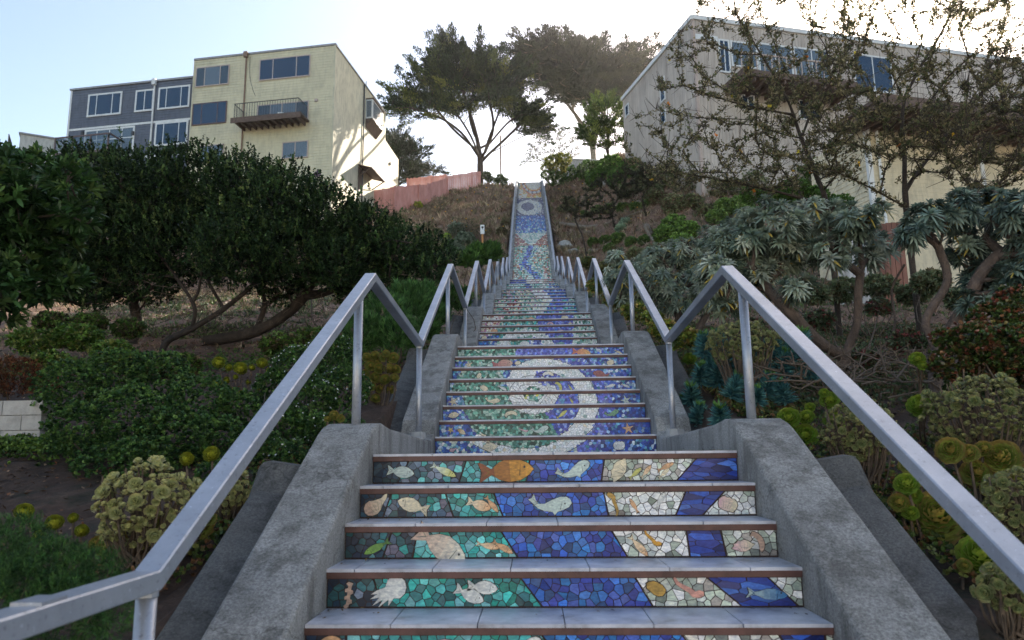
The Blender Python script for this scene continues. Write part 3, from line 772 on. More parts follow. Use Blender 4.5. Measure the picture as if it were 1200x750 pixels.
# ================================================================== STAIR FLIGHTS
HX = W / 2
def flight(idx, n, Yb, Zb, run, rise, label, design=None, size=.035, cells=None, inlays=None, detail=False, ledge=True):
    """first nosing (lowest) at y=Yb; landing below at Zb"""
    top_y = Yb + (n - 1) * run; top_z = Zb + n * rise
    t = thing('stair_flight', label, 'stairs', (0, Yb, Zb), 'mosaic stair flights climbing the slope')
    # concrete core with landing slab behind the top nosing
    mb = MB()
    for k in range(n):
        y0 = Yb + k * run; z1 = Zb + (k + 1) * rise
        y1 = y0 + run if k < n - 1 else y0 + (LAND - .02 if n < 30 or idx == 8 else 1.2)
        mb.box((-HX, y0 + .012, z1 - rise - (.1 if k else .5)), (HX, y1 + .012, z1 - .012), (1, 1, 1))
    part('concrete_core', mb, M['concrete'], t)
    tr = MB() if not detail else None
    trim_all = MB() if not detail else None
    for k in range(n - 1, -1, -1):
        i = n - 1 - k                       # riser index counted down from the top
        y0 = Yb + k * run; z0 = Zb + k * rise; z1 = z0 + rise
        depth = run if k < n - 1 else (LAND - .03 if n < 30 or idx == 8 else 1.2)
        m1 = tr if tr is not None else MB()
        tw = .305; x = -HX + (.11 if i % 2 else .0) - tw
        if detail:
            while x < HX:
                a, b = max(x + .002, -HX), min(x + tw - .002, HX)
                yy = y0 - .014
                if b - a > .02:
                    for dd in ([depth] if k < n - 1 else [.30, .30, .30, .30, .30, .30, .30, .30][: int(depth / .3)]):
                        m1.box((a, yy, z1 - .012), (b, yy + dd + (.012 if k < n - 1 else -.004), z1))
                        yy += dd
                x += tw
        else:
            m1.box((-HX, y0 - .014, z1 - .012), (HX, y0 + depth - .004, z1))
        m2 = trim_all if trim_all is not None else MB()
        m2.box((-HX, y0 - .011, z1 - (.036 if idx < 3 else .028 if idx < 8 else .022)), (HX, y0 + .013, z1 - .0122))
        if detail:
            part('tread', m1, M['tread'], t)
            part('nosing_trim', m2, M['trim'], t)
        # riser
        TH = .036 if idx < 3 else .028 if idx < 8 else .022
        H = rise - TH
        rb = MB(); rb.box((-HX, y0 + .002, z0), (HX, y0 + .0118, z1 - TH), (1, 1, 1))
        ro = part('mosaic_riser', rb, M['grout'], t)
        mo = MB()
        org = (-HX, y0 + .002, z0)
        if detail or size <= .04:
            if cells is not None:
                for (t0, b0), (t1, b1), reg in cells[min(i, len(cells) - 1)]:
                    g = .003
                    poly = [(b0 * W + g, .006), (b1 * W - g, .006), (t1 * W - g, H - .002), (t0 * W + g, H - .002)]
                    if reg == 'deep': cc = voro(poly, .028, 3.0, .9)
                    else: cc = voro(poly, size)
                    put_cells(mo, cc, f1_color(reg), org, .0021)
            else:
                poly = [(.003, .006), (W - .003, .006), (W - .003, H - .002), (.003, H - .002)]
                put_cells(mo, voro(poly, size), lambda cx, cz: design(cx, i + 1 - cz / H), org, .0008 if size < .03 else .0012)
        else:
            nr = 2; nc = int(W / size)
            for rr in range(nr):
                xs = np.linspace(0.003, W - .003, nc + 1) + np.concatenate([[0], rng.normal(size=nc - 1) * size * .2, [0]])
                for c in range(nc):
                    a, b = xs[c] + .0012, xs[c + 1] - .0012
                    za, zb = .004 + rr * (H - .005) / nr, .0025 + (rr + 1) * (H - .005) / nr
                    mo.add([(org[0] + a, org[1] - .003, z0 + za), (org[0] + b, org[1] - .003, z0 + za), (org[0] + b, org[1] - .003, z0 + zb), (org[0] + a, org[1] - .003, z0 + zb)],
                           [(0, 1, 2, 3)], tuple(min(.85, q * 1.35) for q in design((a + b) / 2, i + 1 - (za + zb) / 2 / H)))
        if design is spiral: spiral_lines(mo, i, org, H)
        part('tesserae', mo, M['mosaic'], ro)
        if inlays:
            for (kind, fx, fz, L, ang, col, flip, c2) in inlays.get(i, []):
                L = min(L, 9)
                inlay(ro, kind, -HX + fx * W, y0 + .002, z0 + .006 + fz * (H - .008), L * (.92 if kind not in ('snail_shell', 'scallop', 'jellyfish') else .85), ang, col, flip, c2)
    if not detail:
        part('treads', tr, M['tread'], t); part('nosing_trim', trim_all, M['trim'], t)
    # cheek walls and outer ledges
    s = rise / run
    for sd in (-1, 1):
        st = []      # (y, ztop, zbottom)
        land = LAND if (n < 30 or idx == 8) else 1.6
        yf = Yb - .30
        prof = [(yf, Zb + .115), (Yb - .10, Zb + .135)]
        y_s = Yb + (.02)
        zl = lambda y: Zb + rise + (y - Yb) * s + .125
        prof += [(Yb - .04, Zb + .17)]
        m_ = max(6, int((n - 1) * run / .3))
        for q in np.linspace(Yb + .03, top_y - .12, m_): prof.append((q, zl(q)))
        prof += [(top_y - .04, top_z + .105), (top_y + .04, top_z + .14), (top_y + .13, top_z + .162), (top_y + .24, top_z + .168), (top_y + .34, top_z + .158)]
        for q in np.linspace(top_y + .5, top_y + land - .302, 6): prof.append((q, top_z + .15 - .055 * (q - top_y - .3) / land))
        mb = MB(); ring_ = []
        for (y, z) in prof:
            e = random.uniform(-.0015, .0015)
            zb_ = Zb - .5 if y < Yb + .2 else (Zb + (y - Yb) * s - .5 if y < top_y else top_z - .6)
            a, b = HX + .001, HX + .283
            ring_.append([(a, zb_), (a, z - .016 + e), (a + .004, z - .005 + e), (a + .014, z + e), (b - .016, z + e), (b - .005, z - .006 + e), (b, z - .018), (b, zb_)])
        v = [(sd * x, prof[i][0], z) for i, r_ in enumerate(ring_) for (x, z) in r_]
        m = 8; fs = []
        for i in range(len(prof) - 1):
            for j in range(m):
                q = (i * m + j, i * m + (j + 1) % m, (i + 1) * m + (j + 1) % m, (i + 1) * m + j)
                fs.append(q if sd < 0 else q[::-1])
        mb.add(v, fs); mb.add(v[:m], [tuple(range(m))[::-1] if sd < 0 else tuple(range(m))]); mb.add(v[-m:], [tuple(range(m)) if sd < 0 else tuple(range(m))[::-1]])
        part('cheek_wall', mb, M['concrete'], t)
        # mortar patch at the foot of the post
        if n < 30:
            pb = MB(); k = 9; yc = Yb - .05
            top = [(sd * (1.045 + .07 * cos(a) * random.uniform(.7, 1.2)), yc - .03 + .10 * sin(a) * random.uniform(.7, 1.3), Zb + .187) for a in np.linspace(0, 2 * pi, k + 1)[:-1]]
            bot = [(sd * (1.045 + (q[0] / sd - 1.045) * 1.5), yc + (q[1] - yc) * 1.5, Zb + .10) for q in top]
            pb.add(top + bot, [tuple(range(k))] + [(i, (i + 1) % k, k + (i + 1) % k, k + i) for i in range(k)])
            part('mortar_patch', pb, M['concrete_pale'], t)
        if ledge:
            mb = MB(); lp = [(Yb - .25, Zb + .02)]
            for q in np.linspace(Yb, top_y - .28, 6): lp.append((q, Zb + rise + (q - Yb) * s - .012))
            lp += [(top_y - .16, top_z - .03), (top_y - .1, top_z - .025)]
            a, b = HX + .2836, HX + .53
            v = []
            for (y, z) in lp: v += [(sd * a, y, z - .5), (sd * a, y, z - .03), (sd * (b - .05), y, z), (sd * (b - .02), y, z - .004), (sd * b, y, z - .03), (sd * b, y, z - .5)]
            m = 6; fs = []
            for i in range(len(lp) - 1):
                for j in range(m):
                    q = (i * m + j, i * m + (j + 1) % m, (i + 1) * m + (j + 1) % m, (i + 1) * m + j)
                    fs.append(q if sd < 0 else q[::-1])
            mb.add(v, fs); mb.add(v[:m], [tuple(range(m))]); mb.add(v[-m:], [tuple(range(m))[::-1]])
            part('side_ledge', mb, M['ledge'], t)
    return t

LBL = ['lowest mosaic stair flight with fish tiles on teal, blue and white risers',
       'mosaic stair flight with the big white spiral, second from the bottom',
       'third mosaic stair flight up with a white arc over teal and blue',
       'fourth mosaic stair flight up with red flowers beside a blue stream',
       'fifth mosaic stair flight up with pink, white and blue tile bands',
       'sixth mosaic stair flight up, narrow in view with teal tile bands',
       'seventh mosaic stair flight up, just below the long steep flight']
def fl(i):
    yt, zt = i * PER_Y, i * PER_Z
    return yt - 7 * RUN, zt - 8 * RISE
y, z = fl(0); flight(0, 8, y, z, RUN, RISE, LBL[0], None, .036, F1, I1, True)
y, z = fl(1); flight(1, 8, y, z, RUN, RISE, LBL[1], spiral, .0245, None, I2, True)
y, z = fl(2); flight(2, 8, y, z, RUN, RISE, LBL[2], d3, .031, None,
                     {0: [('fish', .44, .4, .16, 0, PEACH, 1, None), ('scallop', .76, .5, .14, 0, CREAM, 1, None), ('pebble', .1, .5, .1, 0, WHT, 1, None)],
                      1: [('crescent', .62, .5, .12, 0, PINK, 1, None), ('starfish', .80, .5, .1, 0, CREAM, 1, None), ('conch', .33, .4, .1, 0, CREAM, 1, None)],
                      2: [('pebble', .12, .5, .12, 0, PEACH, 1, None), ('slim_fish', .71, .4, .1, 0, PINK, 1, None)],
                      3: [('whale', .42, .5, .15, 0, (.15, .34, .25), 1, None), ('whale', .69, .5, .14, 0, (.2, .4, .35), 1, None), ('scallop', .04, .5, .1, 0, CREAM, 1, None)],
                      4: [('pebble', .39, .5, .16, 0, WHT, 1, None), ('slim_fish', .69, .5, .14, 0, (.2, .4, .35), 1, None)]}, True)
for i, d in ((3, d4), (4, d5), (5, d6), (6, d7)):
    y, z = fl(i); flight(i, 8, y, z, RUN, RISE, LBL[i], d, .038)
flight(8, U1_N, U1_Y0, U1_Z0, U1_RUN, U1_RISE, 'long steep mosaic stair flight with the river, sea and round moon', du1, .055, ledge=False)
flight(9, U2_N, U2_Y0, U2_Z0, U2_RUN, U2_RISE, 'topmost mosaic stair flight with the orange sun', du2, .055, ledge=False)
# lower landing where the photographer stands
mb = MB(); mb.box((-1.5, -9, -1.40), (1.5, -7 * RUN + .01, -8 * RISE)); o = part('lower_landing', mb, M['concrete'], None, (0, -4, -1.2)); tag(o, kind='structure')

# ================================================================== HANDRAILS
def handrail(sd, label):
    t = thing('handrail', label, 'handrail', (sd * 1.04, 0, 0), 'zigzag handrails of the mosaic stairs')
    pts = [(-7.5, -PER_Z + .88)]
    posts = [(-6.5, -PER_Z), (-4.6, -PER_Z)]
    for i in range(7):
        ty, tz = i * PER_Y, i * PER_Z
        pts += [(ty - 7 * RUN - .09 - (.16 if (i == 0 and sd > 0) else 0), tz - PER_Z + .92 - (.04 if i == 0 else 0) - (.08 if (i == 0 and sd > 0) else 0)), (ty + .42, tz + 1.03)]
        posts += [(ty - 7 * RUN - .09 - (.16 if (i == 0 and sd > 0) else 0), tz - PER_Z + .12), (ty + .14, tz + .13)]
    s = U1_RISE / U1_RUN
    pts += [(U1_Y0 - .1, U1_Z0 + .93), (U1_Y1 + .4, U1_Z1 + 1.03), (U2_Y0 - .1, U2_Z0 + .95), (U2_Y1 + .5, U2_Z1 + 1.1), (U2_Y1 + 1.2, U2_Z1 + 1.1)]
    for q in np.arange(U1_Y0 - .1, U1_Y1 + .4, 1.75): posts.append((q, U1_Z0 + max(0, (q - U1_Y0)) * s + .12))
    s2 = U2_RISE / U2_RUN
    for q in np.arange(U2_Y0 - .1, U2_Y1 + .6, 1.7): posts.append((q, U2_Z0 + max(0, (q - U2_Y0)) * s2 + .12))
    P = np.array(pts); mb = MB()
    hw, hh, ch = .034, .024, .004
    sec = [(-hw, -hh + ch), (-hw, hh - ch), (-hw + ch, hh), (hw - ch, hh), (hw, hh - ch), (hw, -hh + ch), (hw - ch, -hh), (-hw + ch, -hh)]
    V = []
    for i in range(len(P)):
        d0 = P[i] - P[i - 1] if i else P[1] - P[0]; d1 = P[i + 1] - P[i] if i < len(P) - 1 else d0
        d0 = d0 / np.linalg.norm(d0); d1 = d1 / np.linalg.norm(d1)
        nrm = A3(-(d0[1] + d1[1]), d0[0] + d1[0]); nrm /= np.linalg.norm(nrm)
        n0 = A3(-d0[1], d0[0]); nrm = nrm / max(.4, nrm @ n0)
        for x, h in sec: V.append((sd * 1.04 + x, P[i][0] + nrm[0] * h, P[i][1] + nrm[1] * h))
    m = 8
    mb.add(V, [(i * m + j, i * m + (j + 1) % m, (i + 1) * m + (j + 1) % m, (i + 1) * m + j) for i in range(len(P) - 1) for j in range(m)])
    mb.add(V[:m], [tuple(range(m))[::-1]]); mb.add(V[-m:], [tuple(range(m))])
    part('rail', mb, M['rail'], t)
    for (y, z) in posts:
        zt = float(np.interp(y, P[:, 0], P[:, 1])) - hh * 1.05
        pb = MB(); pb.tube([(sd * 1.04, y, z - .1), (sd * 1.04, y, zt)], .0245 if y < 20 else .024, 16 if y < 8 else 8)
        part('post', pb, M['rail'], t, smooth=True)
        if y > -4 and y < 20:
            cb = MB(); cb.tube([(sd * 1.04, y, zt - .012), (sd * 1.04, y, zt + .001)], .0275, 14); part('weld_collar', cb, M['rail'], t)
    if sd < 0:
        mb = MB(); yq = -7 * RUN - .50; zq = float(np.interp(yq, P[:, 0], P[:, 1])) + hh
        mb.box((-1.04 - .03, yq - .04, zq), (-1.04 + .03, yq + .04, zq + .007)); part('splice_plate', mb, M['rail'], t)
handrail(-1, 'silver zigzag steel handrail on the left side of the mosaic stairs')
handrail(1, 'silver zigzag steel handrail on the right side of the mosaic stairs')
# ================================================================== BUILDINGS
def paint(name, col, rough=.7, siding=None, var=.12, stain=.25):
    m, nt, b, _ = new_mat(name)
    n1 = noise(nt, .7, 8, .7); n2 = noise(nt, 5, 6, .7, stretch=(1, 1, .3))
    r = ramp(nt, n1.outputs['Fac'], [(.3, tuple(c * (1 - var) for c in col)), (.7, tuple(min(1, c * (1 + var)) for c in col))])
    r2 = ramp(nt, n2.outputs['Fac'], [(.35, (1 - stain,) * 3), (.55, (1, 1, 1))])
    mx = N(nt, 'ShaderNodeMix', data_type='RGBA', blend_type='MULTIPLY'); mx.inputs[0].default_value = 1
    nt.links.new(r.outputs[0], mx.inputs[6]); nt.links.new(r2.outputs[0], mx.inputs[7])
    nt.links.new(mx.outputs[2], b.inputs['Base Color']); b.inputs['Roughness'].default_value = rough
    n3 = noise(nt, 30, 5, .7); bump(nt, b, n3.outputs['Fac'], .25, .01)
    return m
M['cream_siding'] = paint('cream_painted_siding', (.64, .585, .41), .65, stain=.15)
M['cream_stucco'] = paint('cream_stucco', (.62, .57, .42), .85)
M['grey_siding'] = paint('blue_grey_siding', (.12, .135, .175), .6)
M['pale_stucco'] = paint('pale_stucco', (.55, .54, .50), .85)
M['wood_siding'] = None
M['yellow_wall'] = paint('pale_yellow_wall', (.68, .59, .42), .8)
M['dark_wood'] = mottled('dark_brown_wood', [(.3, (.06, .038, .028)), (.7, (.16, .105, .08))], 6, .75, 40, .4, .01)
M['pink_fence'] = mottled('faded_red_boards', [(.3, (.44, .18, .15)), (.55, (.60, .28, .24)), (.75, (.68, .40, .35))], 2.2, .85, 30, .4, .01, stretch=(1, 1, .3))
M['grey_board'] = mottled('weathered_board', [(.3, (.3, .3, .3)), (.7, (.55, .55, .56))], 4, .85, 30, .4, .01, stretch=(1, 1, .2))
M['red_board'] = mottled('redwood_board', [(.3, (.14, .06, .045)), (.7, (.3, .14, .1))], 4, .85, 30, .4, .01, stretch=(1, 1, .2))
M['metal_dark'] = mottled('dark_metal', [(.3, (.02, .02, .022)), (.7, (.05, .05, .055))], 8, .5, 40, .1, .002)
M['pipe'] = mottled('rust_pipe', [(.3, (.16, .09, .06)), (.7, (.3, .2, .14))], 6, .6, 40, .2, .002)
M['flash'] = mottled('roof_flashing', [(.3, (.2, .2, .2)), (.7, (.36, .36, .37))], 5, .5, 40, .1, .002)
M['curtain'] = mottled('curtain', [(.35, (.40, .50, .60)), (.65, (.62, .70, .78))], 5, .8, 30, .0, .01, stretch=(6, 6, .3))
M['inside'] = mottled('dark_room', [(.3, (.02, .025, .03)), (.7, (.035, .04, .05))], 3, .9, 30, 0)
M['frame_tan'] = mottled('tan_window_frame', [(.3, (.42, .32, .27)), (.7, (.55, .44, .38))], 5, .5, 40, .05, .002)
M['frame_brown'] = mottled('brown_window_frame', [(.3, (.09, .05, .045)), (.7, (.15, .09, .08))], 5, .5, 40, .05, .002)
def glass(name, tint, mixv):
    m, nt, b, out = new_mat(name)
    b.inputs['Base Color'].default_value = (*tint, 1); b.inputs['Roughness'].default_value = .04
    b.inputs['Specular IOR Level'].default_value = .55
    n1 = noise(nt, 1.2, 2); bump(nt, b, n1.outputs['Fac'], .05, .05)
    tr = nt.nodes.new('ShaderNodeBsdfTransparent'); ms = N(nt, 'ShaderNodeMixShader'); ms.inputs[0].default_value = mixv
    nt.links.new(b.outputs[0], ms.inputs[1]); nt.links.new(tr.outputs[0], ms.inputs[2]); nt.links.new(ms.outputs[0], out.inputs[0])
    return m
M['glass'] = glass('window_glass', (.025, .065, .13), .25)
M['glass_clear'] = glass('clear_window_glass', (.10, .16, .22), .6)
def wood_siding():
    m, nt, b, _ = new_mat('weathered_vertical_boards')
    tc = nt.nodes.new('ShaderNodeTexCoord')
    n1 = noise(nt, 2.5, 8, .7, stretch=(1, 1, .12)); n2 = noise(nt, .5, 5, .6)
    r = ramp(nt, n1.outputs['Fac'], [(.3, (.40, .34, .30)), (.5, (.54, .48, .43)), (.7, (.64, .58, .53))])
    r2 = ramp(nt, n2.outputs['Fac'], [(.3, (.8, .78, .76)), (.7, (1.1, 1.08, 1.05))])
    mx = N(nt, 'ShaderNodeMix', data_type='RGBA', blend_type='MULTIPLY'); mx.inputs[0].default_value = 1
    nt.links.new(r.outputs[0], mx.inputs[6]); nt.links.new(r2.outputs[0], mx.inputs[7])
    nt.links.new(mx.outputs[2], b.inputs['Base Color']); b.inputs['Roughness'].default_value = .8
    return m
M['wood_siding'] = wood_siding()
ZV = A3(0, 0, 1)

class Facade:
    """vertical wall plane: corner C (z=0 reference), e along the wall, n outward"""
    def __init__(s, C, e, n): s.C, s.e, s.n = np.asarray(C, float), np.asarray(e, float), np.asarray(n, float)
    def uv(s, px, py):
        p = on_plane(px, py, s.C, s.n); return float((p - s.C) @ s.e), float(p[2])
    def P(s, u, z, o=0.0):
        return A3(s.C[0], s.C[1], 0) + s.e * u + s.n * o + ZV * z
    def slab(s, mb, u0, u1, z0, z1, o0, o1, col=(1, 1, 1)):
        u0, u1 = sorted((u0, u1)); z0, z1 = sorted((z0, z1))
        mb.obox(s.P(u0, z0, o0), s.e * (u1 - u0), s.n * (o1 - o0), ZV * (z1 - z0), col)
    def rect(s, x0, y0, x1, y1):
        """left-mid, right-mid, top and bottom of a window seen in the picture"""
        xm, ym = (x0 + x1) / 2, (y0 + y1) / 2
        u0 = s.uv(x0, ym)[0]; u1 = s.uv(x1, ym)[0]; z1 = s.uv(xm, y0)[1]; z0 = s.uv(xm, y1)[1]
        return min(u0, u1), max(u0, u1), z0, z1
    def window(s, parent, r, frame, splits=(.25, .75), ft=.09, curtain=(), proud=.05, clear=False, hbar=None):
        u0, u1, z0, z1 = r
        s = Facade(s.C + s.n * .036, s.e, s.n)
        fm = MB()
        s.slab(fm, u0, u1, z1 - ft, z1, .0, proud); s.slab(fm, u0, u1, z0, z0 + ft, .0, proud + .02)
        s.slab(fm, u0, u0 + ft, z0 + ft, z1 - ft, 0, proud); s.slab(fm, u1 - ft, u1, z0 + ft, z1 - ft, 0, proud)
        w = u1 - u0
        for q in splits: s.slab(fm, u0 + w * q - .03, u0 + w * q + .03, z0 + ft, z1 - ft, 0, proud - .008)
        if hbar:
            for q in hbar: s.slab(fm, u0 + ft, u1 - ft, z0 + (z1 - z0) * q - .035, z0 + (z1 - z0) * q + .035, 0, proud - .005)
        f = part('window', fm, frame, parent)
        im = MB(); s.slab(im, u0 + ft, u1 - ft, z0 + ft, z1 - ft, .001, .012); part('dark_interior', im, M['inside'], f)
        edges = [0] + list(splits) + [1]
        for i in curtain:
            a = u0 + w * edges[i] + (ft if i == 0 else .03); b = u0 + w * edges[i + 1] - (ft if i == len(edges) - 2 else .03)
            cm = MB(); k = max(6, int((b - a) / .07)); us = np.linspace(a, b, k * 2 + 1)
            v = []; 
            for j, uu in enumerate(us):
                o = .0155 + (.006 if j % 2 else 0)
                v += [s.P(uu, z0 + ft, o), s.P(uu, z1 - ft, o)]
            cm.add(v, [(2 * j, 2 * j + 2, 2 * j + 3, 2 * j + 1) for j in range(2 * k)]); part('curtain', cm, M['curtain'], f)
        gm = MB(); s.slab(gm, u0 + ft, u1 - ft, z0 + ft, z1 - ft, proud - .022, proud - .016)
        part('pane', gm, M['glass_clear'] if (clear or curtain) else M['glass'], f)
        return f
def lap_wall(mb, F, u0, u1, z0, z1, step=.19, proud=.022, n0=0.0):
    z = z0
    while z < z1 - .01:
        zt = min(z + step, z1)
        a, b = F.P(u0, z, n0 + proud), F.P(u1, z, n0 + proud); c, d = F.P(u1, zt, n0 + .004), F.P(u0, zt, n0 + .004)
        mb.add([a, b, c, d, F.P(u0, z, n0), F.P(u1, z, n0)], [(0, 1, 2, 3), (4, 5, 1, 0)]); z = zt
def board_wall(mb, F, u0, u1, z0, z1f, step=.22, proud=.02):
    """vertical boards, z1f(u) gives the top"""
    u = min(u0, u1); e_ = max(u0, u1)
    while u < e_ - .01:
        w = min(step, e_ - u) - .02
        p = proud + random.uniform(-.004, .004)
        v = [F.P(u, z0, 0), F.P(u + w, z0, 0), F.P(u + w, z1f(u + w), 0), F.P(u, z1f(u), 0), F.P(u, z0, p), F.P(u + w, z0, p), F.P(u + w, z1f(u + w), p), F.P(u, z1f(u), p)]
        mb.add(v, [(4, 5, 6, 7), (0, 1, 5, 4), (1, 2, 6, 5), (2, 3, 7, 6), (3, 0, 4, 7)])
        u += step
def along(C, e, z, px, lo, hi):
    for _ in range(50):
        m = (lo + hi) / 2
        if (proj(C * A3(1, 1, 0) + e * m + ZV * z)[0] - px) * (proj(C * A3(1, 1, 0) + e * lo + ZV * z)[0] - px) <= 0: hi = m
        else: lo = m
    return (lo + hi) / 2

# ---- cream building on the left
ANG = radians(7.6)
e2 = A3(sin(ANG), cos(ANG), 0); e1 = A3(-cos(ANG), sin(ANG), 0)      # depth, towards the left
YC = 43.0
Cc = at(393, 53, YC); zroof = Cc[2]; Cb = A3(Cc[0], Cc[1], 0)
wf = along(Cb, e1, zroof, 228, 2, 20)
front = Facade(Cb, e1, -e2); side = Facade(Cb, e2, -e1)
zg = float(ground(Cb[0], Cb[1])) - 1.5
t = thing('apartment_building', 'cream apartment building with lap siding, a brown balcony and sunlit side wall', 'building', (Cb[0], Cb[1], zg))
pts = [side.uv(430, 110), side.uv(452, 147), side.uv(453, 166), side.uv(467, 187)]
poly = [(0, zg), (0, zroof), (pts[1][0], zroof), (pts[1][0] + .01, pts[2][1]), (pts[3][0], pts[3][1]), (pts[3][0], zg)]
mb = MB(); vA = [side.P(u, z, 0) for u, z in poly]; vB = [side.P(u, z, -wf) for u, z in poly]; n = len(poly)
mb.add(vA + vB, [tuple(range(n)), tuple(range(2 * n - 1, n - 1, -1))] + [(i, n + i, n + (i + 1) % n, (i + 1) % n) for i in range(n)])
part('side_wall', mb, M['cream_stucco'], t)
mb = MB(); lap_wall(mb, front, -.02, wf, zg, zroof, .2, .03, .003); part('front_siding', mb, M['cream_siding'], t)
for a_, b_ in ((-.06, .06), (wf - .1, wf)):
    mb = MB(); front.slab(mb, a_, b_, zg, zroof, .004, .05); part('corner_board', mb, M['cream_stucco'], t)
mb = MB(); front.slab(mb, -.08, wf, zroof - .02, zroof + .12, -.3, .09); side.slab(mb, .0, pts[1][0], zroof - .015, zroof + .10, -.3, .07)
part('roof_edge', mb, M['flash'], t)
fw = front
for r, fr, cu in (((230, 78, 269, 101), 'frame_tan', (1,)), ((226, 120.5, 266, 146), 'frame_brown', ()), ((304.5, 67.5, 364, 92.5), 'frame_tan', ()), ((234, 170, 262.5, 190), 'frame_tan', (0, 1))):
    fw.window(t, fw.rect(*r), M[fr], (.27, .73) if cu != (0, 1) else (.5,), .07, cu)
fw.window(t, fw.rect(331, 166, 361.5, 186), M['frame_tan'], (.5,), .07, (0, 1))
# balcony door and balcony
r = fw.rect(302, 121, 362, 143.5); fw.window(t, r, M['frame_tan'], (.25, .52, .75), .07, (1, 2))
uL = fw.uv(284, 150)[0]; uR = fw.uv(361, 146)[0]; zd = r[2] - .05; bd = 1.35
bt = MB(); fw.slab(bt, uL + .1, uR - .1, zd - .12, zd, .03, bd); bal = part('balcony', bt, M['dark_wood'], t)
jm = MB()
for u in np.linspace(min(uL, uR) + .15, max(uL, uR) - .25, 11): fw.slab(jm, u, u + .08, zd - .36, zd - .125, .03, bd - .02)
fw.slab(jm, uL + .1, uR - .1, zd - .36, zd + .02, bd + .002, bd + .05); part('joist', jm, M['dark_wood'], bal)
rm = MB(); a0, a1 = min(uL, uR) + .1, max(uL, uR) - .1
fw.slab(rm, a0, a1, zd + 1.0, zd + 1.04, bd - .03, bd + .01)
for u in np.linspace(a0 + .02, a1 - .02, 26): fw.slab(rm, u - .012, u + .012, zd, zd + 1.0, bd - .02, bd)
for uu in (a0, a1):
    fw.slab(rm, uu - .02, uu + .02, zd + 1.0, zd + 1.04, .03, bd - .032)
    for o in np.linspace(.15, bd - .15, 7): fw.slab(rm, uu - .012, uu + .012, zd, zd + 1.0, o, o + .02)
part('railing', rm, M['metal_dark'], bal)
pb = MB(); fw.slab(pb, (a0 + a1) / 2 - 1.1, (a0 + a1) / 2 - .7, zd + .001, zd + .24, bd - .5, bd - .2); part('planter_box', pb, M['white'], bal)
# down pipe on the front
u = fw.uv(287, 100)[0]; u2 = fw.uv(283.5, 190)[0]; um = (u + u2) / 2
pm = MB(); pm.tube([fw.P(um, zg, .09), fw.P(um, zroof - .4, .09), fw.P(um, zroof - .1, .05)], .055, 8); dp = part('drain_pipe', pm, M['pipe'], t)
hb = MB(); fw.slab(hb, um - .14, um + .14, zroof - .25, zroof + .14, .092, .28); part('drain_head', hb, M['pipe'], dp)
cb = MB(); uc = fw.uv(293, 92)[0]; cb.tube(spline([fw.P(uc + .05, zroof - .2, .05), fw.P(uc, zroof - 1.6, .05), fw.P(uc - .25, zroof - 2.6, .05), fw.P(uc - .5, zroof - 3.2, .05)], 4), .015, 5); part('hanging_cable', cb, M['metal_dark'], t)
# side: box window, pipe, awning over a door
s0 = side.uv(429.5, 135); u0, z0 = s0[0] - .2, side.uv(430, 141)[1]; u1 = side.uv(441, 135)[0]; z1 = side.uv(432, 121)[1]
bm_ = MB(); side.slab(bm_, u0, u1, z0, z1, .01, .55); bw = part('box_window', bm_, M['white'], t)
gm = MB(); side.slab(gm, u0 + .15, u1 - .15, z0 + .12, z1 - .12, .552, .57); fr2 = Facade(side.P(u0, 0, 0) , -side.n, -side.e)
fr2.slab(gm, -.45, -.08, z0 + .12, z1 - .12, .002, .02); part('pane', gm, M['glass_clear'], bw)
km = MB(); side.slab(km, u0 - .03, u1 + .03, z1, z1 + .1, .01, .62); part('cap', km, M['dark_wood'], bw); km = MB()
a = side.P(u0, z0 - .005, .55); b = side.P(u1, z0 - .005, .55); c = side.P(u1, z0 - .7, .02); d = side.P(u0, z0 - .7, .02); e = side.P(u0, z0 - .005, .02); f = side.P(u1, z0 - .005, .02)
km.add([a, b, c, d, e, f], [(0, 1, 2, 3), (0, 3, 4), (1, 5, 2), (0, 4, 5, 1)]); part('bracket', km, M['dark_wood'], bw)
us = side.uv(425, 150)[0]; pm = MB(); pm.tube([side.P(us, zg, .07), side.P(us, zroof - .05, .07)], .05, 8); part('drain_pipe', pm, M['metal_dark'], t)
ua = side.uv(419, 200)[0]; ub = side.uv(436, 200)[0]; za = side.uv(425, 199)[1]
am = MB(); am.obox(side.P(ua, za, .02), side.e * (ub - ua), side.n * 1.1 - ZV * .35, ZV * .06)
for q in (ua + .05, ub - .12): am.obox(side.P(q, za - .95, .02), side.e * .06, ZV * .07, side.n * 1.0 + ZV * .62)
part('door_awning', am, M['dark_wood'], t)
dm = MB(); side.slab(dm, ua + .1, ua + 1.0, za - 2.2, za - .12, .012, .06); part('side_door', dm, M['dark_wood'], t)
vm = MB(); vm.tube([side.P(us + 1.6, zroof, -.4), side.P(us + 1.6, zroof + 1.1, -.4)], .05, 6); part('roof_vent', vm, M['white'], t)
hl = MB(); hp = side.uv(457, 192); side.slab(hl, hp[0] - .1, hp[0] + .1, hp[1] - .1, hp[1] + .1, .01, .14); part('wall_lamp', hl, M['metal_dark'], t)
nb = MB(); fw.slab(nb, *(lambda q: (q[0] - .1, q[0] + .1, q[1] - .1, q[1] + .1))(fw.uv(371, 118)), .03, .12); part('vent_cap', nb, M['frame_tan'], t)

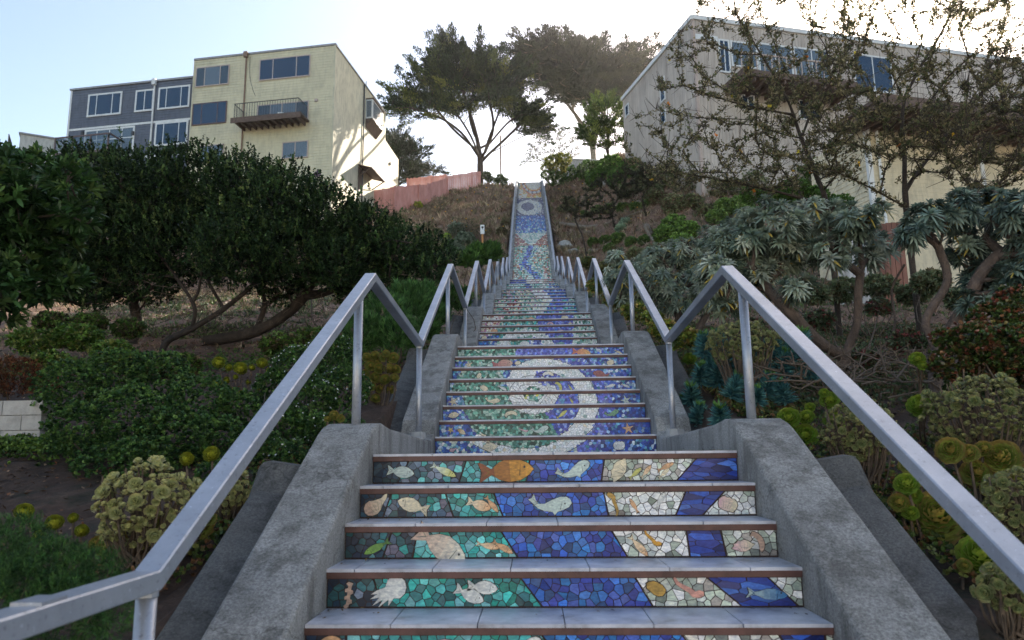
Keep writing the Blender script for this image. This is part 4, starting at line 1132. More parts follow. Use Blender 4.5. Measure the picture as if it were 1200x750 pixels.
# ---- blue-grey building further left
Cg = A3(*(Cb + e1 * (wf + .02) + e2 * 1.0)); zgr = float(on_plane(224, 92, Cg, -e2)[2])
gw = along(Cg, e1, zgr, 84, 2, 25)
G = Facade(Cg, e1, -e2)
t = thing('apartment_building', 'blue-grey apartment building with white window trim beside the cream one', 'building', (Cg[0], Cg[1], zg))
mb = MB(); mb.obox(G.P(0, zg, 0), G.e * gw, -G.n * 11, ZV * (zgr - zg)); part('wall', mb, M['grey_siding'], t)
mb = MB(); lap_wall(mb, G, 0, gw, zg, zgr, .2, .03, .003); part('front_siding', mb, M['grey_siding'], t)
mb = MB(); G.slab(mb, -.0, gw + .08, zgr, zgr + .14, -.3, .12); part('roof_edge', mb, M['flash'], t)
mb = MB(); G.slab(mb, gw - .12, gw + .03, zg, zgr, .004, .06)
zb1 = G.uv(180, 143.5)[1]; G.slab(mb, 0, gw - .125, zb1 - .08, zb1 + .08, .004, .045)
zb2 = G.uv(205, 181)[1]; G.slab(mb, 0, gw * .42, zb2 - .08, zb2 + .08, .004, .045)
part('trim_board', mb, M['white'], t)
up = G.uv(180, 130)[0]; pm = MB(); pm.tube([G.P(up, zg, .09), G.P(up, zgr - .05, .09)], .07, 8); dp = part('drain_pipe', pm, M['white'], t)
hb = MB(); G.slab(hb, up - .14, up + .14, zgr - .3, zgr + .15, .095, .3); part('drain_head', hb, M['white'], dp)
for r, sp in (((103.5, 109.5, 143, 136), (.28, .74)), ((159, 105.5, 181, 131), (.5,)), ((186, 101.5, 223, 127.5), (.28, .74)), ((182, 143, 220.5, 170.5), (.28, .74))):
    G.window(t, G.rect(*r), M['white'], sp, .13)
G.window(t, G.rect(99, 150.5, 157.5, 185), M['white'], (.25, .5, .75), .14, (0, 1, 2, 3), hbar=(.62,))
uL, zz = G.uv(83, 172); uR = G.uv(146, 165)[0]; zr_ = G.uv(115, 168.5)[1]; rm = MB()
a0, a1 = sorted((uL, uR)); G.slab(rm, a0, a1, zr_ - .1, zr_, 1.5, 1.58)
for q in np.linspace(a0 + .05, a1 - .1, 4): G.slab(rm, q, q + .1, zr_ - 1.2, zr_ - .1, 1.5, 1.58)
G.slab(rm, a0, a0 + .08, zr_ - .1, zr_, .05, 1.498); G.slab(rm, a1 - .08, a1, zr_ - .1, zr_, .05, 1.498); G.slab(rm, a0, a1, zr_ - 1.4, zr_ - 1.22, .05, 1.58)
bal = part('balcony_rail', rm, M['frame_brown'], t)
gm = MB(); G.slab(gm, a0 + .1, a1 - .1, zr_ - 1.15, zr_ - .12, 1.53, 1.545); part('pane', gm, M['glass_clear'], bal)
for px in (98, 157):
    q = G.uv(px, 157); lm = MB(); G.slab(lm, q[0] - .09, q[0] + .09, q[1] - .14, q[1] + .14, .03, .2); part('wall_lamp', lm, M['metal_dark'], t)

# ---- pale house at the far left
Ch = at(24, 157, 46); H_ = Facade(A3(Ch[0], Ch[1], 0), A3(cos(radians(30)), sin(radians(30)), 0), A3(sin(radians(30)), -cos(radians(30)), 0))
t = thing('stucco_house', 'small pale stucco house at the left edge beyond the hedge', 'house', (Ch[0], Ch[1], 13))
mb = MB(); wR = 7.5
zt_ = Ch[2]; e_r, n_r = H_.e, H_.n
mb.obox(H_.P(0, 12, 0), e_r * wR, -n_r * 8, ZV * (zt_ - 12)); part('wall', mb, M['pale_stucco'], t)
mb = MB(); mb.obox(H_.P(-.1, zt_, .1), e_r * (wR + .2), -n_r * 8.2, ZV * .12); part('roof_edge', mb, M['flash'], t)
HL = Facade(A3(Ch[0], Ch[1], 0), -n_r, -e_r); q = HL.uv(12, 174)
HL.window(t, (q[0] - .8, q[0] + .8, q[1] - .7, q[1] + .7), M['frame_brown'], (.5,), .08)

# ---- weathered board house on the right
RA = radians(15.9); f2 = A3(-sin(RA), cos(RA), 0); f1 = A3(cos(RA), sin(RA), 0)
Cw = at(811, 23, 34.5); zw = Cw[2]; Cwb = A3(Cw[0], Cw[1], 0)
wl = along(Cwb, f2, zw, 730, 2, 25)
S = Facade(Cwb, f2, -f1); Fq = Facade(Cwb, f1, -f2)
zgw = 8.0; ww = 27.0
t = thing('board_house', 'tall weathered wooden house with vertical boards on the right hillside', 'house', (Cwb[0], Cwb[1], zgw))
mb = MB(); mb.obox(S.P(0, zgw, 0), f2 * wl, f1 * ww, ZV * (zw - zgw)); part('wall', mb, M['wood_siding'], t)
mb = MB(); board_wall(mb, S, .0, wl, zgw, lambda u: zw - .02, .2, .022); board_wall(mb, Fq, .0, ww, zgw, lambda u: zw - .02, .2, .022); part('boards', mb, M['wood_siding'], t)
mb = MB(); S.slab(mb, -.05, wl + .1, zw, zw + .26, -.2, .12); Fq.slab(mb, .01, ww, zw + .002, zw + .255, -.2, .12); part('roof_edge', mb, M['white'], t)
mb = MB(); S.slab(mb, -.06, .1, zgw, zw - .01, .024, .05); Fq.slab(mb, -.05, .11, zgw, zw - .01, .024, .05); part('corner_board', mb, M['frame_tan'], t)
S.window(t, S.rect(774.5, 91, 780.5, 120), M['white'], (), .1, hbar=()); S.window(t, S.rect(775.5, 130, 781.5, 146), M['white'], (), .1)
S.window(t, S.rect(733.5, 122, 738, 137), M['white'], (), .1)
for r, sp in (((842, 47, 855, 86), (.5,)), ((856, 50, 887, 80), ()), ((888, 53, 928, 88), (.5,)), ((930, 58, 972, 98), (.5,)), ((1000, 66, 1045, 108), (.5,))):
    Fq.window(t, Fq.rect(*r), M['white'], sp, .1, tuple(range(len(sp) + 1)) if r[0] in (856, 888, 930) else ())
for r in ((868, 112, 884, 130), (935, 118, 960, 142)): Fq.window(t, Fq.rect(*r), M['white'], (.5,), .1)
mb = MB(); q = Fq.rect(812, 42, 840, 48); Fq.slab(mb, q[0] + .12, q[1], q[2], q[3], .024, .10); part('trim_board', mb, M['white'], t)
q0 = Fq.uv(846, 90); q1 = Fq.uv(912, 100); dm = MB(); Fq.slab(dm, q0[0], q0[0] + 7, q0[1] - .9, q0[1] - .55, .03, 2.0)
for u in np.arange(q0[0] + .1, q0[0] + 7, .6): Fq.slab(dm, u, u + .1, q0[1] - 1.15, q0[1] - .902, .03, 1.95)
dk = part('deck', dm, M['dark_wood'], t)
rm = MB(); Fq.slab(rm, q0[0], q0[0] + 7, q0[1] + .35, q0[1] + .42, 1.9, 1.98)
for u in np.arange(q0[0], q0[0] + 7, .45): Fq.slab(rm, u, u + .05, q0[1] - .55, q0[1] + .35, 1.92, 1.96)
part('railing', rm, M['frame_tan'], dk)
# set-back roof storey
pA = Fq.uv(906, 26); mb = MB(); mb.obox(Fq.P(pA[0] + .4, zw, -2.5), f1 * 6.5, f2 * 4, ZV * 1.5); ph = part('roof_storey', mb, M['wood_siding'], t)
Fp = Facade(Cwb + f2 * 2.5, f1, -f2)
Fp.window(ph, (pA[0] + .9, pA[0] + 6.2, zw + .35, zw + 1.3), M['white'], (.33, .66), .09, (0, 1, 2))

# ---- cream house low on the right
Ck = at(1014, 150, 17.5); zk = Ck[2]; Ckb = A3(Ck[0], Ck[1], 0)
K = Facade(Ckb, f1, -f2); KS = Facade(Ckb, f2, -f1)
t = thing('cream_house', 'pale yellow house wall behind the silvery bushes on the right', 'house', (Ckb[0], Ckb[1], 2.5))
mb = MB(); mb.obox(K.P(0, 2.0, 0), f1 * 9, f2 * 2.6, ZV * (zk - 2.0)); part('wall', mb, M['yellow_wall'], t)
mb = MB(); um_ = K.uv(1150, 200)[0]; lap_wall(mb, K, .0, um_, 4.6, zk, .13, .012, .003); lap_wall(mb, KS, .0, 2.6, 2.0, zk, .15, .02, .003); part('siding', mb, M['yellow_wall'], t)
mb = MB(); K.slab(mb, -.07, .09, 2, zk, .004, .05); KS.slab(mb, -.045, .07, 2, zk, .004, .05); part('corner_board', mb, M['white'], t)
mb = MB(); K.slab(mb, um_ - .06, um_ + .06, 2, zk, .025, .07); part('corner_board', mb, M['white'], t)
mb = MB(); mb.tube([K.P(.30, 2, .09), K.P(.30, zk - .1, .09)], .045, 8); part('drain_pipe', mb, M['white'], t)
mb = MB()
K.slab(mb, -.9, 9, zk + .01, zk + .12, -.5, 1.7)
for u in np.arange(-.85, 9, .32): K.slab(mb, u, u + .09, zk - .16, zk + .009, .075, 1.68)
K.slab(mb, -.9, 9, zk - .18, zk + .14, 1.701, 1.75); part('deck', mb, M['dark_wood'], t)
mb = MB(); K.slab(mb, 5.2, 9, zk - .9, zk - .75, .06, .5); part('gutter', mb, M['white'], t)

# ---- fences
def fence(name, label, segs, mat, bw=.14, gap=.012, thick=.03, rail=True, postw=.11, group=None):
    """segs: list of (p0, p1) with p=(x,y,zbottom,ztop)"""
    p0 = segs[0][0]
    t = thing(name, label, 'fence', (p0[0], p0[1], p0[2]), group)
    bm, rm = MB(), MB()
    for a, b in segs:
        a, b = A3(*a), A3(*b); d = b - a; L = sqrt(d[0] ** 2 + d[1] ** 2); h = A3(d[0] / L, d[1] / L, 0); nn = A3(h[1], -h[0], 0)
        k = int(L / (bw + gap))
        for i in range(k):
            s0 = i * (bw + gap) / L; q = a + d * s0; jz = random.uniform(-.05, .03); o = random.uniform(-.004, .004)
            bm.obox(A3(q[0], q[1], q[2]) + nn * o, h * bw + ZV * (d[3] / L * bw if False else 0), nn * thick, ZV * (q[3] - q[2] + jz))
        for i in range(int(L / 2.2) + 1):
            q = a + d * min(1, i * 2.2 / L)
            pm = MB(); pm.obox(A3(q[0], q[1], q[2] - .4) + nn * (thick + .006), h * postw, nn * postw, ZV * (q[3] - q[2] + .42)); part('post', pm, mat, t)
        if rail:
            for fr in (.2, .85):
                rm.obox(A3(a[0], a[1], a[2] + (a[3] - a[2]) * fr) - nn * .056, A3(d[0], d[1], d[2] + (d[3] - d[2]) * fr), nn * .05, ZV * .09)
    part('boards', bm, mat, t)
    if rail: part('fence_rail', rm, mat, t)
    return t
def fp(x, ytop, ybot, Y):
    a, b = at(x, ytop, Y), at(x, ybot, Y); return (b[0], b[1], b[2] - .3, a[2])
def gp(x, ytop, Y):
    a = at(x, ytop, Y); return (a[0], a[1], float(ground(a[0], a[1])) - .05, a[2])
fence('board_fence', 'faded pink board fence stepping down in front of the cream building', [(fp(394, 228, 250, 50), fp(463.5, 219, 247, 52)), (fp(461, 218.5, 246, 52), fp(502, 215.5, 242, 54.0)), (fp(499, 215, 242, 54), fp(526, 207.5, 234, 55.8))], M['pink_fence'])
fence('board_fence', 'faded pink board fence at the crest left of the tall cypress', [(fp(522, 206, 227, 57), fp(564, 200.5, 222, 57.5))], M['pink_fence'])
fence('board_fence', 'rear pink fence run seen above the stepped fence by the building', [(fp(477, 209.5, 220, 60.5), fp(524, 204.5, 215, 60))], M['pink_fence'])
fence('picket_fence', 'weathered white-grey picket fence behind the silvery echium bush', [(gp(972, 282, 13.2), gp(1014, 280, 13.4))], M['grey_board'], .09, .012)
fence('plank_fence', 'short red-brown plank fence between the silvery bushes and the yellow wall', [(gp(1018, 262, 14.2), gp(1062, 258, 14.4))], M['red_board'], .13, .02)

# ---- small built things
c = at(683, 187, 58.5)
mb = MB(); hw = 2.6
a = at(660, 187, 58.5); b = at(706, 181, 58.5)
mb.obox((a[0], a[1], a[2] - 1.6), (b[0] - a[0], .6, 0), (0, 3.0, 0), (0, 0, 1.6)); mb.obox((a[0] - .06, a[1] - .06, a[2] + .001), (b[0] - a[0] + .12, .6, 0), (0, 3.12, 0), (0, 0, .12))
o = part('retaining_wall', mb, M['concrete_pale'], None, (a[0], a[1], a[2] - 1.6)); tag(o, 'grey concrete retaining wall below the leaning cypress trunks', 'wall')
b_ = at(587, 213, 63.0); mb = MB(); mb.tube([(b_[0], 63, 22.5), (b_[0], 63, b_[2] + 4.6)], .075, 8); 
t = thing('utility_pole', 'thin brown utility pole beside the tall cypress trunk', 'pole', (b_[0], 63, 22.5)); part('shaft', mb, M['pipe'], t)
# sign post on the slope
g = ghit(565.5, 291, 20, 60)
t = thing('sign_post', 'small white sign on an orange wooden stake on the brown slope', 'sign', g)
dd = np.linalg.norm(g - CAM); s_ = dd / 880
mb = MB(); mb.box((g[0] - .05, g[1] - .04, g[2] - .2), (g[0] + .05, g[1] + .04, g[2] + 27 * s_)); M['stake'] = mottled('orange_stake', [(.3, (.38, .16, .05)), (.7, (.55, .25, .09))], 8, .8, 40, .2); part('stake', mb, M['stake'], t)
mb = MB(); mb.box((g[0] - 2.4 * s_, g[1] - .07, g[2] + 17 * s_), (g[0] + 2.4 * s_, g[1] - .045, g[2] + 28 * s_)); sg = part('sign_board', mb, M['white'], t)
mb = MB()
mb.box((g[0] - 1.0 * s_, g[1] - .076, g[2] + 24 * s_), (g[0] + 1.4 * s_, g[1] - .072, g[2] + 26 * s_), (.05, .05, .05)); mb.box((g[0] - .2 * s_, g[1] - .076, g[2] + 22.5 * s_), (g[0] + .5 * s_, g[1] - .072, g[2] + 23.8 * s_), (.05, .05, .05)); part('marking', mb, M['dry'], sg)
# concrete block wall at the left edge
Fb = at(20, 512, 1.5); gz_ = float(ground(Fb[0], 1.5))
t = thing('block_wall', 'low pale concrete block wall at the left edge behind the green shrub', 'wall', (Fb[0], 1.5, gz_))
xr_ = at(47, 500, 1.5)[0]; zt_ = at(20, 474, 1.5)[2]; z0 = gz_ - .12; rI = 0; bm = MB()
while z0 < zt_:
    x1 = xr_
    w1 = .30 if rI % 2 else .15
    while x1 > xr_ - 2.2:
        bm.box((x1 - w1 + .006, 1.5 + random.uniform(-.003, .003), z0), (x1, 1.66, z0 + .104)); x1 -= w1; w1 = .30
    z0 += .11; rI += 1
part('blocks', bm, M['concrete_pale'], t)
bm = MB(); bm.box((xr_ - 2.19, 1.506, gz_ - .14), (xr_ - .006, 1.652, z0 - .012)); part('mortar', bm, M['concrete'], t)

# ---- unseen road and row houses added behind the camera to bounce sunlight back
mb = MB(); mb.box((-60, -24, -3.0), (60, -9.2, float(ground(0, -9.2)) + .05)); tag(part('added_street', mb, M['concrete_pale'], None, (0, -16, -2)), kind='structure')
for k, (x0, hh, mt) in enumerate(((-31, 9.2, 'pale_stucco'), (-15.4, 8.4, 'white'), (.2, 9.6, 'cream_stucco'), (15.8, 8.8, 'pale_stucco'))):
    t = thing('added_row_house', ('pale grey stucco', 'white painted', 'cream stucco', 'light stone-coloured')[k] + ' row house added unseen behind the camera to bounce sunlight', 'house', (x0, -25, -3), 'unseen row houses added for bounced light')
    mb = MB(); mb.box((x0, -36, -3.2), (x0 + 15.5, -25, -3 + hh)); part('wall', mb, M[mt], t)
    FB = Facade((x0 + 15.5, -25, 0), A3(-1, 0, 0), A3(0, 1, 0))
    for q in (2.2, 7.2, 12.2):
        FB.window(t, (q - .9, q + .9, 1.6, 3.4), M['white'], (.5,), .09)
    mb = MB(); mb.box((x0 - .02, -36.1, -3 + hh), (x0 + 15.45, -24.7, -2.75 + hh)); part('roof', mb, M['flash'], t)
# ================================================================== PLANTS
def lobe_pts(lobes, n, shell=.7, inner=.55):
    """lobes (m,6): centre + radii; points near the surface of the union"""
    lob = np.array(lobes, float)
    wts = (lob[:, 3] * lob[:, 5]) ** 1.0; wts /= wts.sum()
    idx = rng.choice(len(lob), n, p=wts)
    d = rdir(n); k = U(shell, 1.05, (n, 1)) * (1 + .10 * np.sin(d[:, :1] * 7 + idx[:, None]) * np.sin(d[:, 2:] * 6))
    P = lob[idx, :3] + d * k * lob[idx, 3:]
    keep = np.ones(n, bool)
    for j in range(len(lob)):
        q = (P - lob[j, :3]) / lob[j, 3:]
        keep &= ~(((q ** 2).sum(1) < inner ** 2) & (idx != j))
    return P[keep], d[keep]
def px_lobes(lst, Y=None, base=None, dY=.0, squash=1.0, dz=.8):
    out = []
    for q in lst:
        px, py, r = q[:3]; y = (q[3] if len(q) > 3 else Y) + (random.uniform(-dY, dY) if dY else 0)
        c = at(px, py, y); s = (y - CAM[1]) / F_PX
        out.append((c[0], c[1], c[2], r * s, r * s * dz, r * s * squash))
    return out
def above(P, d, h=.02):
    k = P[:, 2] > ground(P[:, 0], P[:, 1]) + h
    return P[k], d[k]
def stems_to(mb, base, pts, r0=.02, r1=.006, bend=.25, m=5, col=(1, 1, 1), n=6):
    for p in pts:
        b = np.asarray(base) + A3(random.uniform(-.08, .08), random.uniform(-.08, .08), -.05)
        mid = b * .5 + p * .5 + A3(random.uniform(-bend, bend), random.uniform(-bend, bend), -.1 * bend) * np.linalg.norm(p - b)
        mb.tube(spline([b, mid, p], 3), np.linspace(r0, r1, 7), m, col, False)
def shrub(name, label, cat, lobes, n, k, L, Wd, cols, shape='quad', spread=.9, up=.6, droop=0., group=None, mat='leaf', base=None, stems=7, sr=.015, var=.28, along=.0, smat='stem', w=None, shell=.7, extra=None):
    lob = np.array(lobes)
    if base is None:
        c = lob[:, :3].mean(0); base = gpt(c[0], c[1])
    t = thing(name, label, cat, base, group)
    P, d = lobe_pts(lob, n, shell); P, d = above(P, d)
    D = norm(d + A3(0, 0, up) + rdir(len(P)) * .35)
    mb = MB(); tufts(mb, P, D, k, L * U(.75, 1.25, len(P)), Wd, cols, spread, shape, droop, var, w, along)
    part('foliage', mb, M[mat], t)
    if extra:
        nm, m2, n2, k2, L2, W2, c2, sh = extra
        P2, d2 = lobe_pts(lob, n2, .97); P2, d2 = above(P2, d2)
        mb = MB(); tufts(mb, P2, norm(d2 + A3(0, 0, .5)), k2, L2, W2, c2, 1.0, sh); part(nm, mb, M[m2], t)
    if stems:
        mb = MB(); stems_to(mb, base, [lob[i % len(lob), :3] + rdir(1)[0] * lob[i % len(lob), 3:] * .5 for i in range(stems)], sr, sr * .3)
        part('stems', mb, M[smat], t)
    return t

DK = [(.018, .038, .014), (.028, .055, .018), (.045, .082, .026), (.07, .105, .035)]
MG = [(.025, .065, .02), (.04, .10, .028), (.065, .14, .035), (.10, .18, .045)]
OL = [(.05, .06, .025), (.08, .09, .035), (.12, .12, .05), (.06, .05, .03)]

# ---- big dark shrub tree, left
Yb_ = 5.6
g0 = ghit(190, 414, 3, 30); Yb_ = g0[1]
Lb = px_lobes([(120, 222, 50), (175, 226, 52), (235, 222, 50), (290, 232, 50), (335, 245, 50), (385, 262, 46), (430, 282, 42), (470, 296, 34), (505, 304, 24),
               (95, 290, 50), (150, 290, 55), (215, 290, 58), (280, 300, 50), (345, 300, 48), (400, 315, 36), (445, 326, 28), (110, 330, 38), (170, 335, 30), (330, 335, 28)], Yb_, dY=.55, squash=.8, dz=1.6)
Lb += px_lobes([(415, 342, 24), (465, 338, 22), (508, 322, 18), (95, 345, 26), (526, 308, 12)], Yb_, dY=.5, squash=.8, dz=1.6)
Lb += px_lobes([(190, 250, 60), (300, 270, 60), (400, 300, 40), (110, 280, 55)], Yb_ + 1.1, squash=.8, dz=1.2)
t = thing('shrub_tree', 'wide dark evergreen shrub tree with low twisted trunks below the cream building', 'tree', g0)
P, d = lobe_pts(Lb, 27000, .6, .5)
P = P + A3(0, 0, 1) * (np.clip(d[:, 2:], 0, 1) * rng.exponential(.07, (len(P), 1)))
mb = MB(); tufts(mb, P, norm(d * .6 + A3(0, 0, .75) + rdir(len(P)) * .4), 14, U(.03, .055, len(P)), .024, [(.012, .026, .010), (.018, .040, .013), (.032, .064, .02), (.055, .09, .028), (.09, .12, .04)], .85, 'quad', 0, .4, (.28, .27, .25, .14, .06), .13)
part('crown', mb, M['needle'], t)
def pxp(Y, *pts): return [at(x, y, Y + dy) for x, y, dy in pts]
TR = [pxp(Yb_, (188, 420, 0), (196, 400, .05), (225, 385, 0), (262, 362, .1), (300, 330, .1), (330, 290, .2)),
      pxp(Yb_, (225, 385, 0), (228, 360, -.1), (210, 330, -.1), (180, 290, 0)),
      pxp(Yb_, (262, 362, .1), (240, 320, .3), (235, 280, .4)),
      pxp(Yb_, (240, 400, .5), (300, 388, .5), (345, 360, .5), (375, 325, .5), (420, 300, .6)),
      pxp(Yb_, (155, 402, .5), (160, 375, .5), (150, 340, .5), (120, 300, .4)),
      pxp(Yb_, (300, 388, .5), (310, 350, .6), (290, 300, .7))]
att = np.array([np.array(l[:3]) + rdir(1)[0] * np.array(l[3:]) * .6 for l in Lb for _ in range(9)])
Pn, par, r, tips = skeleton(TR, att, .3, .3, .12, .25, .015, 2.2, .13)
mb = MB(); skel_mesh(mb, Pn, par, r, 7); part('trunk', mb, M['bark'], t, smooth=True)
# bare dead twigs under the crown
mb = MB()
for _ in range(520):
    p = at(random.uniform(100, 500), random.uniform(320, 380), Yb_ + random.uniform(-.5, .8)); q = p + A3(random.gauss(0, .18), random.gauss(0, .15), random.gauss(0, .1)); mb.tube([p, (p + q) / 2 + rdir(1)[0] * .03, q], [.005, .004, .002], 4, cap=False)
tag(part('dead_twigs', mb, M['stem'], t), kind='stuff')

# ---- glossy leaved tree at the left edge
gl = ghit(20, 505, 2.5, 12); Yl = 1.7; gl = gpt(at(-10, 440, Yl)[0], Yl)
Ll = px_lobes([(40, 215, 45), (85, 208, 26), (0, 240, 60), (60, 262, 40), (20, 300, 45), (-30, 330, 60), (45, 335, 26), (75, 325, 20), (-60, 260, 70), (95, 250, 22), (-20, 200, 40)], Yl, dY=.35, squash=.9, dz=1.0)
t = thing('broadleaf_tree', 'glossy green tree with whorled narrow leaves at the left edge', 'tree', gl)
P, d = lobe_pts(Ll, 1750, .55, .4)
mb = MB(); tufts(mb, P, norm(d * .7 + A3(0, 0, .7)), 13, U(.07, .11, len(P)), .024, [(.02, .05, .014), (.03, .075, .02), (.05, .11, .03), (.09, .15, .04)], 1.0, 'lance', .15, .25, (.3, .35, .25, .1), .03)
part('crown', mb, M['leaf'], t)
att = np.array([np.array(l[:3]) + rdir(1)[0] * np.array(l[3:]) * .7 for l in Ll for _ in range(10)])
Pn, par, r, tips = skeleton([[gl - A3(0, 0, .2), at(-8, 400, Yl), at(12, 350, Yl), at(30, 300, Yl), at(42, 255, Yl)], [at(-8, 400, Yl), at(-40, 340, Yl), at(-50, 280, Yl)]], att, .2, .3, .08, .1, .0045, 2.4, .035)
mb = MB(); skel_mesh(mb, Pn, par, r, 7); part('trunk', mb, M['bark'], t, smooth=True)

# ---- low leafy shrubs on the left
shrub('leafy_shrub', 'dense dark green small-leaved shrub left of the lower handrail', 'shrub',
      px_lobes([(80, 455, 42, 1.55), (135, 440, 40, 1.7), (185, 445, 42, 1.7), (235, 470, 40, 1.5), (150, 490, 50, 1.2), (205, 515, 50, 1.0), (95, 505, 42, 1.1), (250, 520, 40, 1.0), (165, 545, 42, .8), (120, 550, 34, .8), (275, 480, 32, 1.4), (255, 560, 28, .75)], 1.2, dY=.12, squash=.8),
      8200, 7, .022, .015, MG, 'round', 1.1, .8, 0, None, 'leaf', None, 14, .01)
shrub('leafy_shrub', 'low green shrub under the twisted trunks of the dark shrub tree', 'shrub',
      px_lobes([(40, 400, 30, 4.2), (90, 395, 30, 4.4), (130, 412, 25, 4.0), (60, 425, 25, 3.6)], 4, squash=.5), 2500, 6, .035, .02, [(.06, .12, .02), (.10, .19, .03), (.15, .25, .05), (.2, .22, .06)], 'round', 1.1, .8, 0, None, 'leaf', None, 6, .01)
shrub('rusty_shrub', 'rusty brown dry heath-like shrub at the left edge', 'shrub',
      px_lobes([(15, 440, 36, 2.6), (50, 450, 22, 2.6), (-30, 450, 40, 2.6)], 2.6, squash=.6), 2600, 7, .03, .006, [(.12, .045, .025), (.2, .08, .04), (.07, .03, .02), (.1, .07, .04)], 'quad', .8, .8, 0, None, 'dry', None, 6, .01)
shrub('white_flower_shrub', 'dense shrub dotted with tiny white flowers behind the left handrail', 'shrub',
      px_lobes([(350, 432, 32, 2.0), (385, 422, 34, 2.2), (405, 455, 30, 1.9), (360, 470, 38, 1.7), (320, 455, 25, 2.0), (330, 500, 34, 1.3), (375, 505, 26, 1.3), (405, 500, 20, 1.3), (300, 520, 26, 1.0), (340, 535, 22, .9)], 1.7, dY=.1, squash=.85),
      6800, 7, .021, .012, MG, 'round', 1.1, .6, 0, None, 'leaf', None, 10, .009, extra=('blossoms', 'leaf', 380, 5, .011, .008, [(.62, .66, .72), (.7, .72, .74)], 'round'))
shrub('rosemary_bush', 'feathery green bush behind the second left handrail peak', 'shrub',
      px_lobes([(450, 372, 28, 4.6), (478, 356, 26, 5.0), (425, 392, 24, 4.2), (498, 350, 18, 5.6), (465, 392, 24, 4.2)], 4.5, squash=.9), 2600, 9, .07, .008, [(.03, .08, .02), (.05, .12, .03), (.08, .17, .05)], 'quad', .6, 1.4, 0, None, 'needle', None, 8, .01, along=.04)
shrub('rosemary_bush', 'small feathery green bush beside the third left handrail peak', 'shrub',
      px_lobes([(535, 352, 16, 8.0), (512, 372, 14, 7.0), (500, 388, 14, 6.0)], 7, squash=.9), 900, 9, .08, .012, [(.03, .08, .02), (.05, .12, .03), (.08, .17, .05)], 'quad', .6, 1.4, 0, None, 'needle', None, 4, .01, along=.04)
shrub('rosemary_bush', 'bright green rounded bush on the slope left of the far handrail', 'shrub',
      px_lobes([(560, 300, 14, 16), (575, 297, 12, 17), (548, 305, 10, 15)], 16, squash=.9), 1000, 8, .16, .03, [(.04, .09, .02), (.07, .14, .03)], 'quad', .6, 1.4, 0, None, 'needle', None, 4, .02)
shrub('feathery_fern', 'fine feathery green fern at the bottom left corner', 'fern',
      px_lobes([(55, 675, 48, -1.55), (15, 640, 40, -1.3), (100, 680, 40, -1.6), (70, 720, 50, -1.7), (10, 700, 50, -1.7), (125, 720, 30, -1.75), (-20, 660, 50, -1.5)], -1.6, squash=.8),
      5200, 9, .018, .0022, [(.02, .06, .015), (.035, .095, .02), (.06, .13, .03)], 'quad', 1.0, .7, 0, None, 'needle', gpt(-1.9, -1.7), 12, .004, along=.02)

# ---- succulents: shared rosette meshes
def rosette_mesh(name, n, inner, outer, cup, tip_w, thick=.012, a0=78, a1=8, fleshy=1.0, red=.3):
    """unit radius rosette about +Z; leaf = stalk quad + two blades, tip faces tinted"""
    mb = MB()
    for i in range(n):
        f = i / (n - 1); az = i * 2.39996; el = radians(a0 + (a1 - a0) * f ** .8 + random.uniform(-4, 4))
        L = .38 + .62 * f ** .7; wd = L * tip_w * random.uniform(.9, 1.1)
        d = A3(cos(az) * cos(el), sin(az) * cos(el), sin(el)); s = A3(-sin(az), cos(az), 0); nn = np.cross(d, s); nn = -nn if nn[2] < 0 else nn
        base = A3(cos(az) * .05, sin(az) * .05, .34 * (1 - f) - .05); L *= (1 - .28 * f)
        def pt(t, q, h): return base + d * (t * L) + s * (q * wd) + nn * h * L
        rows = [(.0, .12, .0), (.35, .26, -.03 * cup), (.65, .42, -.01 * cup), (.86, .42, .05 * cup), (.97, .18, .10 * cup)]
        v = []
        for t, q, h in rows: v += [pt(t, q, h + .10 * cup), pt(t, 0, h), pt(t, -q, h + .10 * cup)]
        v.append(pt(1.03, 0, .14 * cup))
        fs, cs = [], []
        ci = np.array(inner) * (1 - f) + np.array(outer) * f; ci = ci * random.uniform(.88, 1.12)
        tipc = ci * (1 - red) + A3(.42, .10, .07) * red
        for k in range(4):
            a = k * 3; fs += [(a, a + 3, a + 4, a + 1), (a + 1, a + 4, a + 5, a + 2)]; c = ci * .5 if k == 0 else (ci * .8 if k == 1 else (ci * .7 + tipc * .3 if k == 2 else tipc)); cs += [c, c * .92]  # leaf bases darkened in colour, painted shade inside the rosette
        mb.add(v, fs, np.array(cs)); mb.add([v[12], v[13], v[14], v[15]], [(0, 3, 1), (1, 3, 2)], tipc)
    return mb.data(name, M['succulent'], (0, 0, 0), True)
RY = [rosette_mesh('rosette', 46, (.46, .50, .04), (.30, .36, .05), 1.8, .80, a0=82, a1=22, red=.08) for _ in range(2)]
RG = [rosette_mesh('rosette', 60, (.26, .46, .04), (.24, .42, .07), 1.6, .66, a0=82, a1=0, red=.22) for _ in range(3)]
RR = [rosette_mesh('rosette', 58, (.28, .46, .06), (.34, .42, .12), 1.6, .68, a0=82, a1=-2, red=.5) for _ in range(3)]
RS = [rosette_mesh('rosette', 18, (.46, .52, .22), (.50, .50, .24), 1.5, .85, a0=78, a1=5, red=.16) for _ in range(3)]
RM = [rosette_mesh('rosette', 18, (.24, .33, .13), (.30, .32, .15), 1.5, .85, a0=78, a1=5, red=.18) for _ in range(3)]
TOC = lambda p: norm(CAM - np.asarray(p))
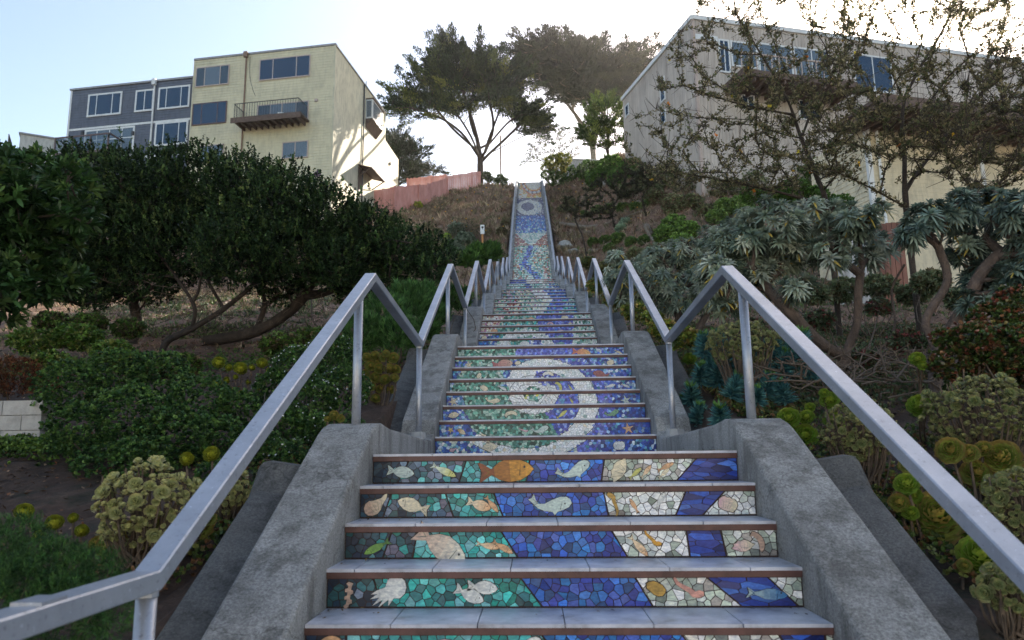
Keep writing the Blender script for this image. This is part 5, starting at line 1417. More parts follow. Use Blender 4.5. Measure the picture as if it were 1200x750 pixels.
def aeonium(name, label, lst, meshes, basepx=None, Y=None, face=.55, group=None, stemr=.009, lift=.0, base=None, dark=True):
    """lst of (px, py, r_px[, Y])"""
    if base is None: base = ghit(*basepx, 1.2, 30)
    t = thing(name, label, 'succulent', base, group)
    Y = base[1] if Y is None else Y; mb = MB()
    for q in lst:
        y = (q[3] if len(q) > 3 else Y + random.uniform(-.04, .04))
        c = at(q[0], q[1], y); rad = q[2] * (y - CAM[1]) / F_PX * 1.42
        d = norm(A3(0, 0, .75) + TOC(c) * face * 1.7 + rdir(1)[0] * .3)
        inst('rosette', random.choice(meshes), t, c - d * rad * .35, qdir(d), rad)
        gz = float(ground(c[0], c[1]))
        foot = A3(base[0] * .5 + c[0] * .5, base[1] * .5 + c[1] * .5, 0); foot[2] = float(ground(foot[0], foot[1])) - .04
        mid = (foot + c) / 2 + A3(random.uniform(-.03, .03), .02, -.04)
        mb.tube(spline([foot, mid, c - d * rad * .3], 4), np.linspace(stemr, stemr * .6, 9), 6, cap=False)
    part('stems', mb, M['stem'], t)
    return t
aeonium('tree_aeonium', 'tall clump of round yellow-green rosettes on bare stems left of the handrail', [(256, 425, 9), (282, 432, 9.5), (307, 426, 8), (268, 431, 5), (255, 449, 7), (265.5, 446, 5.5), (270, 457, 5), (283, 461, 5), (266, 466, 6.5), (295, 431, 5), (316, 434, 5), (304, 455, 4), (276, 442, 4), (291, 448, 4)], RY, (282, 490), face=.9)
aeonium('aeonium', 'pair of domed yellow rosettes beside the lower left handrail', [(219, 538, 10, .05), (248, 532, 11, .05)], RY, base=gpt(at(235, 600, .05)[0], .05), face=.7)
aeonium('aeonium', 'cluster of orange-edged green rosettes between the left posts', [(430 + x, 414 + y, r) for x, y, r in ((0, 4, 6), (9, 2, 6), (20, 4, 6), (31, 5, 7), (4, 14, 7), (14, 17, 7), (26, 17, 7), (34, 18, 6), (-2, 24, 6), (10, 28, 7), (21, 30, 7), (32, 28, 6), (5, 38, 6), (16, 41, 6), (0, 46, 6), (10, 52, 6), (28, 42, 6), (22, 0, 5), (12, 9, 5))], RR, (445, 475), face=.7)
aeonium('aeonium', 'small pink-tipped rosette pair on the left kerb by the post', [(392, 486, 6, .45), (399, 490, 5, .42), (384, 491, 4, .42)], RR, base=gpt(at(392, 505, .43)[0], .43), face=.6)
aeonium('aeonium', 'green and red rosettes in the mulch under the left handrail', [(155, 627, 21), (176, 618, 16), (187, 612, 12), (128, 639, 14), (115, 636, 10), (140, 654, 8), (236, 616, 14), (244, 606, 10), (226, 628, 8)], RR, (165, 655), face=.8)
aeonium('aeonium', 'pale yellow rosettes near the feathery fern at lower left', [(64, 613, 12), (96, 622, 9), (28, 600, 12), (46, 628, 8), (86, 607, 7)], RY, (65, 640), face=.7)
# succulent mounds
def mound(label, px, py, rw, rh, Y, n, rp, meshes, group=None, low=.0, name='sedum_mound'):
    c = at(px, py, Y); s = (Y - CAM[1]) / F_PX; R_ = A3(rw * s, rw * s * .8, rh * s)
    base = gpt(c[0], c[1]); t = thing(name, label, 'succulent', base, group); mb = MB(); pts = []
    tries = 0
    while len(pts) < n and tries < n * 60:
        tries += 1
        d = rdir(1)[0]; d[2] = abs(d[2]) if low == 0 else max(d[2], -low)
        d = norm(d)
        if d[1] > .45: continue
        p = c + d * R_ * (.90 + .16 * sin(d[0] * 5 + Y * 9) * sin(d[2] * 6 + px) + random.uniform(-.12, .08)); rad = rp * s * random.choice((.55, .7, .85, 1.0, 1.3, 1.6))
        if any(np.linalg.norm(p - q) < (rad + r2) * .58 for q, r2 in pts): continue
        pts.append((p, rad))
        if len(pts) <= 98:
            inst('rosette', random.choice(meshes), t, p, qdir(norm(d + TOC(p) * .45 + A3(0, 0, .2))), rad * 1.15)
            if len(pts) % 2: mb.tube(spline([base + A3(random.uniform(-.1, .1), random.uniform(-.05, .05), -.03), base * .4 + p * .6 + A3(0, 0, -.06), p], 3), [.007, .006, .006, .005, .005, .004, .004], 5, cap=False)
    ex = pts[98:]
    if ex:
        em = MB(); src = meshes[0]; vv = np.array([v.co[:] for v in src.vertices]); ff = [tuple(p.vertices) for p in src.polygons]
        cc = np.array([a.color[:3] for a in src.attributes['Col'].data])
        i4 = [i for i, f in enumerate(ff) if len(f) == 4]; i3 = [i for i, f in enumerate(ff) if len(f) == 3]
        for p, rad in ex:
            q = np.array(qdir(norm(p - base + A3(0, 0, .3))).to_matrix()); v2 = (vv * rad) @ q.T + p; n0 = em.n; k = random.uniform(.8, 1.15)
            em.add(v2, [ff[i] for i in i4], cc[i4] * k); em.n = n0
            em.V.pop(); em.add(v2, [ff[i] for i in i3], cc[i3] * k)
        tag(part('small_rosettes', em, M['succulent'], t, smooth=True), kind='stuff')
    for _ in range(22):
        a = base + A3(random.uniform(-.5, .5) * R_[0], random.uniform(-.4, .2) * R_[1], -.02); b = a + A3(random.uniform(-.6, .6) * R_[0], random.uniform(-.3, .3) * R_[1], R_[2] * random.uniform(.5, 1) + c[2] - base[2])
        mb.tube(spline([a, (a + b) / 2 + rdir(1)[0] * .03, b], 3), .004, 4, cap=False)
    part('stems', mb, M['stem'], t)
    return t
mound('rounded mound of small pale yellow rosettes under the left handrail', 172, 592, 58, 48, -.55, 260, 7.0, RS, low=.55)
mound('little pale rosette clump where the left ledge ends', 268, 575, 24, 24, -.05, 70, 5.5, RS, low=.6)
mound('olive rosette mound right of the right handrail post', 1005, 505, 38, 36, .35, 220, 5, RM, low=.7)
mound('wide olive-brown rosette mound at the right edge', 1150, 482, 66, 38, .5, 380, 5.5, RM, low=.7)
mound('brown-green rosette mound along the right edge below the big rosettes', 1195, 595, 36, 40, -.5, 130, 7.5, RM, low=.7)
mound('low grey-green rosette mat behind the dark spiky heads', 868, 402, 42, 24, 2.6, 240, 4.5, RM, low=.6)
mound('small brown rosette clump beside the right ledge bottom', 1180, 690, 30, 26, -1.1, 60, 8, RM, low=.6)
# green aeoniums on the right
aeonium('aeonium', 'three bright lime rosettes right of the right-hand cheek wall top', [(924, 489, 13), (943, 510, 15), (945, 488, 9), (949, 477, 6), (915, 500, 7)], RG, (938, 528), face=.9)
aeonium('aeonium', 'lime rosettes beside the olive rosette mound', [(972, 468, 11), (978, 492, 12), (966, 460, 6), (990, 477, 6)], RG, (972, 515), face=.9)
aeonium('aeonium', 'single small lime rosette beside the second right post', [(808, 420, 8)], RG, (808, 432), face=.9)
aeonium('aeonium', 'two lime rosettes above the wide olive mound', [(1078, 474, 14), (1088, 466, 8), (1075, 420, 9), (1081, 428, 6)], RG, (1082, 500), Y=.9, face=.8)
aeonium('aeonium', 'huge green red-edged rosette with small ones around it, lower right', [(1098, 603, 29), (1064, 544, 10), (1062, 566, 13), (1053, 588, 11), (1071, 580, 9), (1091, 563, 11), (1133, 617, 13), (1080, 560, 9), (1067, 600, 9), (1121, 590, 9)], RR[:1] + RG[:1], (1098, 640), face=1.0)
aeonium('aeonium', 'large flat green rosette below the huge one, lower right', [(1151, 650, 26), (1172, 640, 12), (1130, 662, 8)], RG[:2] + RR[:1], (1150, 690), face=1.0)
aeonium('aeonium', 'pink-edged rosettes just under the lower right handrail', [(1113, 527, 15), (1135, 530, 11), (1144, 553, 16), (1173, 535, 20), (1153, 525, 10), (1192, 550, 12), (1160, 572, 10)], RR, (1150, 600), face=.9)

# ---- dark bottlebrush spurge heads
def spurge_mesh():
    mb = MB(); n = 330
    z = U(0, 1, n) ** .8; az = U(0, 2 * pi, n)
    P = np.stack([np.zeros(n), np.zeros(n), z * .9], 1) + rng.normal(size=(n, 3)) * .01
    el = -.15 + z * 1.15
    D = np.stack([np.cos(az) * np.cos(el), np.sin(az) * np.cos(el), np.sin(el)], 1)
    col = pal(n, [(.05, .15, .17), (.075, .21, .22), (.12, .28, .26)], .25); top = z > .93; col[top] = pal(top.sum(), [(.10, .22, .05)], .2)
    leaves(mb, P, D, rdir(n), (.62 - .18 * z) * U(.8, 1.1, n), .10, col, 'fold')
    m = 26; az = U(0, 2 * pi, m); leaves(mb, np.zeros((m, 3)), np.stack([np.cos(az), np.sin(az), -U(.5, 1.4, m)], 1), rdir(m), .6, .06, pal(m, [(.25, .25, .08), (.2, .12, .05)], .2), 'fold')
    return mb.data('leaf_head', M['leaf'])
SPM = [spurge_mesh() for _ in range(3)]
SPC = [(225, 130, 60), (300, 125, 66), (345, 175, 66), (265, 265, 62), (205, 300, 55), (310, 300, 60), (420, 268, 60), (400, 378, 62), (150, 430, 62), (190, 545, 60), (320, 550, 66), (600, 135, 62), (690, 240, 66), (850, 250, 66), (595, 370, 62), (690, 405, 58), (570, 240, 60), (455, 160, 55), (790, 130, 70), (640, 130, 50), (120, 480, 46), (480, 330, 50), (540, 430, 50), (270, 170, 50), (730, 160, 50)]
for gi, (sel, lab) in enumerate((((0, 1, 2, 17, 23, 11, 19, 18, 24), 'farther clump of dark blue-green bottlebrush spurge heads by the twisted trunks'), ((3, 4, 5, 6, 7, 21, 16), 'middle clump of dark bottlebrush spurge heads left of the right post'), ((8, 9, 10, 20), 'nearest low clump of dark spurge heads behind the right cheek wall'), ((12, 13, 14, 15, 22), 'clump of dark bottlebrush spurge heads right of the right post'))):
    hs = [SPC[i] for i in sel]; bx = 780 + np.mean([h[0] for h in hs]) * .2; by = 380 + max(h[1] for h in hs) * .2 + 22
    base = ghit(bx, by, 1.5, 20); t = thing('spurge_plant', lab, 'plant', base, 'dark spurge clumps right of the stairs'); mb = MB()
    for (cx, cy, rr) in hs:
        y = float(np.clip(ghit(780 + cx * .2, 380 + cy * .2 + 26, 1.5, 20)[1], 1.2, 3.2)) - .02
        p = at(780 + cx * .2, 380 + cy * .2, y); s = rr * .2 * (y - CAM[1]) / F_PX * 2.15
        d = norm(A3(random.gauss(0, .2), random.gauss(-.35, .2), 1)); inst('leaf_head', random.choice(SPM), t, p - d * s * .45, qdir(d), s)
        f = gpt(p[0] + random.gauss(0, .03), p[1] + .06, -.03); mb.tube(spline([f, (f + p) / 2 + rdir(1)[0] * .02, p - d * s * .3], 3), .009, 5, cap=False)
    part('stems', mb, M['stem'], t)

# ---- silvery echium bushes
SIL = [(.19, .24, .18), (.26, .32, .24), (.34, .39, .30), (.13, .18, .13), (.42, .45, .36)]
def echium(label, lobes, n, L, cols, base, trunks, k=30, leafw=.2, group=None, seedtips=14, r0=.012, rmax=.12):
    t = thing('echium_bush', label, 'shrub', base, group)
    lob = np.array(lobes)
    P, d = lobe_pts(lob, n, .55, .3); P, d = above(P, d, .15)
    pd = norm(d * .8 + A3(0, -.15, .8) + rdir(len(P)) * .3)
    mb = MB()
    nn = len(P) * k; PP = np.repeat(P, k, 0); DD = np.repeat(pd, k, 0)
    ang = np.tile(np.linspace(.15, 1.75, k), len(P)) + rng.normal(size=nn) * .12
    az = np.tile(np.arange(k) * 2.4, len(P)); ref = norm(np.cross(DD, A3(.3, .5, .8))); r2_ = np.cross(DD, ref)
    dirs = DD * np.cos(ang)[:, None] + (ref * np.cos(az)[:, None] + r2_ * np.sin(az)[:, None]) * np.sin(ang)[:, None]
    LL = np.repeat(L * U(.75, 1.2, len(P)), k) * (.7 + .35 * np.sin(ang.clip(0, 1.57)))
    col = pal(len(P), cols, .15).repeat(k, 0) * U(.75, 1.2, (nn, 1)); old = (ang > 1.5) & (U(0, 1, nn) < .12); col[old] = A3(.45, .34, .08)
    leaves(mb, PP - DD * (L * .25 * np.repeat(U(0, 1, len(P)), k))[:, None], dirs, DD, LL, L * leafw, col, 'lance', .35)
    part('foliage', mb, M['leaf'], t)
    att = np.concatenate([P[rng.choice(len(P), min(len(P), 130), False)]])
    Pn, par, r, tips = skeleton(trunks, att, .22, .35, .12, .1, r0, 2.3, rmax)
    mb = MB(); skel_mesh(mb, Pn, par, r, 8); part('trunk', mb, M['bark_grey'], t, smooth=True)
    return t
gE = ghit(982, 455, 3, 20); YE = 3.6
gE = gpt(at(985, 450, YE)[0], YE)
echium('silvery echium bush with long narrow leaves, centre of the right bank', px_lobes([(905, 262, 34), (955, 252, 30), (1005, 256, 28), (865, 285, 34), (925, 295, 30), (975, 292, 26), (1030, 283, 18), (885, 325, 28), (840, 320, 28), (935, 335, 16), (1015, 300, 16), (850, 360, 18)], YE, dY=.35, squash=.8, dz=1.3), 440, .118, SIL, gE,
       [[gE - A3(0, 0, .15), at(990, 420, YE), at(1004, 380, YE), at(1006, 340, YE), at(1010, 310, YE)], [at(990, 420, YE), at(960, 400, YE - .1), at(930, 370, YE - .1), at(900, 340, YE)], [at(975, 440, YE), at(1020, 420, YE), at(1048, 385, YE), at(1045, 340, YE + .1), at(1060, 310, YE)], [at(985, 440, YE - .1), at(940, 425, YE - .2), at(905, 400, YE - .1), at(870, 370, YE)]])
YF = 7.0; gF = gpt(at(800, 400, YF)[0], YF)
echium('farther low silvery echium mass spreading behind the right handrail', px_lobes([(730, 322, 24), (765, 305, 24), (800, 298, 24), (838, 285, 26), (775, 330, 24), (815, 322, 26), (740, 345, 18), (790, 352, 22), (830, 345, 20), (725, 300, 12), (870, 262, 22), (860, 300, 26)], YF, dY=.5, squash=.75, dz=1.6), 620, .115, SIL, gF,
       [[gF - A3(0, 0, .15), at(795, 370, YF), at(785, 340, YF)], [gF - A3(0, 0, .15), at(830, 365, YF), at(850, 330, YF)]], k=26, rmax=.06)
YR = 2.7; gR = gpt(at(1095, 450, YR)[0], YR)
echium('darker blue-green echium bush at the right edge', px_lobes([(1085, 256, 24), (1120, 242, 26), (1160, 240, 28), (1200, 245, 30), (1130, 285, 24), (1175, 285, 30), (1215, 290, 30), (1150, 325, 24), (1195, 325, 26), (1068, 275, 14), (1140, 350, 14)], YR, dY=.3, squash=.85, dz=1.2), 440, .105, [(.12, .17, .135), (.16, .22, .175), (.23, .29, .23), (.07, .11, .09)], gR,
       [[gR - A3(0, 0, .15), at(1095, 410, YR), at(1085, 375, YR), at(1110, 330, YR), at(1100, 290, YR)], [at(1092, 420, YR), at(1125, 370, YR), at(1150, 320, YR), at(1180, 290, YR)]])

shrub('leafy_shrub', 'mixed green shrub filling the space between the echium trunks', 'shrub',
      px_lobes([(925, 410, 20, 3.9), (880, 385, 18, 4.6), (1010, 420, 18, 3.9), (1060, 400, 20, 3.6), (1030, 360, 16, 4.6), (960, 375, 18, 4.8), (1100, 400, 18, 3.4)], 4, squash=.6), 2200, 7, .04, .014, [(.06, .10, .05), (.10, .15, .08), (.16, .20, .13), (.12, .09, .05), (.20, .06, .06)], 'lance', 1.0, .9, .1)
YM = 1.9; gM = gpt(at(1150, 470, YM)[0], YM)
shrub('jade_bush', 'dark jade bush with red-tipped round leaves at the right edge', 'shrub',
      px_lobes([(1165, 375, 26), (1195, 360, 30), (1140, 400, 26), (1180, 410, 34), (1115, 425, 24), (1150, 435, 28), (1205, 440, 30), (1105, 395, 12), (1215, 400, 30)], .9, dY=.15, squash=.8), 4200, 6, .024, .017,
      [(.035, .06, .015), (.05, .09, .02), (.15, .05, .03), (.11, .09, .03), (.20, .10, .05)], 'round', 1.0, .7, 0, None, 'succulent', None, 16, .012, w=(.32, .28, .16, .16, .08))
shrub('leafy_shrub', 'dark low shrub under the jade bush at the right edge', 'shrub', px_lobes([(1195, 425, 26), (1130, 455, 20)], 1.0, squash=.6), 900, 6, .025, .014, DK, 'round', 1.0, .7, 0)
shrub('yellow_succulent_bush', 'yellow-green succulent carpet under the second right handrail', 'shrub',
      px_lobes([(700, 335, 12, 9), (745, 365, 16, 6), (720, 350, 14, 7.4), (775, 385, 15, 4.4), (800, 396, 18, 3.6), (765, 372, 12, 5.2)], 5, squash=.7), 1500, 7, .04, .026, [(.16, .22, .04), (.24, .28, .05), (.3, .22, .06), (.09, .14, .04)], 'round', 1.1, .8, 0, None, 'succulent', None, 0)
# dead woody tangle at the foot of the echiums
mb = MB(); gD = gpt(at(1030, 440, 2.6)[0], 2.6)
for _ in range(150):
    p = at(random.uniform(890, 1100), random.uniform(380, 470), random.uniform(1.8, 3.4)); p[2] = min(p[2], float(ground(p[0], p[1])) + .35); q = p + A3(random.gauss(0, .18), random.gauss(0, .1), random.gauss(.05, .1))
    mb.tube([p, (p + q) / 2 + rdir(1)[0] * .04, q], [.009, .007, .004], 5, cap=False)
tag(part('dead_brushwood', mb, M['stem'], None, gD), 'tangle of dead brown stems at the foot of the silvery bushes', 'brushwood', kind='stuff')

M['thin_leaf'] = leafmat('thin_backlit_leaf', .5, .5)
# ---- thin open trees on the right
def open_tree(label, base, trunks, att, n_leaf, L, r0=.0042, rmax=.075, cols=None, flowers=0, group=None):
    t = thing('fremontia_tree' if False else 'open_branched_tree', label, 'tree', base, group)
    Pn, par, r, tips = skeleton(trunks, att, .28, .22, .10, -.05, r0, 2.25, rmax)
    mb = MB(); skel_mesh(mb, Pn, par, r, 7); part('trunk', mb, M['bark'], t, smooth=True)
    thin = np.where((r < r0 * 4.2) & (par >= 0))[0]
    e = rng.choice(thin, n_leaf * 2 // 5); f = U(0, 1, (len(e), 1))
    P = Pn[e] * f + Pn[par[e]] * (1 - f); ax = norm(Pn[e] - Pn[par[e]])
    P = P + rdir(len(P)) * U(.0, .07, (len(P), 1))
    mb = MB(); tufts(mb, P, norm(ax * .6 + A3(0, 0, .3) + rdir(len(P)) * .5), 5, U(.7, 1.2, len(P)) * L, L * .65, cols or [(.15, .13, .07), (.22, .19, .10), (.12, .14, .06), (.29, .25, .14)], 1.0, 'round', 0, .25, None, .04)
    part('crown', mb, M['thin_leaf'], t)
    if flowers:
        mb = MB(); e = rng.choice(tips, flowers); tufts(mb, Pn[e] + rdir(flowers) * .05, rdir(flowers), 5, .045, .035, [(.75, .45, .04), (.7, .25, .05), (.72, .6, .08)], 1.2, 'round'); part('blossoms', mb, M['leaf'], t)
    # short twigs
    mb = MB(); e = rng.choice(thin, 1800); q = Pn[e]; mb.edges(q, q + norm(rdir(1800) + A3(0, 0, .4)) * U(.05, .3, (1800, 1)), np.full(1800, .0045), np.full(1800, .002), 4); part('twigs', mb, M['bark'], t)
    return t
def px_cloud(n, poly, Y, dep, clus=0, sig=.6):
    if clus:
        c = px_cloud(clus, poly, Y, dep); k = rng.choice(clus, n, p=(lambda q: q / q.sum())(U(.3, 1, clus)))
        return c[k] + rng.normal(size=(n, 3)) * A3(1.25, 1.25, .55) * sig
    poly = np.array(poly, float); out = []
    x0, y0 = poly.min(0); x1, y1 = poly.max(0)
    xc, hw = (x0 + x1) / 2, (x1 - x0) / 2
    while len(out) < n:
        x, y = random.uniform(x0, x1), random.uniform(y0, y1); ins = False; j = len(poly) - 1
        for i in range(len(poly)):
            if (poly[i][1] > y) != (poly[j][1] > y) and x < (poly[j][0] - poly[i][0]) * (y - poly[i][1]) / (poly[j][1] - poly[i][1]) + poly[i][0]: ins = not ins
            j = i
        if ins:
            h = sqrt(max(.1, 1 - ((x - xc) / hw) ** 2)) * dep; out.append(at(x, y, Y + random.uniform(-h, h)))
    return np.array(out)
Y1 = 7.6; b1 = gpt(at(972, 260, Y1)[0], Y1)
open_tree('open brown-leaved tree leaning left in front of the board house', b1,
    [[b1 - A3(0, 0, .2), at(970, 250, Y1), at(956, 205, Y1), at(939, 162, Y1), at(922, 115, Y1), at(892, 64, Y1), at(862, 15, Y1)], [at(939, 162, Y1), at(960, 110, Y1 + .3), at(1000, 50, Y1 + .5)], [at(968, 240, Y1), at(900, 222, Y1 - .3), at(840, 210, Y1 - .3), at(765, 197, Y1 - .2)], [at(930, 135, Y1), at(860, 120, Y1 - .3), at(800, 100, Y1 - .3)]],
    np.concatenate([px_cloud(400, [(722, 185), (740, 140), (770, 95), (790, 40), (840, -40), (960, -60), (1010, 20), (1010, 120), (1000, 215), (880, 235), (790, 225)], Y1, 1.5), px_cloud(60, [(840, 100), (1000, 100), (1000, 220), (860, 220)], Y1, 1.2)]), 30000, .030, flowers=26)
Y2 = 7.0; b2 = gpt(at(1064, 262, Y2)[0], Y2)
open_tree('taller open brown-leaved tree with a straight dark trunk, upper right', b2,
    [[b2 - A3(0, 0, .2), at(1062, 243, Y2), at(1060, 183, Y2), at(1058, 128, Y2), at(1075, 85, Y2), at(1110, 25, Y2), at(1130, -40, Y2)], [at(1060, 183, Y2), at(1030, 130, Y2 - .2), at(1000, 70, Y2 - .2)], [at(1062, 220, Y2), at(1100, 170, Y2 + .2), at(1150, 110, Y2 + .3)], [at(1062, 243, Y2), at(1010, 215, Y2 - .3), at(950, 190, Y2 - .4), at(900, 180, Y2 - .4)]],
    np.concatenate([px_cloud(430, [(930, 170), (960, 60), (1000, -40), (1120, -90), (1230, -60), (1260, 60), (1250, 150), (1180, 190), (1100, 175), (1040, 200)], Y2, 1.6), px_cloud(60, [(1000, 120), (1200, 120), (1180, 210), (1030, 215)], Y2, 1.2)]), 36000, .030, flowers=16)
Y3 = 5.6; b3 = gpt(at(1290, 300, Y3)[0], Y3)
open_tree('thick bare-limbed tree reaching in from the right edge', b3,
    [[b3 - A3(0, 0, .2), at(1275, 250, Y3), at(1235, 180, Y3), at(1225, 100, Y3)], [at(1250, 205, Y3), at(1200, 192, Y3), at(1150, 226, Y3 - .1), at(1105, 175, Y3), at(1080, 140, Y3)]],
    px_cloud(90, [(1080, 110), (1180, 60), (1300, 40), (1300, 180), (1190, 215), (1120, 240)], Y3, .8), 8000, .032)
for (bx, by, hh, lab, sd_) in ((688, 303, 62, 'slender pale-stemmed young tree right of the far handrail', 1), (722, 268, 52, 'crooked pale-stemmed young tree higher on the right slope', 2), (758, 252, 50, 'small leafless-stemmed tree near the pale logs', 3)):
    g = ghit(bx, by, 6, 60); y = g[1]; sc_ = (y - CAM[1]) / F_PX
    open_tree(lab, g, [[g - A3(0, 0, .2), at(bx - 5, by - hh * .4, y), at(bx - 14 if sd_ == 1 else bx + 3, by - hh * .75, y), at(bx - 10, by - hh, y)]],
              px_cloud(60, [(bx - 40, by - hh * .9), (bx - 25, by - hh * 1.25), (bx + 25, by - hh * 1.25), (bx + 40, by - hh * .8), (bx + 10, by - hh * .7)], y, 1.0), 2600, .075, .01, .07, [(.06, .07, .03), (.09, .10, .045), (.05, .05, .03)], 5, 'young trees on the right slope')

# ---- cypresses on the crest
def cypress(label, base, trunks, cloud, cols, clump=(.85, .85, .34), n=130, L=.30, Wd=.075, r0=.03, rmax=.42, step=1.2, name='cypress_tree', group=None, w=None, pen=.3, matt='needle', bark='bark', dirv=(0, 0, .8)):
    t = thing(name, label, 'tree', base, group)
    Pn, par, r, tips = skeleton(trunks, cloud, step, pen, .07, -.12, r0, 2.35, rmax)
    mb = MB(); skel_mesh(mb, Pn, par, r, 7); part('trunk', mb, M[bark], t, smooth=True)
    C = Pn[tips]; mb = MB(); m = len(C) * n
    cen = C.mean(0); out = norm(norm(C - Pn[par[tips]]) + norm((C - cen) * A3(1, 1, .6)) * .7 + np.array(dirv) * .35 + rdir(len(C)) * .25)
    outr = np.repeat(out, n, 0); cc = np.repeat(C, n, 0); sz = np.repeat(U(.6, 1.5, (len(C), 1)), n, 0)
    f = U(-.7, 1.3, (m, 1)); lat = rdir(m) * np.array(clump) * (1.0 - .55 * np.clip(f, 0, 1.3)) * U(.3, 1, (m, 1))
    P = cc + outr * f * clump[0] * 1.1 * sz + lat * .8 * sz
    D = norm(outr * 1.0 + lat * 1.2 + A3(0, 0, .35) + rdir(m) * .3)
    col = pal(len(C), cols, .2, w).repeat(n, 0) * U(.6, 1.35, (m, 1))
    leaves(mb, P, D, rdir(m) + A3(0, 0, 1), L * U(.6, 1.3, m), Wd, col, 'quad')
    part('crown', mb, M[matt], t)
    return t
YC1 = 60.0
q = at(563, 207, YC1); bc = A3(q[0], YC1, float(ground(q[0], YC1)))
A_ = lambda x, y, dy=0, Y=YC1: at(x, y, Y + dy)
cypress('tall spreading cypress with bare branching trunk above the pink fence', bc,
    [[bc - A3(0, 0, .4), A_(563, 205), A_(562, 180), A_(556, 150), A_(545, 115), A_(535, 80)], [A_(563, 195), A_(572, 165, 1), A_(585, 130, 1), A_(590, 100, 1)], [A_(562, 185), A_(540, 155, -1), A_(510, 135, -1), A_(485, 128, -1)], [A_(568, 185), A_(595, 160, 0), A_(615, 140, 0)], [A_(558, 165), A_(550, 130, 1.5), A_(560, 90, 1.5)], [A_(563, 190), A_(552, 160, -2), A_(528, 122, -2)], [A_(566, 185), A_(578, 150, -2), A_(572, 110, -2)], [A_(568, 175), A_(600, 140, -1.5), A_(625, 135, -1)], [A_(561, 178), A_(530, 150, 2), A_(505, 120, 2)], [A_(570, 182), A_(602, 165, 2), A_(635, 150, 1)]],
    np.concatenate([px_cloud(420, [(464, 128), (480, 112), (497, 96), (503, 72), (516, 50), (528, 52), (545, 62), (562, 68), (580, 70), (592, 84), (606, 92), (614, 104), (626, 120), (640, 140), (646, 150), (625, 150), (605, 132), (580, 120), (550, 118), (525, 132), (500, 134), (480, 136)], YC1, 4.0, 70, .62),
                    px_cloud(30, [(520, 48), (545, 60), (530, 75), (512, 72)], YC1, 1.5), px_cloud(20, [(610, 130), (648, 148), (640, 156), (615, 146)], YC1, 1.5)]),
    [(.016, .032, .009), (.028, .048, .013), (.06, .085, .018), (.12, .14, .025)], n=210, clump=(.85, .85, .36), L=.27, Wd=.095, r0=.03, w=(.35, .35, .2, .1))
YC2 = 72.0
A2 = lambda x, y, dy=0: at(x, y, YC2 + dy)
q = A2(696, 180); bc2 = A3(q[0], YC2, float(ground(q[0], YC2)))
cypress('flat-topped wind-swept cypress behind, with pale leaning trunks', bc2,
    [[bc2 - A3(0, 0, .4), A2(694, 172), A2(682, 145), A2(662, 118), A2(650, 95)], [bc2 - A3(0, 0, .4), A2(696, 165, 1), A2(692, 130, 1), A2(690, 95, 1)], [A2(694, 172), A2(705, 140, -1), A2(715, 105, -1), A2(730, 80, -1)], [A2(690, 160), A2(672, 130, 2), A2(668, 90, 2)]],
    np.concatenate([px_cloud(480, [(606, 66), (625, 58), (648, 55), (664, 52), (690, 58), (715, 60), (742, 64), (760, 72), (764, 84), (748, 100), (735, 118), (715, 112), (690, 108), (668, 104), (645, 100), (628, 86), (618, 70)], YC2 - 1, 5.5, 95, .75),
                    px_cloud(40, [(650, 100), (730, 105), (720, 125), (700, 120), (660, 118)], YC2, 4)]),
    [(.014, .018, .009), (.022, .027, .012), (.034, .037, .015)], n=230, clump=(1.05, 1.05, .42), L=.34, Wd=.12, r0=.034, bark='bark_pale', rmax=.5)
cypress('young bright green cypress left of the board house', gpt(at(712, 175, 50)[0], 50),
    [[gpt(at(712, 175, 50)[0], 50), at(712, 160, 50), at(712, 135, 50)]], px_cloud(120, [(682, 158), (688, 130), (700, 118), (716, 112), (730, 130), (742, 150), (738, 172), (700, 176)], 50, 2.2),
    [(.04, .07, .015), (.07, .11, .02), (.12, .16, .03)], n=110, clump=(.55, .55, .28), L=.24, Wd=.08, step=.9, rmax=.18, r0=.02, dirv=(0, 0, 1.0))
cypress('small cypress spire in front of the board house wall', gpt(at(750, 185, 44)[0], 44),
    [[gpt(at(750, 185, 44)[0], 44), at(750, 170, 44), at(748, 150, 44)]], px_cloud(24, [(738, 178), (744, 155), (748, 145), (756, 160), (764, 178)], 44, 1.0),
    [(.04, .07, .015), (.07, .11, .02)], n=120, clump=(.3, .3, .3), L=.22, step=.8, rmax=.12, r0=.02, dirv=(0, 0, 1.6))
cypress('dark conifer showing behind the back of the cream building', gpt(at(470, 212, 66)[0], 66),
    [[gpt(at(466, 212, 66)[0], 66), at(466, 195, 66), at(464, 165, 66)]], px_cloud(170, [(448, 205), (450, 160), (462, 158), (480, 170), (497, 180), (488, 192), (496, 203), (480, 212), (455, 214)], 66, 3),
    [(.02, .035, .016), (.03, .05, .02)], n=120, clump=(.8, .8, .28), L=.34, step=1.1, rmax=.25)
cypress('low dark bush top showing over the rear pink fence', gpt(at(508, 208, 64)[0], 64),
    [[gpt(at(508, 208, 64)[0], 64), at(508, 203, 64), at(508, 198, 64)]], px_cloud(34, [(495, 206), (500, 196), (506, 188), (510, 198), (522, 200), (524, 207)], 64, 1.6),
    [(.03, .04, .018), (.045, .06, .025)], n=70, clump=(.4, .4, .3), L=.22, Wd=.06, step=.8, rmax=.1, r0=.015)
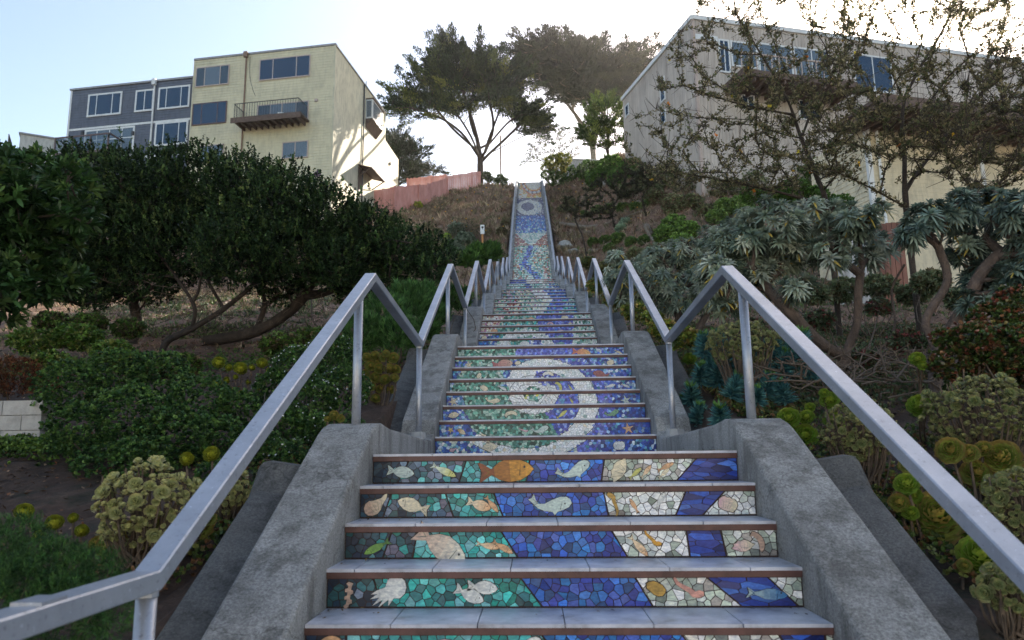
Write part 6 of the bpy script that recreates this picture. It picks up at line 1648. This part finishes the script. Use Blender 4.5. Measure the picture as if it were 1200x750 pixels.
cypress('airy thin-leaved tree between the two cypresses', gpt(at(655, 195, 66)[0], 66),
    [[gpt(at(660, 195, 66)[0], 66), at(656, 180, 66), at(650, 165, 66)], [at(658, 188, 66), at(635, 182, 66), at(622, 180, 66)]], px_cloud(90, [(606, 196), (618, 178), (632, 160), (655, 152), (675, 160), (680, 185), (650, 192), (630, 190)], 66, 2.2),
    [(.05, .06, .03), (.08, .09, .04), (.10, .09, .04)], n=42, clump=(.55, .55, .35), L=.20, Wd=.07, step=.8, rmax=.09, r0=.014, matt='leaf')
# cypresses standing farther back beside the wooden house (their tops show above the slope)
# ---- bushes on the slopes
def slope_bush(label, lst, Y, n, L, cols, name='bush', dz=1.0, up=.8, group=None, k=7, Wd=None):
    cols = [tuple(min(.5, q * 1.35) for q in c) for c in cols]
    q_ = []
    for e_ in lst:
        yy = Y
        if Y is None or Y > 13:
            h_ = ghit(e_[0], e_[1] + e_[2] * .6, 6, 80); yy = min(h_[1], 64.0)
        q_.append((e_[0], e_[1], e_[2], e_[3] if len(e_) > 3 else yy))
    if Y: L = L * float(np.clip((np.mean([e_[3] for e_ in q_]) - CAM[1]) / (Y - CAM[1]), .7, 2.6))
    return shrub(name, label, 'bush', px_lobes(q_, None, squash=.85, dz=dz), n, k, L, (Wd or L * .4), cols, 'round', 1.0, up, 0, group, 'leaf', None, 5, .02)
slope_bush('yellow-green bush at the top of the stairs', [(648, 190, 10), (660, 188, 10), (655, 196, 10), (640, 196, 7)], 56, 1300, .14, [(.16, .17, .03), (.25, .24, .04), (.10, .12, .03)])
slope_bush('green leafy bush below the grey retaining wall', [(690, 200, 14), (715, 196, 16), (740, 198, 14), (668, 205, 12), (700, 210, 14), (725, 210, 14), (655, 212, 8)], 46, 3800, .14, [(.05, .10, .02), (.08, .15, .03), (.12, .2, .05)])
slope_bush('olive-grey thicket in front of the board house', [(770, 185, 18), (800, 190, 20), (830, 195, 20), (860, 200, 18), (785, 210, 18), (820, 215, 18), (755, 205, 14), (880, 215, 18), (765, 225, 12)], 30, 5200, .11, [(.12, .14, .06), (.16, .18, .085), (.21, .22, .12), (.08, .10, .045), (.18, .13, .08)], dz=1.0)
slope_bush('light green rounded bush on the right slope', [(790, 265, 15), (780, 276, 14), (805, 272, 15), (798, 285, 14)], 17, 2300, .07, [(.08, .14, .03), (.12, .2, .045), (.17, .26, .06)])
slope_bush('light green bush beside the silvery echium tops', [(850, 245, 14), (868, 240, 13), (840, 256, 12), (878, 250, 12)], 14.5, 1800, .06, [(.09, .15, .035), (.14, .21, .05), (.18, .25, .08)])
slope_bush('fresh green bush behind the leaning open tree', [(930, 225, 18), (955, 232, 16), (905, 235, 16), (985, 240, 14), (880, 228, 12)], 11.5, 2600, .055, [(.06, .12, .025), (.09, .17, .035)])
slope_bush('mid green bush between the board house and the cream house', [(985, 190, 18), (960, 205, 22), (975, 232, 18), (940, 210, 18)], 16.0, 2400, .07, [(.06, .10, .03), (.09, .14, .04)])
slope_bush('low dark green creeper patch on the right slope', [(700, 247, 7), (715, 245, 7), (730, 244, 7), (745, 243, 7), (685, 251, 5), (757, 240, 6)], 28, 1900, .08, [(.06, .11, .03), (.09, .15, .04), (.13, .17, .06)], dz=.5)
slope_bush('dark green creeper patch below the pale log', [(695, 284, 6), (710, 282, 7), (725, 280, 8), (740, 284, 7), (715, 292, 7), (755, 282, 7)], 19.5, 2000, .07, [(.06, .11, .03), (.09, .15, .04), (.13, .17, .06)], dz=.55)
slope_bush('pale green spiky young bush above the handrail peaks', [(733, 262, 5), (728, 268, 5)], 21, 260, .13, [(.2, .28, .2), (.26, .34, .24)], Wd=.03)
slope_bush('bright yellow-green bush in front of the stepped pink fence', [(474, 238, 5), (482, 236, 6), (490, 241, 5)], 47, 360, .13, [(.35, .38, .03), (.25, .3, .04)])
slope_bush('grey-green silver bush on the left slope', [(535, 270, 10), (545, 283, 12), (528, 290, 10), (540, 298, 9)], 24, 1500, .10, [(.12, .15, .11), (.18, .21, .16), (.08, .11, .07)])
slope_bush('lime green patch of leaves at the tip of the dark shrub tree', [(524, 279, 3.5), (533, 285, 3.5), (526, 290, 4), (534, 297, 3)], 14, 260, .08, [(.22, .34, .05), (.3, .4, .08)])
slope_bush('small dark bush at the foot of the tall cypress', [(570, 206, 5), (574, 210, 4)], 59, 260, .16, [(.04, .06, .02), (.06, .08, .03)])
slope_bush('small green bush beside the utility pole foot', [(586, 208, 4), (590, 212, 5), (582, 212, 4)], 57.5, 300, .14, [(.06, .09, .03), (.09, .12, .04)])
slope_bush('green bush growing over the top right handrail', [(640, 205, 6), (646, 212, 6), (650, 205, 7)], 52, 500, .14, [(.05, .10, .02), (.09, .15, .04)])
slope_bush('low brown-green bush right of the middle handrail', [(700, 318, 8, 13), (715, 312, 9, 13), (690, 308, 7, 14)], 13, 800, .07, [(.10, .09, .03), (.14, .14, .05), (.06, .08, .03)])
# twiggy leafless shrubs on the left slope
def twig_shrub(label, px, py, h, n=70):
    g = ghit(px, py, 6, 70); s = (g[1] - CAM[1]) / F_PX; R_ = h * s
    t = thing('twiggy_shrub', label, 'shrub', g, 'twiggy shrubs on the left slope')
    att = g + rdir(n) * A3(1.3, .9, .8) * R_ * U(.5, 1, (n, 1)) + A3(0, 0, R_ * .8); att = att[att[:, 2] > ground(att[:, 0], att[:, 1]) + .1]
    Pn, par, r, tips = skeleton([[g - A3(0, 0, .1), g + A3(0, 0, R_ * .3), g + A3(.1 * R_, 0, R_ * .6)]], att, R_ * .3, .2, .12, 0, .009, 2.2, .05)
    mb = MB(); skel_mesh(mb, Pn, par, r, 5); part('stems', mb, M['stem'], t)
    P = np.repeat(Pn[tips], 6, 0) + rdir(len(tips) * 6) * .12; mb = MB(); tufts(mb, P, rdir(len(P)), 3, .07, .03, OL, 1.0); part('foliage', mb, M['leaf'], t)
twig_shrub('twiggy grey shrub in the middle of the brown left slope', 548, 285, 20, 110)
twig_shrub('sparse twiggy shrub close to the stepped pink fence', 440, 262, 22, 80)
twig_shrub('tiny twiggy shrub below the fence at the crest', 512, 252, 12, 70)
twig_shrub('bare rose-like shrub against the cream building corner', 405, 240, 18, 80)
# purple flower stalk above the dark shrub tree
s_ = at(371, 222, 12.0); t = thing('flower_stalk', 'tall stalk with a purple flower head above the dark shrub tree', 'flower', gpt(s_[0], 12.0))
p0 = gpt(s_[0], 12.0); pt_ = at(372, 204, 12.0); mb = MB(); mb.tube(spline([p0, (p0 + pt_) / 2 + A3(-.1, 0, 0), pt_], 4), np.linspace(.02, .008, 9), 5); mb.tube([at(366, 220, 12), at(362, 212, 12)], .007, 4); part('stem', mb, M['stem'], t)
mb = MB(); P_, d_ = ell(60, pt_, (.06, .06, .06), .4); tufts(mb, P_, d_, 3, .04, .02, [(.14, .05, .18), (.2, .08, .24)]); part('blossom', mb, M['leaf'], t)

# ---- poppies, logs, rocks
def poppy_parts():
    a = MB(); n = 5
    for i in range(n):
        az = i * 2 * pi / n; d = np.array([[cos(az) * .7, sin(az) * .7, .7]]); leaves(a, np.array([[0, 0, .0]]), d, np.array([[0, 0, 1.]]), 1.0, .9, np.array([[.8, .42, .02]]), 'round')
    b = MB(); b.tube([(0, 0, -5), (.4, 0, -2), (0, 0, 0)], .08, 4, (.06, .10, .03)); return a.data('blossom', M['leaf']), b.data('stem', M['leaf'])
pm1, pm2 = poppy_parts(); cnt = 0
spots = [(518, 246), (527, 231), (580, 235), (570, 226), (560, 243), (550, 224), (563, 258), (507, 262), (530, 265), (546, 262), (500, 240), (590, 228), (572, 246), (592, 243), (561, 291), (547, 310), (522, 254), (536, 240), (585, 262), (510, 222), (556, 231), (598, 236)]
spots += [(683, 221), (702, 231), (675, 231), (669, 243), (742, 243), (680, 257), (729, 227), (697, 255), (655, 227), (712, 262), (690, 240), (748, 262), (720, 250), (664, 262)]
spots += [(random.uniform(470, 590), random.uniform(222, 300)) for _ in range(12)] + [(random.uniform(655, 770), random.uniform(222, 290)) for _ in range(8)]
for x, y in spots:
    g = ghit(x, y, 8, 75)
    if g is None: continue
    sc_ = (g[1] - CAM[1]) / F_PX * 1.15 + .01
    L_ = x < 620
    o = thing('poppy', 'small orange-yellow poppy dotted over the brown slope ' + ('left of the stairs' if L_ else 'right of the stairs'), 'flower', g, 'poppies on the slope ' + ('left' if L_ else 'right') + ' of the stairs')
    inst('blossom', pm1, o, g + A3(0, 0, 5 * sc_ * .9), None, sc_); inst('stem', pm2, o, g + A3(0, 0, 5 * sc_ * .9), None, sc_)
def log(label, p0, p1, r, bend=.1, group=None):
    a, b = ghit(*p0, 5, 85), ghit(*p1, 5, 85); mid = (a + b) / 2; mid[2] = float(ground(mid[0], mid[1])) + r * .6
    mb = MB(); mb.tube(spline([a + A3(0, 0, r * .5), mid + A3(0, bend, .02), b + A3(0, 0, r * .7)], 6), np.linspace(r, r * .6, 13), 9, wob=.12)
    for _ in range(3):
        k = random.uniform(.3, .9); q = a + (b - a) * k + A3(0, 0, r); mb.tube([q, q + A3(random.gauss(0, .25), -.1, random.uniform(.1, .35))], [r * .35, r * .15], 6)
    o = part('fallen_log', mb, M['bark_pale'], None, mid, smooth=True); tag(o, label, 'log', group)
log('long pale log lying across the right slope', (652, 263), (752, 250), .13, .3)
log('short pale log lower on the right slope', (690, 296), (715, 288), .12)
log('upright-leaning pale branch log near the light green bush', (800, 238), (818, 222), .10)
log('pale split log beside the light green rounded bush', (758, 268), (768, 288), .16)
def rock(label, px, py, r):
    g = ghit(px, py, 5, 70); R_ = r * (g[1] - CAM[1]) / F_PX; bm = bmesh_new = None
    import bmesh
    b = bmesh.new(); bmesh.ops.create_icosphere(b, subdivisions=3, radius=1)
    ph = [random.uniform(0, 6) for _ in range(6)]
    for v in b.verts:
        k = 1 + .16 * sin(v.co.x * 3 + ph[0]) * sin(v.co.y * 3 + ph[1]) + .12 * sin(v.co.z * 5 + ph[2]) + .06 * sin(v.co.x * 9 + ph[3]) * sin(v.co.z * 8 + ph[4]); v.co = Vector((v.co.x * k * R_, v.co.y * k * R_ * .8, v.co.z * k * R_ * .62))
    me = bpy.data.meshes.new('rock'); b.to_mesh(me); b.free(); me.materials.append(M['concrete_pale'])
    for p in me.polygons: p.use_smooth = False
    o = bpy.data.objects.new('rock', me); _link(o, None, g + A3(0, 0, R_ * .25)); tag(o, label, 'rock')
rock('pale rock under the green bush at the top of the right slope', 709, 217, 7)
rock('pale jagged rock right of the steep handrail', 662, 290, 9)
rock('small pale rock below the jagged one', 672, 296, 6)
rock('pale upright stone in the olive thicket', 748, 240, 5)
rock('pale stone half hidden by the light green bush', 770, 282, 6)

# ---- loose cover
def scatter(n, xr, yr, side=0, xmin=1.62):
    x = U(*xr, n); y = U(*yr, n); k = np.abs(x) > np.where(y < 27, xmin, 1.35); x, y = x[k], y[k]
    return x, y
M['straw'] = leafmat('dry_straw', .9, .1, .1)
def brush(name, label, xr, yr, n, k, L, Wd, cols, w=None, up=1.0, sz_far=True, mat='dry', clump=0):
    x, y = scatter(n, xr, yr)
    if clump:
        m = np.sin(x * 1.3 + 2 * np.sin(y * .7)) * np.sin(y * 1.1 + 1.5 * np.sin(x * .8)) + rng.normal(size=len(x)) * .35; kp = m > clump; x, y = x[kp], y[kp]
    P = np.stack([x, y, ground(x, y) - .01], 1); sc_ = np.clip((y - CAM[1]) / 16, .6, 2.6)
    mb = MB(); tufts(mb, P, norm(A3(0, 0, up) + rdir(len(P)) * .5), k, L * sc_ * U(.5, 1.4, len(P)), Wd, cols, .9, 'quad', 0, .3, w)
    o = part(name, mb, M[mat], None, (0, 20, 5)); tag(o, label, 'ground cover', kind='stuff')
BR = [(.26, .18, .125), (.36, .25, .17), (.15, .09, .065), (.44, .34, .24), (.15, .15, .075), (.28, .155, .11)]
brush('dry_brush', 'dry brown brush and dead grass on the steep slopes beside the stairs', (-20, 18), (5.5, 58), 36000, 6, .14, .02, BR, None, .8)
brush('dry_grass', 'pale dry grass clumps over the upper slopes', (-16, 16), (20, 58), 9000, 8, .17, .018, [(.34, .27, .17), (.26, .2, .13), (.42, .34, .22)], None, .7, clump=.15)
brush('green_weeds', 'patchy green weeds over the slopes', (-18, 18), (4, 58), 13000, 7, .10, .03, [(.06, .09, .03), (.09, .13, .04), (.13, .15, .06)], None, 1.0, clump=.35, mat='leaf')
brush('crest_grass', 'green grass along the crest above the stairs', (-14, 16), (58.2, 63), 9000, 6, .05, .012, [(.12, .16, .04), (.18, .21, .06), (.22, .2, .08)], None, 1.2, mat='leaf')
x, y = scatter(52000, (-7.5, 8.5), (-3.4, 12)); P = np.stack([x, y, ground(x, y) + U(.003, .02, len(x))], 1)
mb = MB(); leaves(mb, P, norm(rdir(len(P)) * A3(1, 1, .3)), rdir(len(P)) * .5 + A3(0, 0, 1), U(.015, .055, len(P)), .019, pal(len(P), [(.10, .06, .04), (.18, .11, .07), (.04, .025, .018), (.30, .20, .13), (.22, .10, .055)], .3), 'quad')
o = part('leaf_litter', mb, M['dry'], None, (0, 4, 0)); tag(o, 'brown bark mulch and fallen leaves on the beds beside the steps', 'leaf litter', kind='stuff')
def cover(label, regs, n, k, L, Wd, cols, mat='leaf', name='ground_cover'):
    Ps = []
    for (px, py, rx, ry, wt) in regs:
        c = ghit(px, py, 1.3, 60); m = int(n * wt); s = rng.normal(size=(m, 2)) * .5; Ps.append(np.stack([c[0] + s[:, 0] * rx, c[1] + s[:, 1] * ry], 1))
    xy = np.concatenate(Ps); xy = xy[np.abs(xy[:, 0]) > 1.55]; P = np.stack([xy[:, 0], xy[:, 1], ground(xy[:, 0], xy[:, 1]) + U(0, .06, len(xy))], 1)
    mb = MB(); tufts(mb, P, norm(A3(0, 0, 1) + rdir(len(P)) * .4), k, L, Wd, cols, 1.0, 'round'); o = part(name, mb, M[mat], None, (0, 3, 0)); tag(o, label, 'ground cover', kind='stuff')
cover('low green creeping leaves between the shrubs left of the stairs', [(100, 430, 1.6, .8, .3), (330, 420, 1.5, .8, .2), (60, 530, .5, .3, .1), (420, 420, .8, 1.2, .2), (20, 525, .5, .2, .1), (470, 400, .8, 2, .1)], 5200, 6, .028, .017, [(.05, .10, .02), (.08, .15, .03), (.12, .2, .04)])
cover('mixed low weeds and dead stems under the dark shrub tree', [(150, 395, 2.5, 1.2, .35), (300, 390, 2.5, 1.2, .35), (230, 370, 3, 1.5, .3)], 5200, 6, .04, .018, [(.10, .08, .05), (.16, .12, .08), (.08, .12, .03), (.14, .2, .05), (.07, .05, .035)])
cover('low mixed green and reddish ground plants right of the stairs', [(880, 480, .6, .5, .25), (960, 440, 1.0, .8, .25), (800, 420, .5, 1.5, .2), (1040, 520, .6, .4, .1), (740, 360, .8, 3, .2)], 4200, 6, .028, .017, [(.05, .09, .03), (.09, .13, .04), (.16, .08, .04), (.14, .16, .05)])

cover('dense low succulent and leafy ground plants along both stair ledges', [(340, 540, .35, .5, .1), (300, 585, .3, .5, .08), (250, 650, .3, .5, .08), (985, 560, .3, .5, .1), (1010, 600, .3, .5, .1), (1090, 660, .3, .5, .08), (860, 470, .4, .9, .12), (790, 420, .3, 1.4, .12), (900, 520, .5, .4, .1), (1130, 580, .5, .4, .12)], 5600, 6, .024, .015, [(.06, .10, .025), (.10, .16, .035), (.20, .10, .05), (.20, .22, .06), (.05, .07, .03)])
cover('dark undergrowth filling the bed below the silvery bushes', [(900, 440, 1.2, 1.2, .3), (1000, 450, 1.2, 1.0, .3), (1080, 450, 1.0, 1.0, .2), (820, 400, .8, 2, .2), (950, 400, 2.0, 1.5, .4), (1080, 400, 2.0, 1.5, .4)], 9500, 7, .035, .014, [(.05, .08, .03), (.09, .12, .045), (.12, .08, .05), (.16, .12, .07), (.10, .15, .08)])
brush('green_undergrowth', 'mixed green undergrowth on the middle slopes beside the stairs', (-13, 13), (5, 24), 9000, 8, .10, .028, [(.05, .08, .025), (.08, .13, .035), (.12, .15, .06), (.14, .17, .10)], None, .9, clump=.0, mat='leaf')

for k, (lst, lab) in enumerate((([(735, 225, 12), (752, 215, 13), (770, 232, 12)], 'olive-brown bush between the thicket and the creeper patch'), ([(790, 240, 14), (812, 238, 12), (828, 248, 10)], 'loose grey-green bush behind the light green rounded bush'),
        ([(668, 238, 8), (660, 246, 7), (676, 246, 6)], 'small olive bush close to the steep handrail'), ([(745, 300, 10), (765, 296, 9)], 'grey-green bush at the upper edge of the far silvery mass'), ([(840, 222, 14), (865, 222, 13), (850, 208, 12)], 'grey-olive bush under the leaning open tree'))):
    slope_bush(lab, lst, (30, 24, 40, 15, 26)[k], 1900, .08, [(.11, .13, .06), (.15, .17, .08), (.20, .20, .11), (.16, .11, .07)], dz=.9)
for k, (lst, lab) in enumerate((([(455, 262, 9), (470, 258, 8), (462, 270, 8)], 'dry olive bush beside the dark shrub tree top'), ([(592, 262, 5), (588, 272, 6)], 'small dry bush next to the steep left handrail'), ([(500, 268, 7), (512, 274, 7), (505, 282, 7)], 'brown-green bush in the middle of the left slope'), ([(585, 300, 6), (592, 306, 6)], 'dark bush at the foot of the steep left handrail'))):
    slope_bush(lab, lst, (38, 40, 30, 24)[k], 1100, .09, [(.10, .11, .05), (.15, .14, .07), (.20, .16, .10), (.08, .06, .04)], dz=.8)
n = 420; k = rng.integers(0, 16, n); fi = k // 8; st = k % 8; x = np.where(U(0, 1, n) < .6, np.sign(U(-1, 1, n)) * (.90 - rng.exponential(.07, n).clip(0, .8)), U(-.9, .9, n))
P = np.stack([x, fi * PER_Y - 7 * RUN + st * RUN + U(.08, .25, n), fi * PER_Z - 8 * RISE + (st + 1) * RISE + .004 + U(0, .004, n)], 1)
mb = MB(); leaves(mb, P, rdir(n) * A3(1, 1, .08), np.tile(A3(0, 0, 1.), (n, 1)) + rdir(n) * .15, U(.008, .03, n), .009, pal(n, [(.10, .06, .04), (.18, .11, .06), (.05, .035, .025), (.3, .2, .08)], .3), 'quad')
o = part('fallen_leaves', mb, M['dry'], None, (0, 0, 0)); tag(o, 'dry leaf bits caught on the treads of the lower flights', 'leaf litter', kind='stuff')

shrub('leafy_shrub', 'green filler shrub at the foot of the lower right handrail beyond the rosettes', 'shrub', [(2.35, -1.1, float(ground(2.35, -1.1)) + .12, .35, .3, .2), (2.8, -.6, float(ground(2.8, -.6)) + .15, .4, .35, .25), (3.3, .1, float(ground(3.3, .1)) + .2, .45, .4, .3), (2.5, -1.9, float(ground(2.5, -1.9)) + .1, .4, .3, .2)], 2600, 7, .026, .016, MG, 'round', 1.1, .8)
shrub('leafy_shrub', 'tall dark shrub beyond the jade bush outside the right edge', 'shrub', [(4.2, 1.2, float(ground(4.2, 1.2)) + .45, .6, .6, .5), (4.9, 2.2, float(ground(4.9, 2.2)) + .5, .7, .6, .6), (4.4, .2, float(ground(4.4, .2)) + .3, .5, .5, .4)], 3000, 7, .04, .022, DK, 'round', 1.1, .8)
shrub('leafy_shrub', 'low green shrub left of the fern outside the bottom left corner', 'shrub', [(-3.2, -1.4, float(ground(-3.2, -1.4)) + .2, .55, .5, .3), (-3.9, -.4, float(ground(-3.9, -.4)) + .3, .6, .6, .4)], 2400, 7, .03, .018, MG, 'round', 1.1, .8)

for lst, lab in (([(150, 425, 22, 4.4), (185, 432, 20, 4.2), (215, 428, 20, 4.4)], 'fresh green low shrub in front of the twisted trunks'), ([(330, 405, 24, 4.6), (365, 398, 22, 4.8), (395, 405, 18, 4.4)], 'green low shrub between the twisted trunks and the handrail'), ([(60, 378, 20, 5.6), (105, 380, 20, 5.8), (150, 385, 18, 6.0)], 'yellow-green weedy shrub behind the low shrub at left')):
    shrub('leafy_shrub', lab, 'shrub', px_lobes(lst, 5, squash=.6), 2600, 7, .04, .018, [(.05, .10, .02), (.09, .17, .03), (.14, .22, .05), (.14, .11, .06), (.07, .06, .035)], 'round', 1.1, .8, 0, None, 'leaf', None, 6, .01)

for lst, lab in (([(990, 340, 22, 7.5), (1030, 335, 20, 8.0), (955, 345, 18, 7.0), (1070, 345, 18, 7.5)], 'loose olive shrub hiding the foot of the picket fence'), ([(1090, 330, 20, 6.5), (1130, 350, 20, 5.5), (1180, 345, 22, 5.5)], 'grey-green shrub at the foot of the cream house wall'), ([(880, 395, 18, 4.2), (905, 410, 16, 3.8)], 'small grey-green shrub between the spurge and the echium trunks')):
    shrub('leafy_shrub', lab, 'shrub', px_lobes(lst, 5, squash=.6), 2400, 7, .06, .018, [(.10, .14, .07), (.15, .19, .10), (.20, .24, .15), (.14, .11, .06)], 'lance', 1.0, .9, .15, None, 'leaf', None, 6, .012)
# ================================================================== AIR
mb = MB(); mb.box((-402, -62, -13.5), (402, 702, 47))
hz_m = bpy.data.materials.new('haze'); hz_m.use_nodes = True; hnt = hz_m.node_tree; hnt.nodes.clear()
ho = hnt.nodes.new('ShaderNodeOutputMaterial'); hv = hnt.nodes.new('ShaderNodeVolumePrincipled')
hv.inputs['Color'].default_value = (1.0, .97, .93, 1); hv.inputs['Density'].default_value = HAZE; hv.inputs['Anisotropy'].default_value = .72
hnt.links.new(hv.outputs[0], ho.inputs['Volume'])
o = part('haze', mb, hz_m, None, (0, 0, 0)); tag(o, 'thin sunlit haze over the whole hillside', 'haze', kind='stuff')
# ================================================================== LIGHT, SKY, CAMERA
SUN_AZ, SUN_EL = radians(26.5), radians(27.0)
w = bpy.data.worlds.new('World'); scene.world = w; w.use_nodes = True
nt = w.node_tree; nt.nodes.clear()
sky = nt.nodes.new('ShaderNodeTexSky'); sky.sky_type = 'NISHITA'; sky.sun_disc = False
sky.sun_elevation = SUN_EL; sky.sun_rotation = SUN_AZ; sky.air_density = 1.0; sky.dust_density = 1.2; sky.ozone_density = .8; sky.altitude = 50
bg = nt.nodes.new('ShaderNodeBackground'); bg.inputs[1].default_value = .088
ow = nt.nodes.new('ShaderNodeOutputWorld')
wb = nt.nodes.new('ShaderNodeMix'); wb.data_type = 'RGBA'; wb.blend_type = 'MULTIPLY'; wb.inputs[0].default_value = 1; wb.inputs[7].default_value = (1.07, 1.0, .93, 1)
nt.links.new(sky.outputs[0], wb.inputs[6]); nt.links.new(wb.outputs[2], bg.inputs[0]); nt.links.new(bg.outputs[0], ow.inputs[0])
sl = bpy.data.lights.new('sun', 'SUN'); sl.energy = 5.0; sl.angle = radians(.55); sl.color = (1, .90, .76)
so = bpy.data.objects.new('sun', sl); COL.objects.link(so)
sd_ = A3(sin(SUN_AZ) * cos(SUN_EL), cos(SUN_AZ) * cos(SUN_EL), sin(SUN_EL))
so.rotation_mode = 'QUATERNION'; so.rotation_quaternion = Vector(sd_).to_track_quat('Z', 'Y'); so.location = Vector(sd_ * 60)

cam = bpy.data.cameras.new('camera'); co = bpy.data.objects.new('camera', cam); COL.objects.link(co)
co.matrix_world = Matrix(((R2[0], U2[0], -_F[0], CAM[0]), (R2[1], U2[1], -_F[1], CAM[1]), (R2[2], U2[2], -_F[2], CAM[2]), (0, 0, 0, 1)))
cam.sensor_width = 36; cam.lens = F_PX * 36 / 1200; cam.shift_x = (600 - CX) / 1200; cam.clip_start = .05; cam.clip_end = 2000
cam.dof.use_dof = True; cam.dof.focus_distance = 7.5; cam.dof.aperture_fstop = 4.5
scene.camera = co
scene.render.resolution_x, scene.render.resolution_y = 1024, 640
vs = scene.view_settings; vs.view_transform = 'Standard'; vs.look = 'None'; vs.gamma = 1; vs.use_curve_mapping = False; vs.exposure = EXPO
scene.cycles.max_bounces = 6; scene.cycles.transparent_max_bounces = 12; scene.cycles.use_adaptive_sampling = True
scene.cycles.use_denoising = True
bpy.context.view_layer.update()
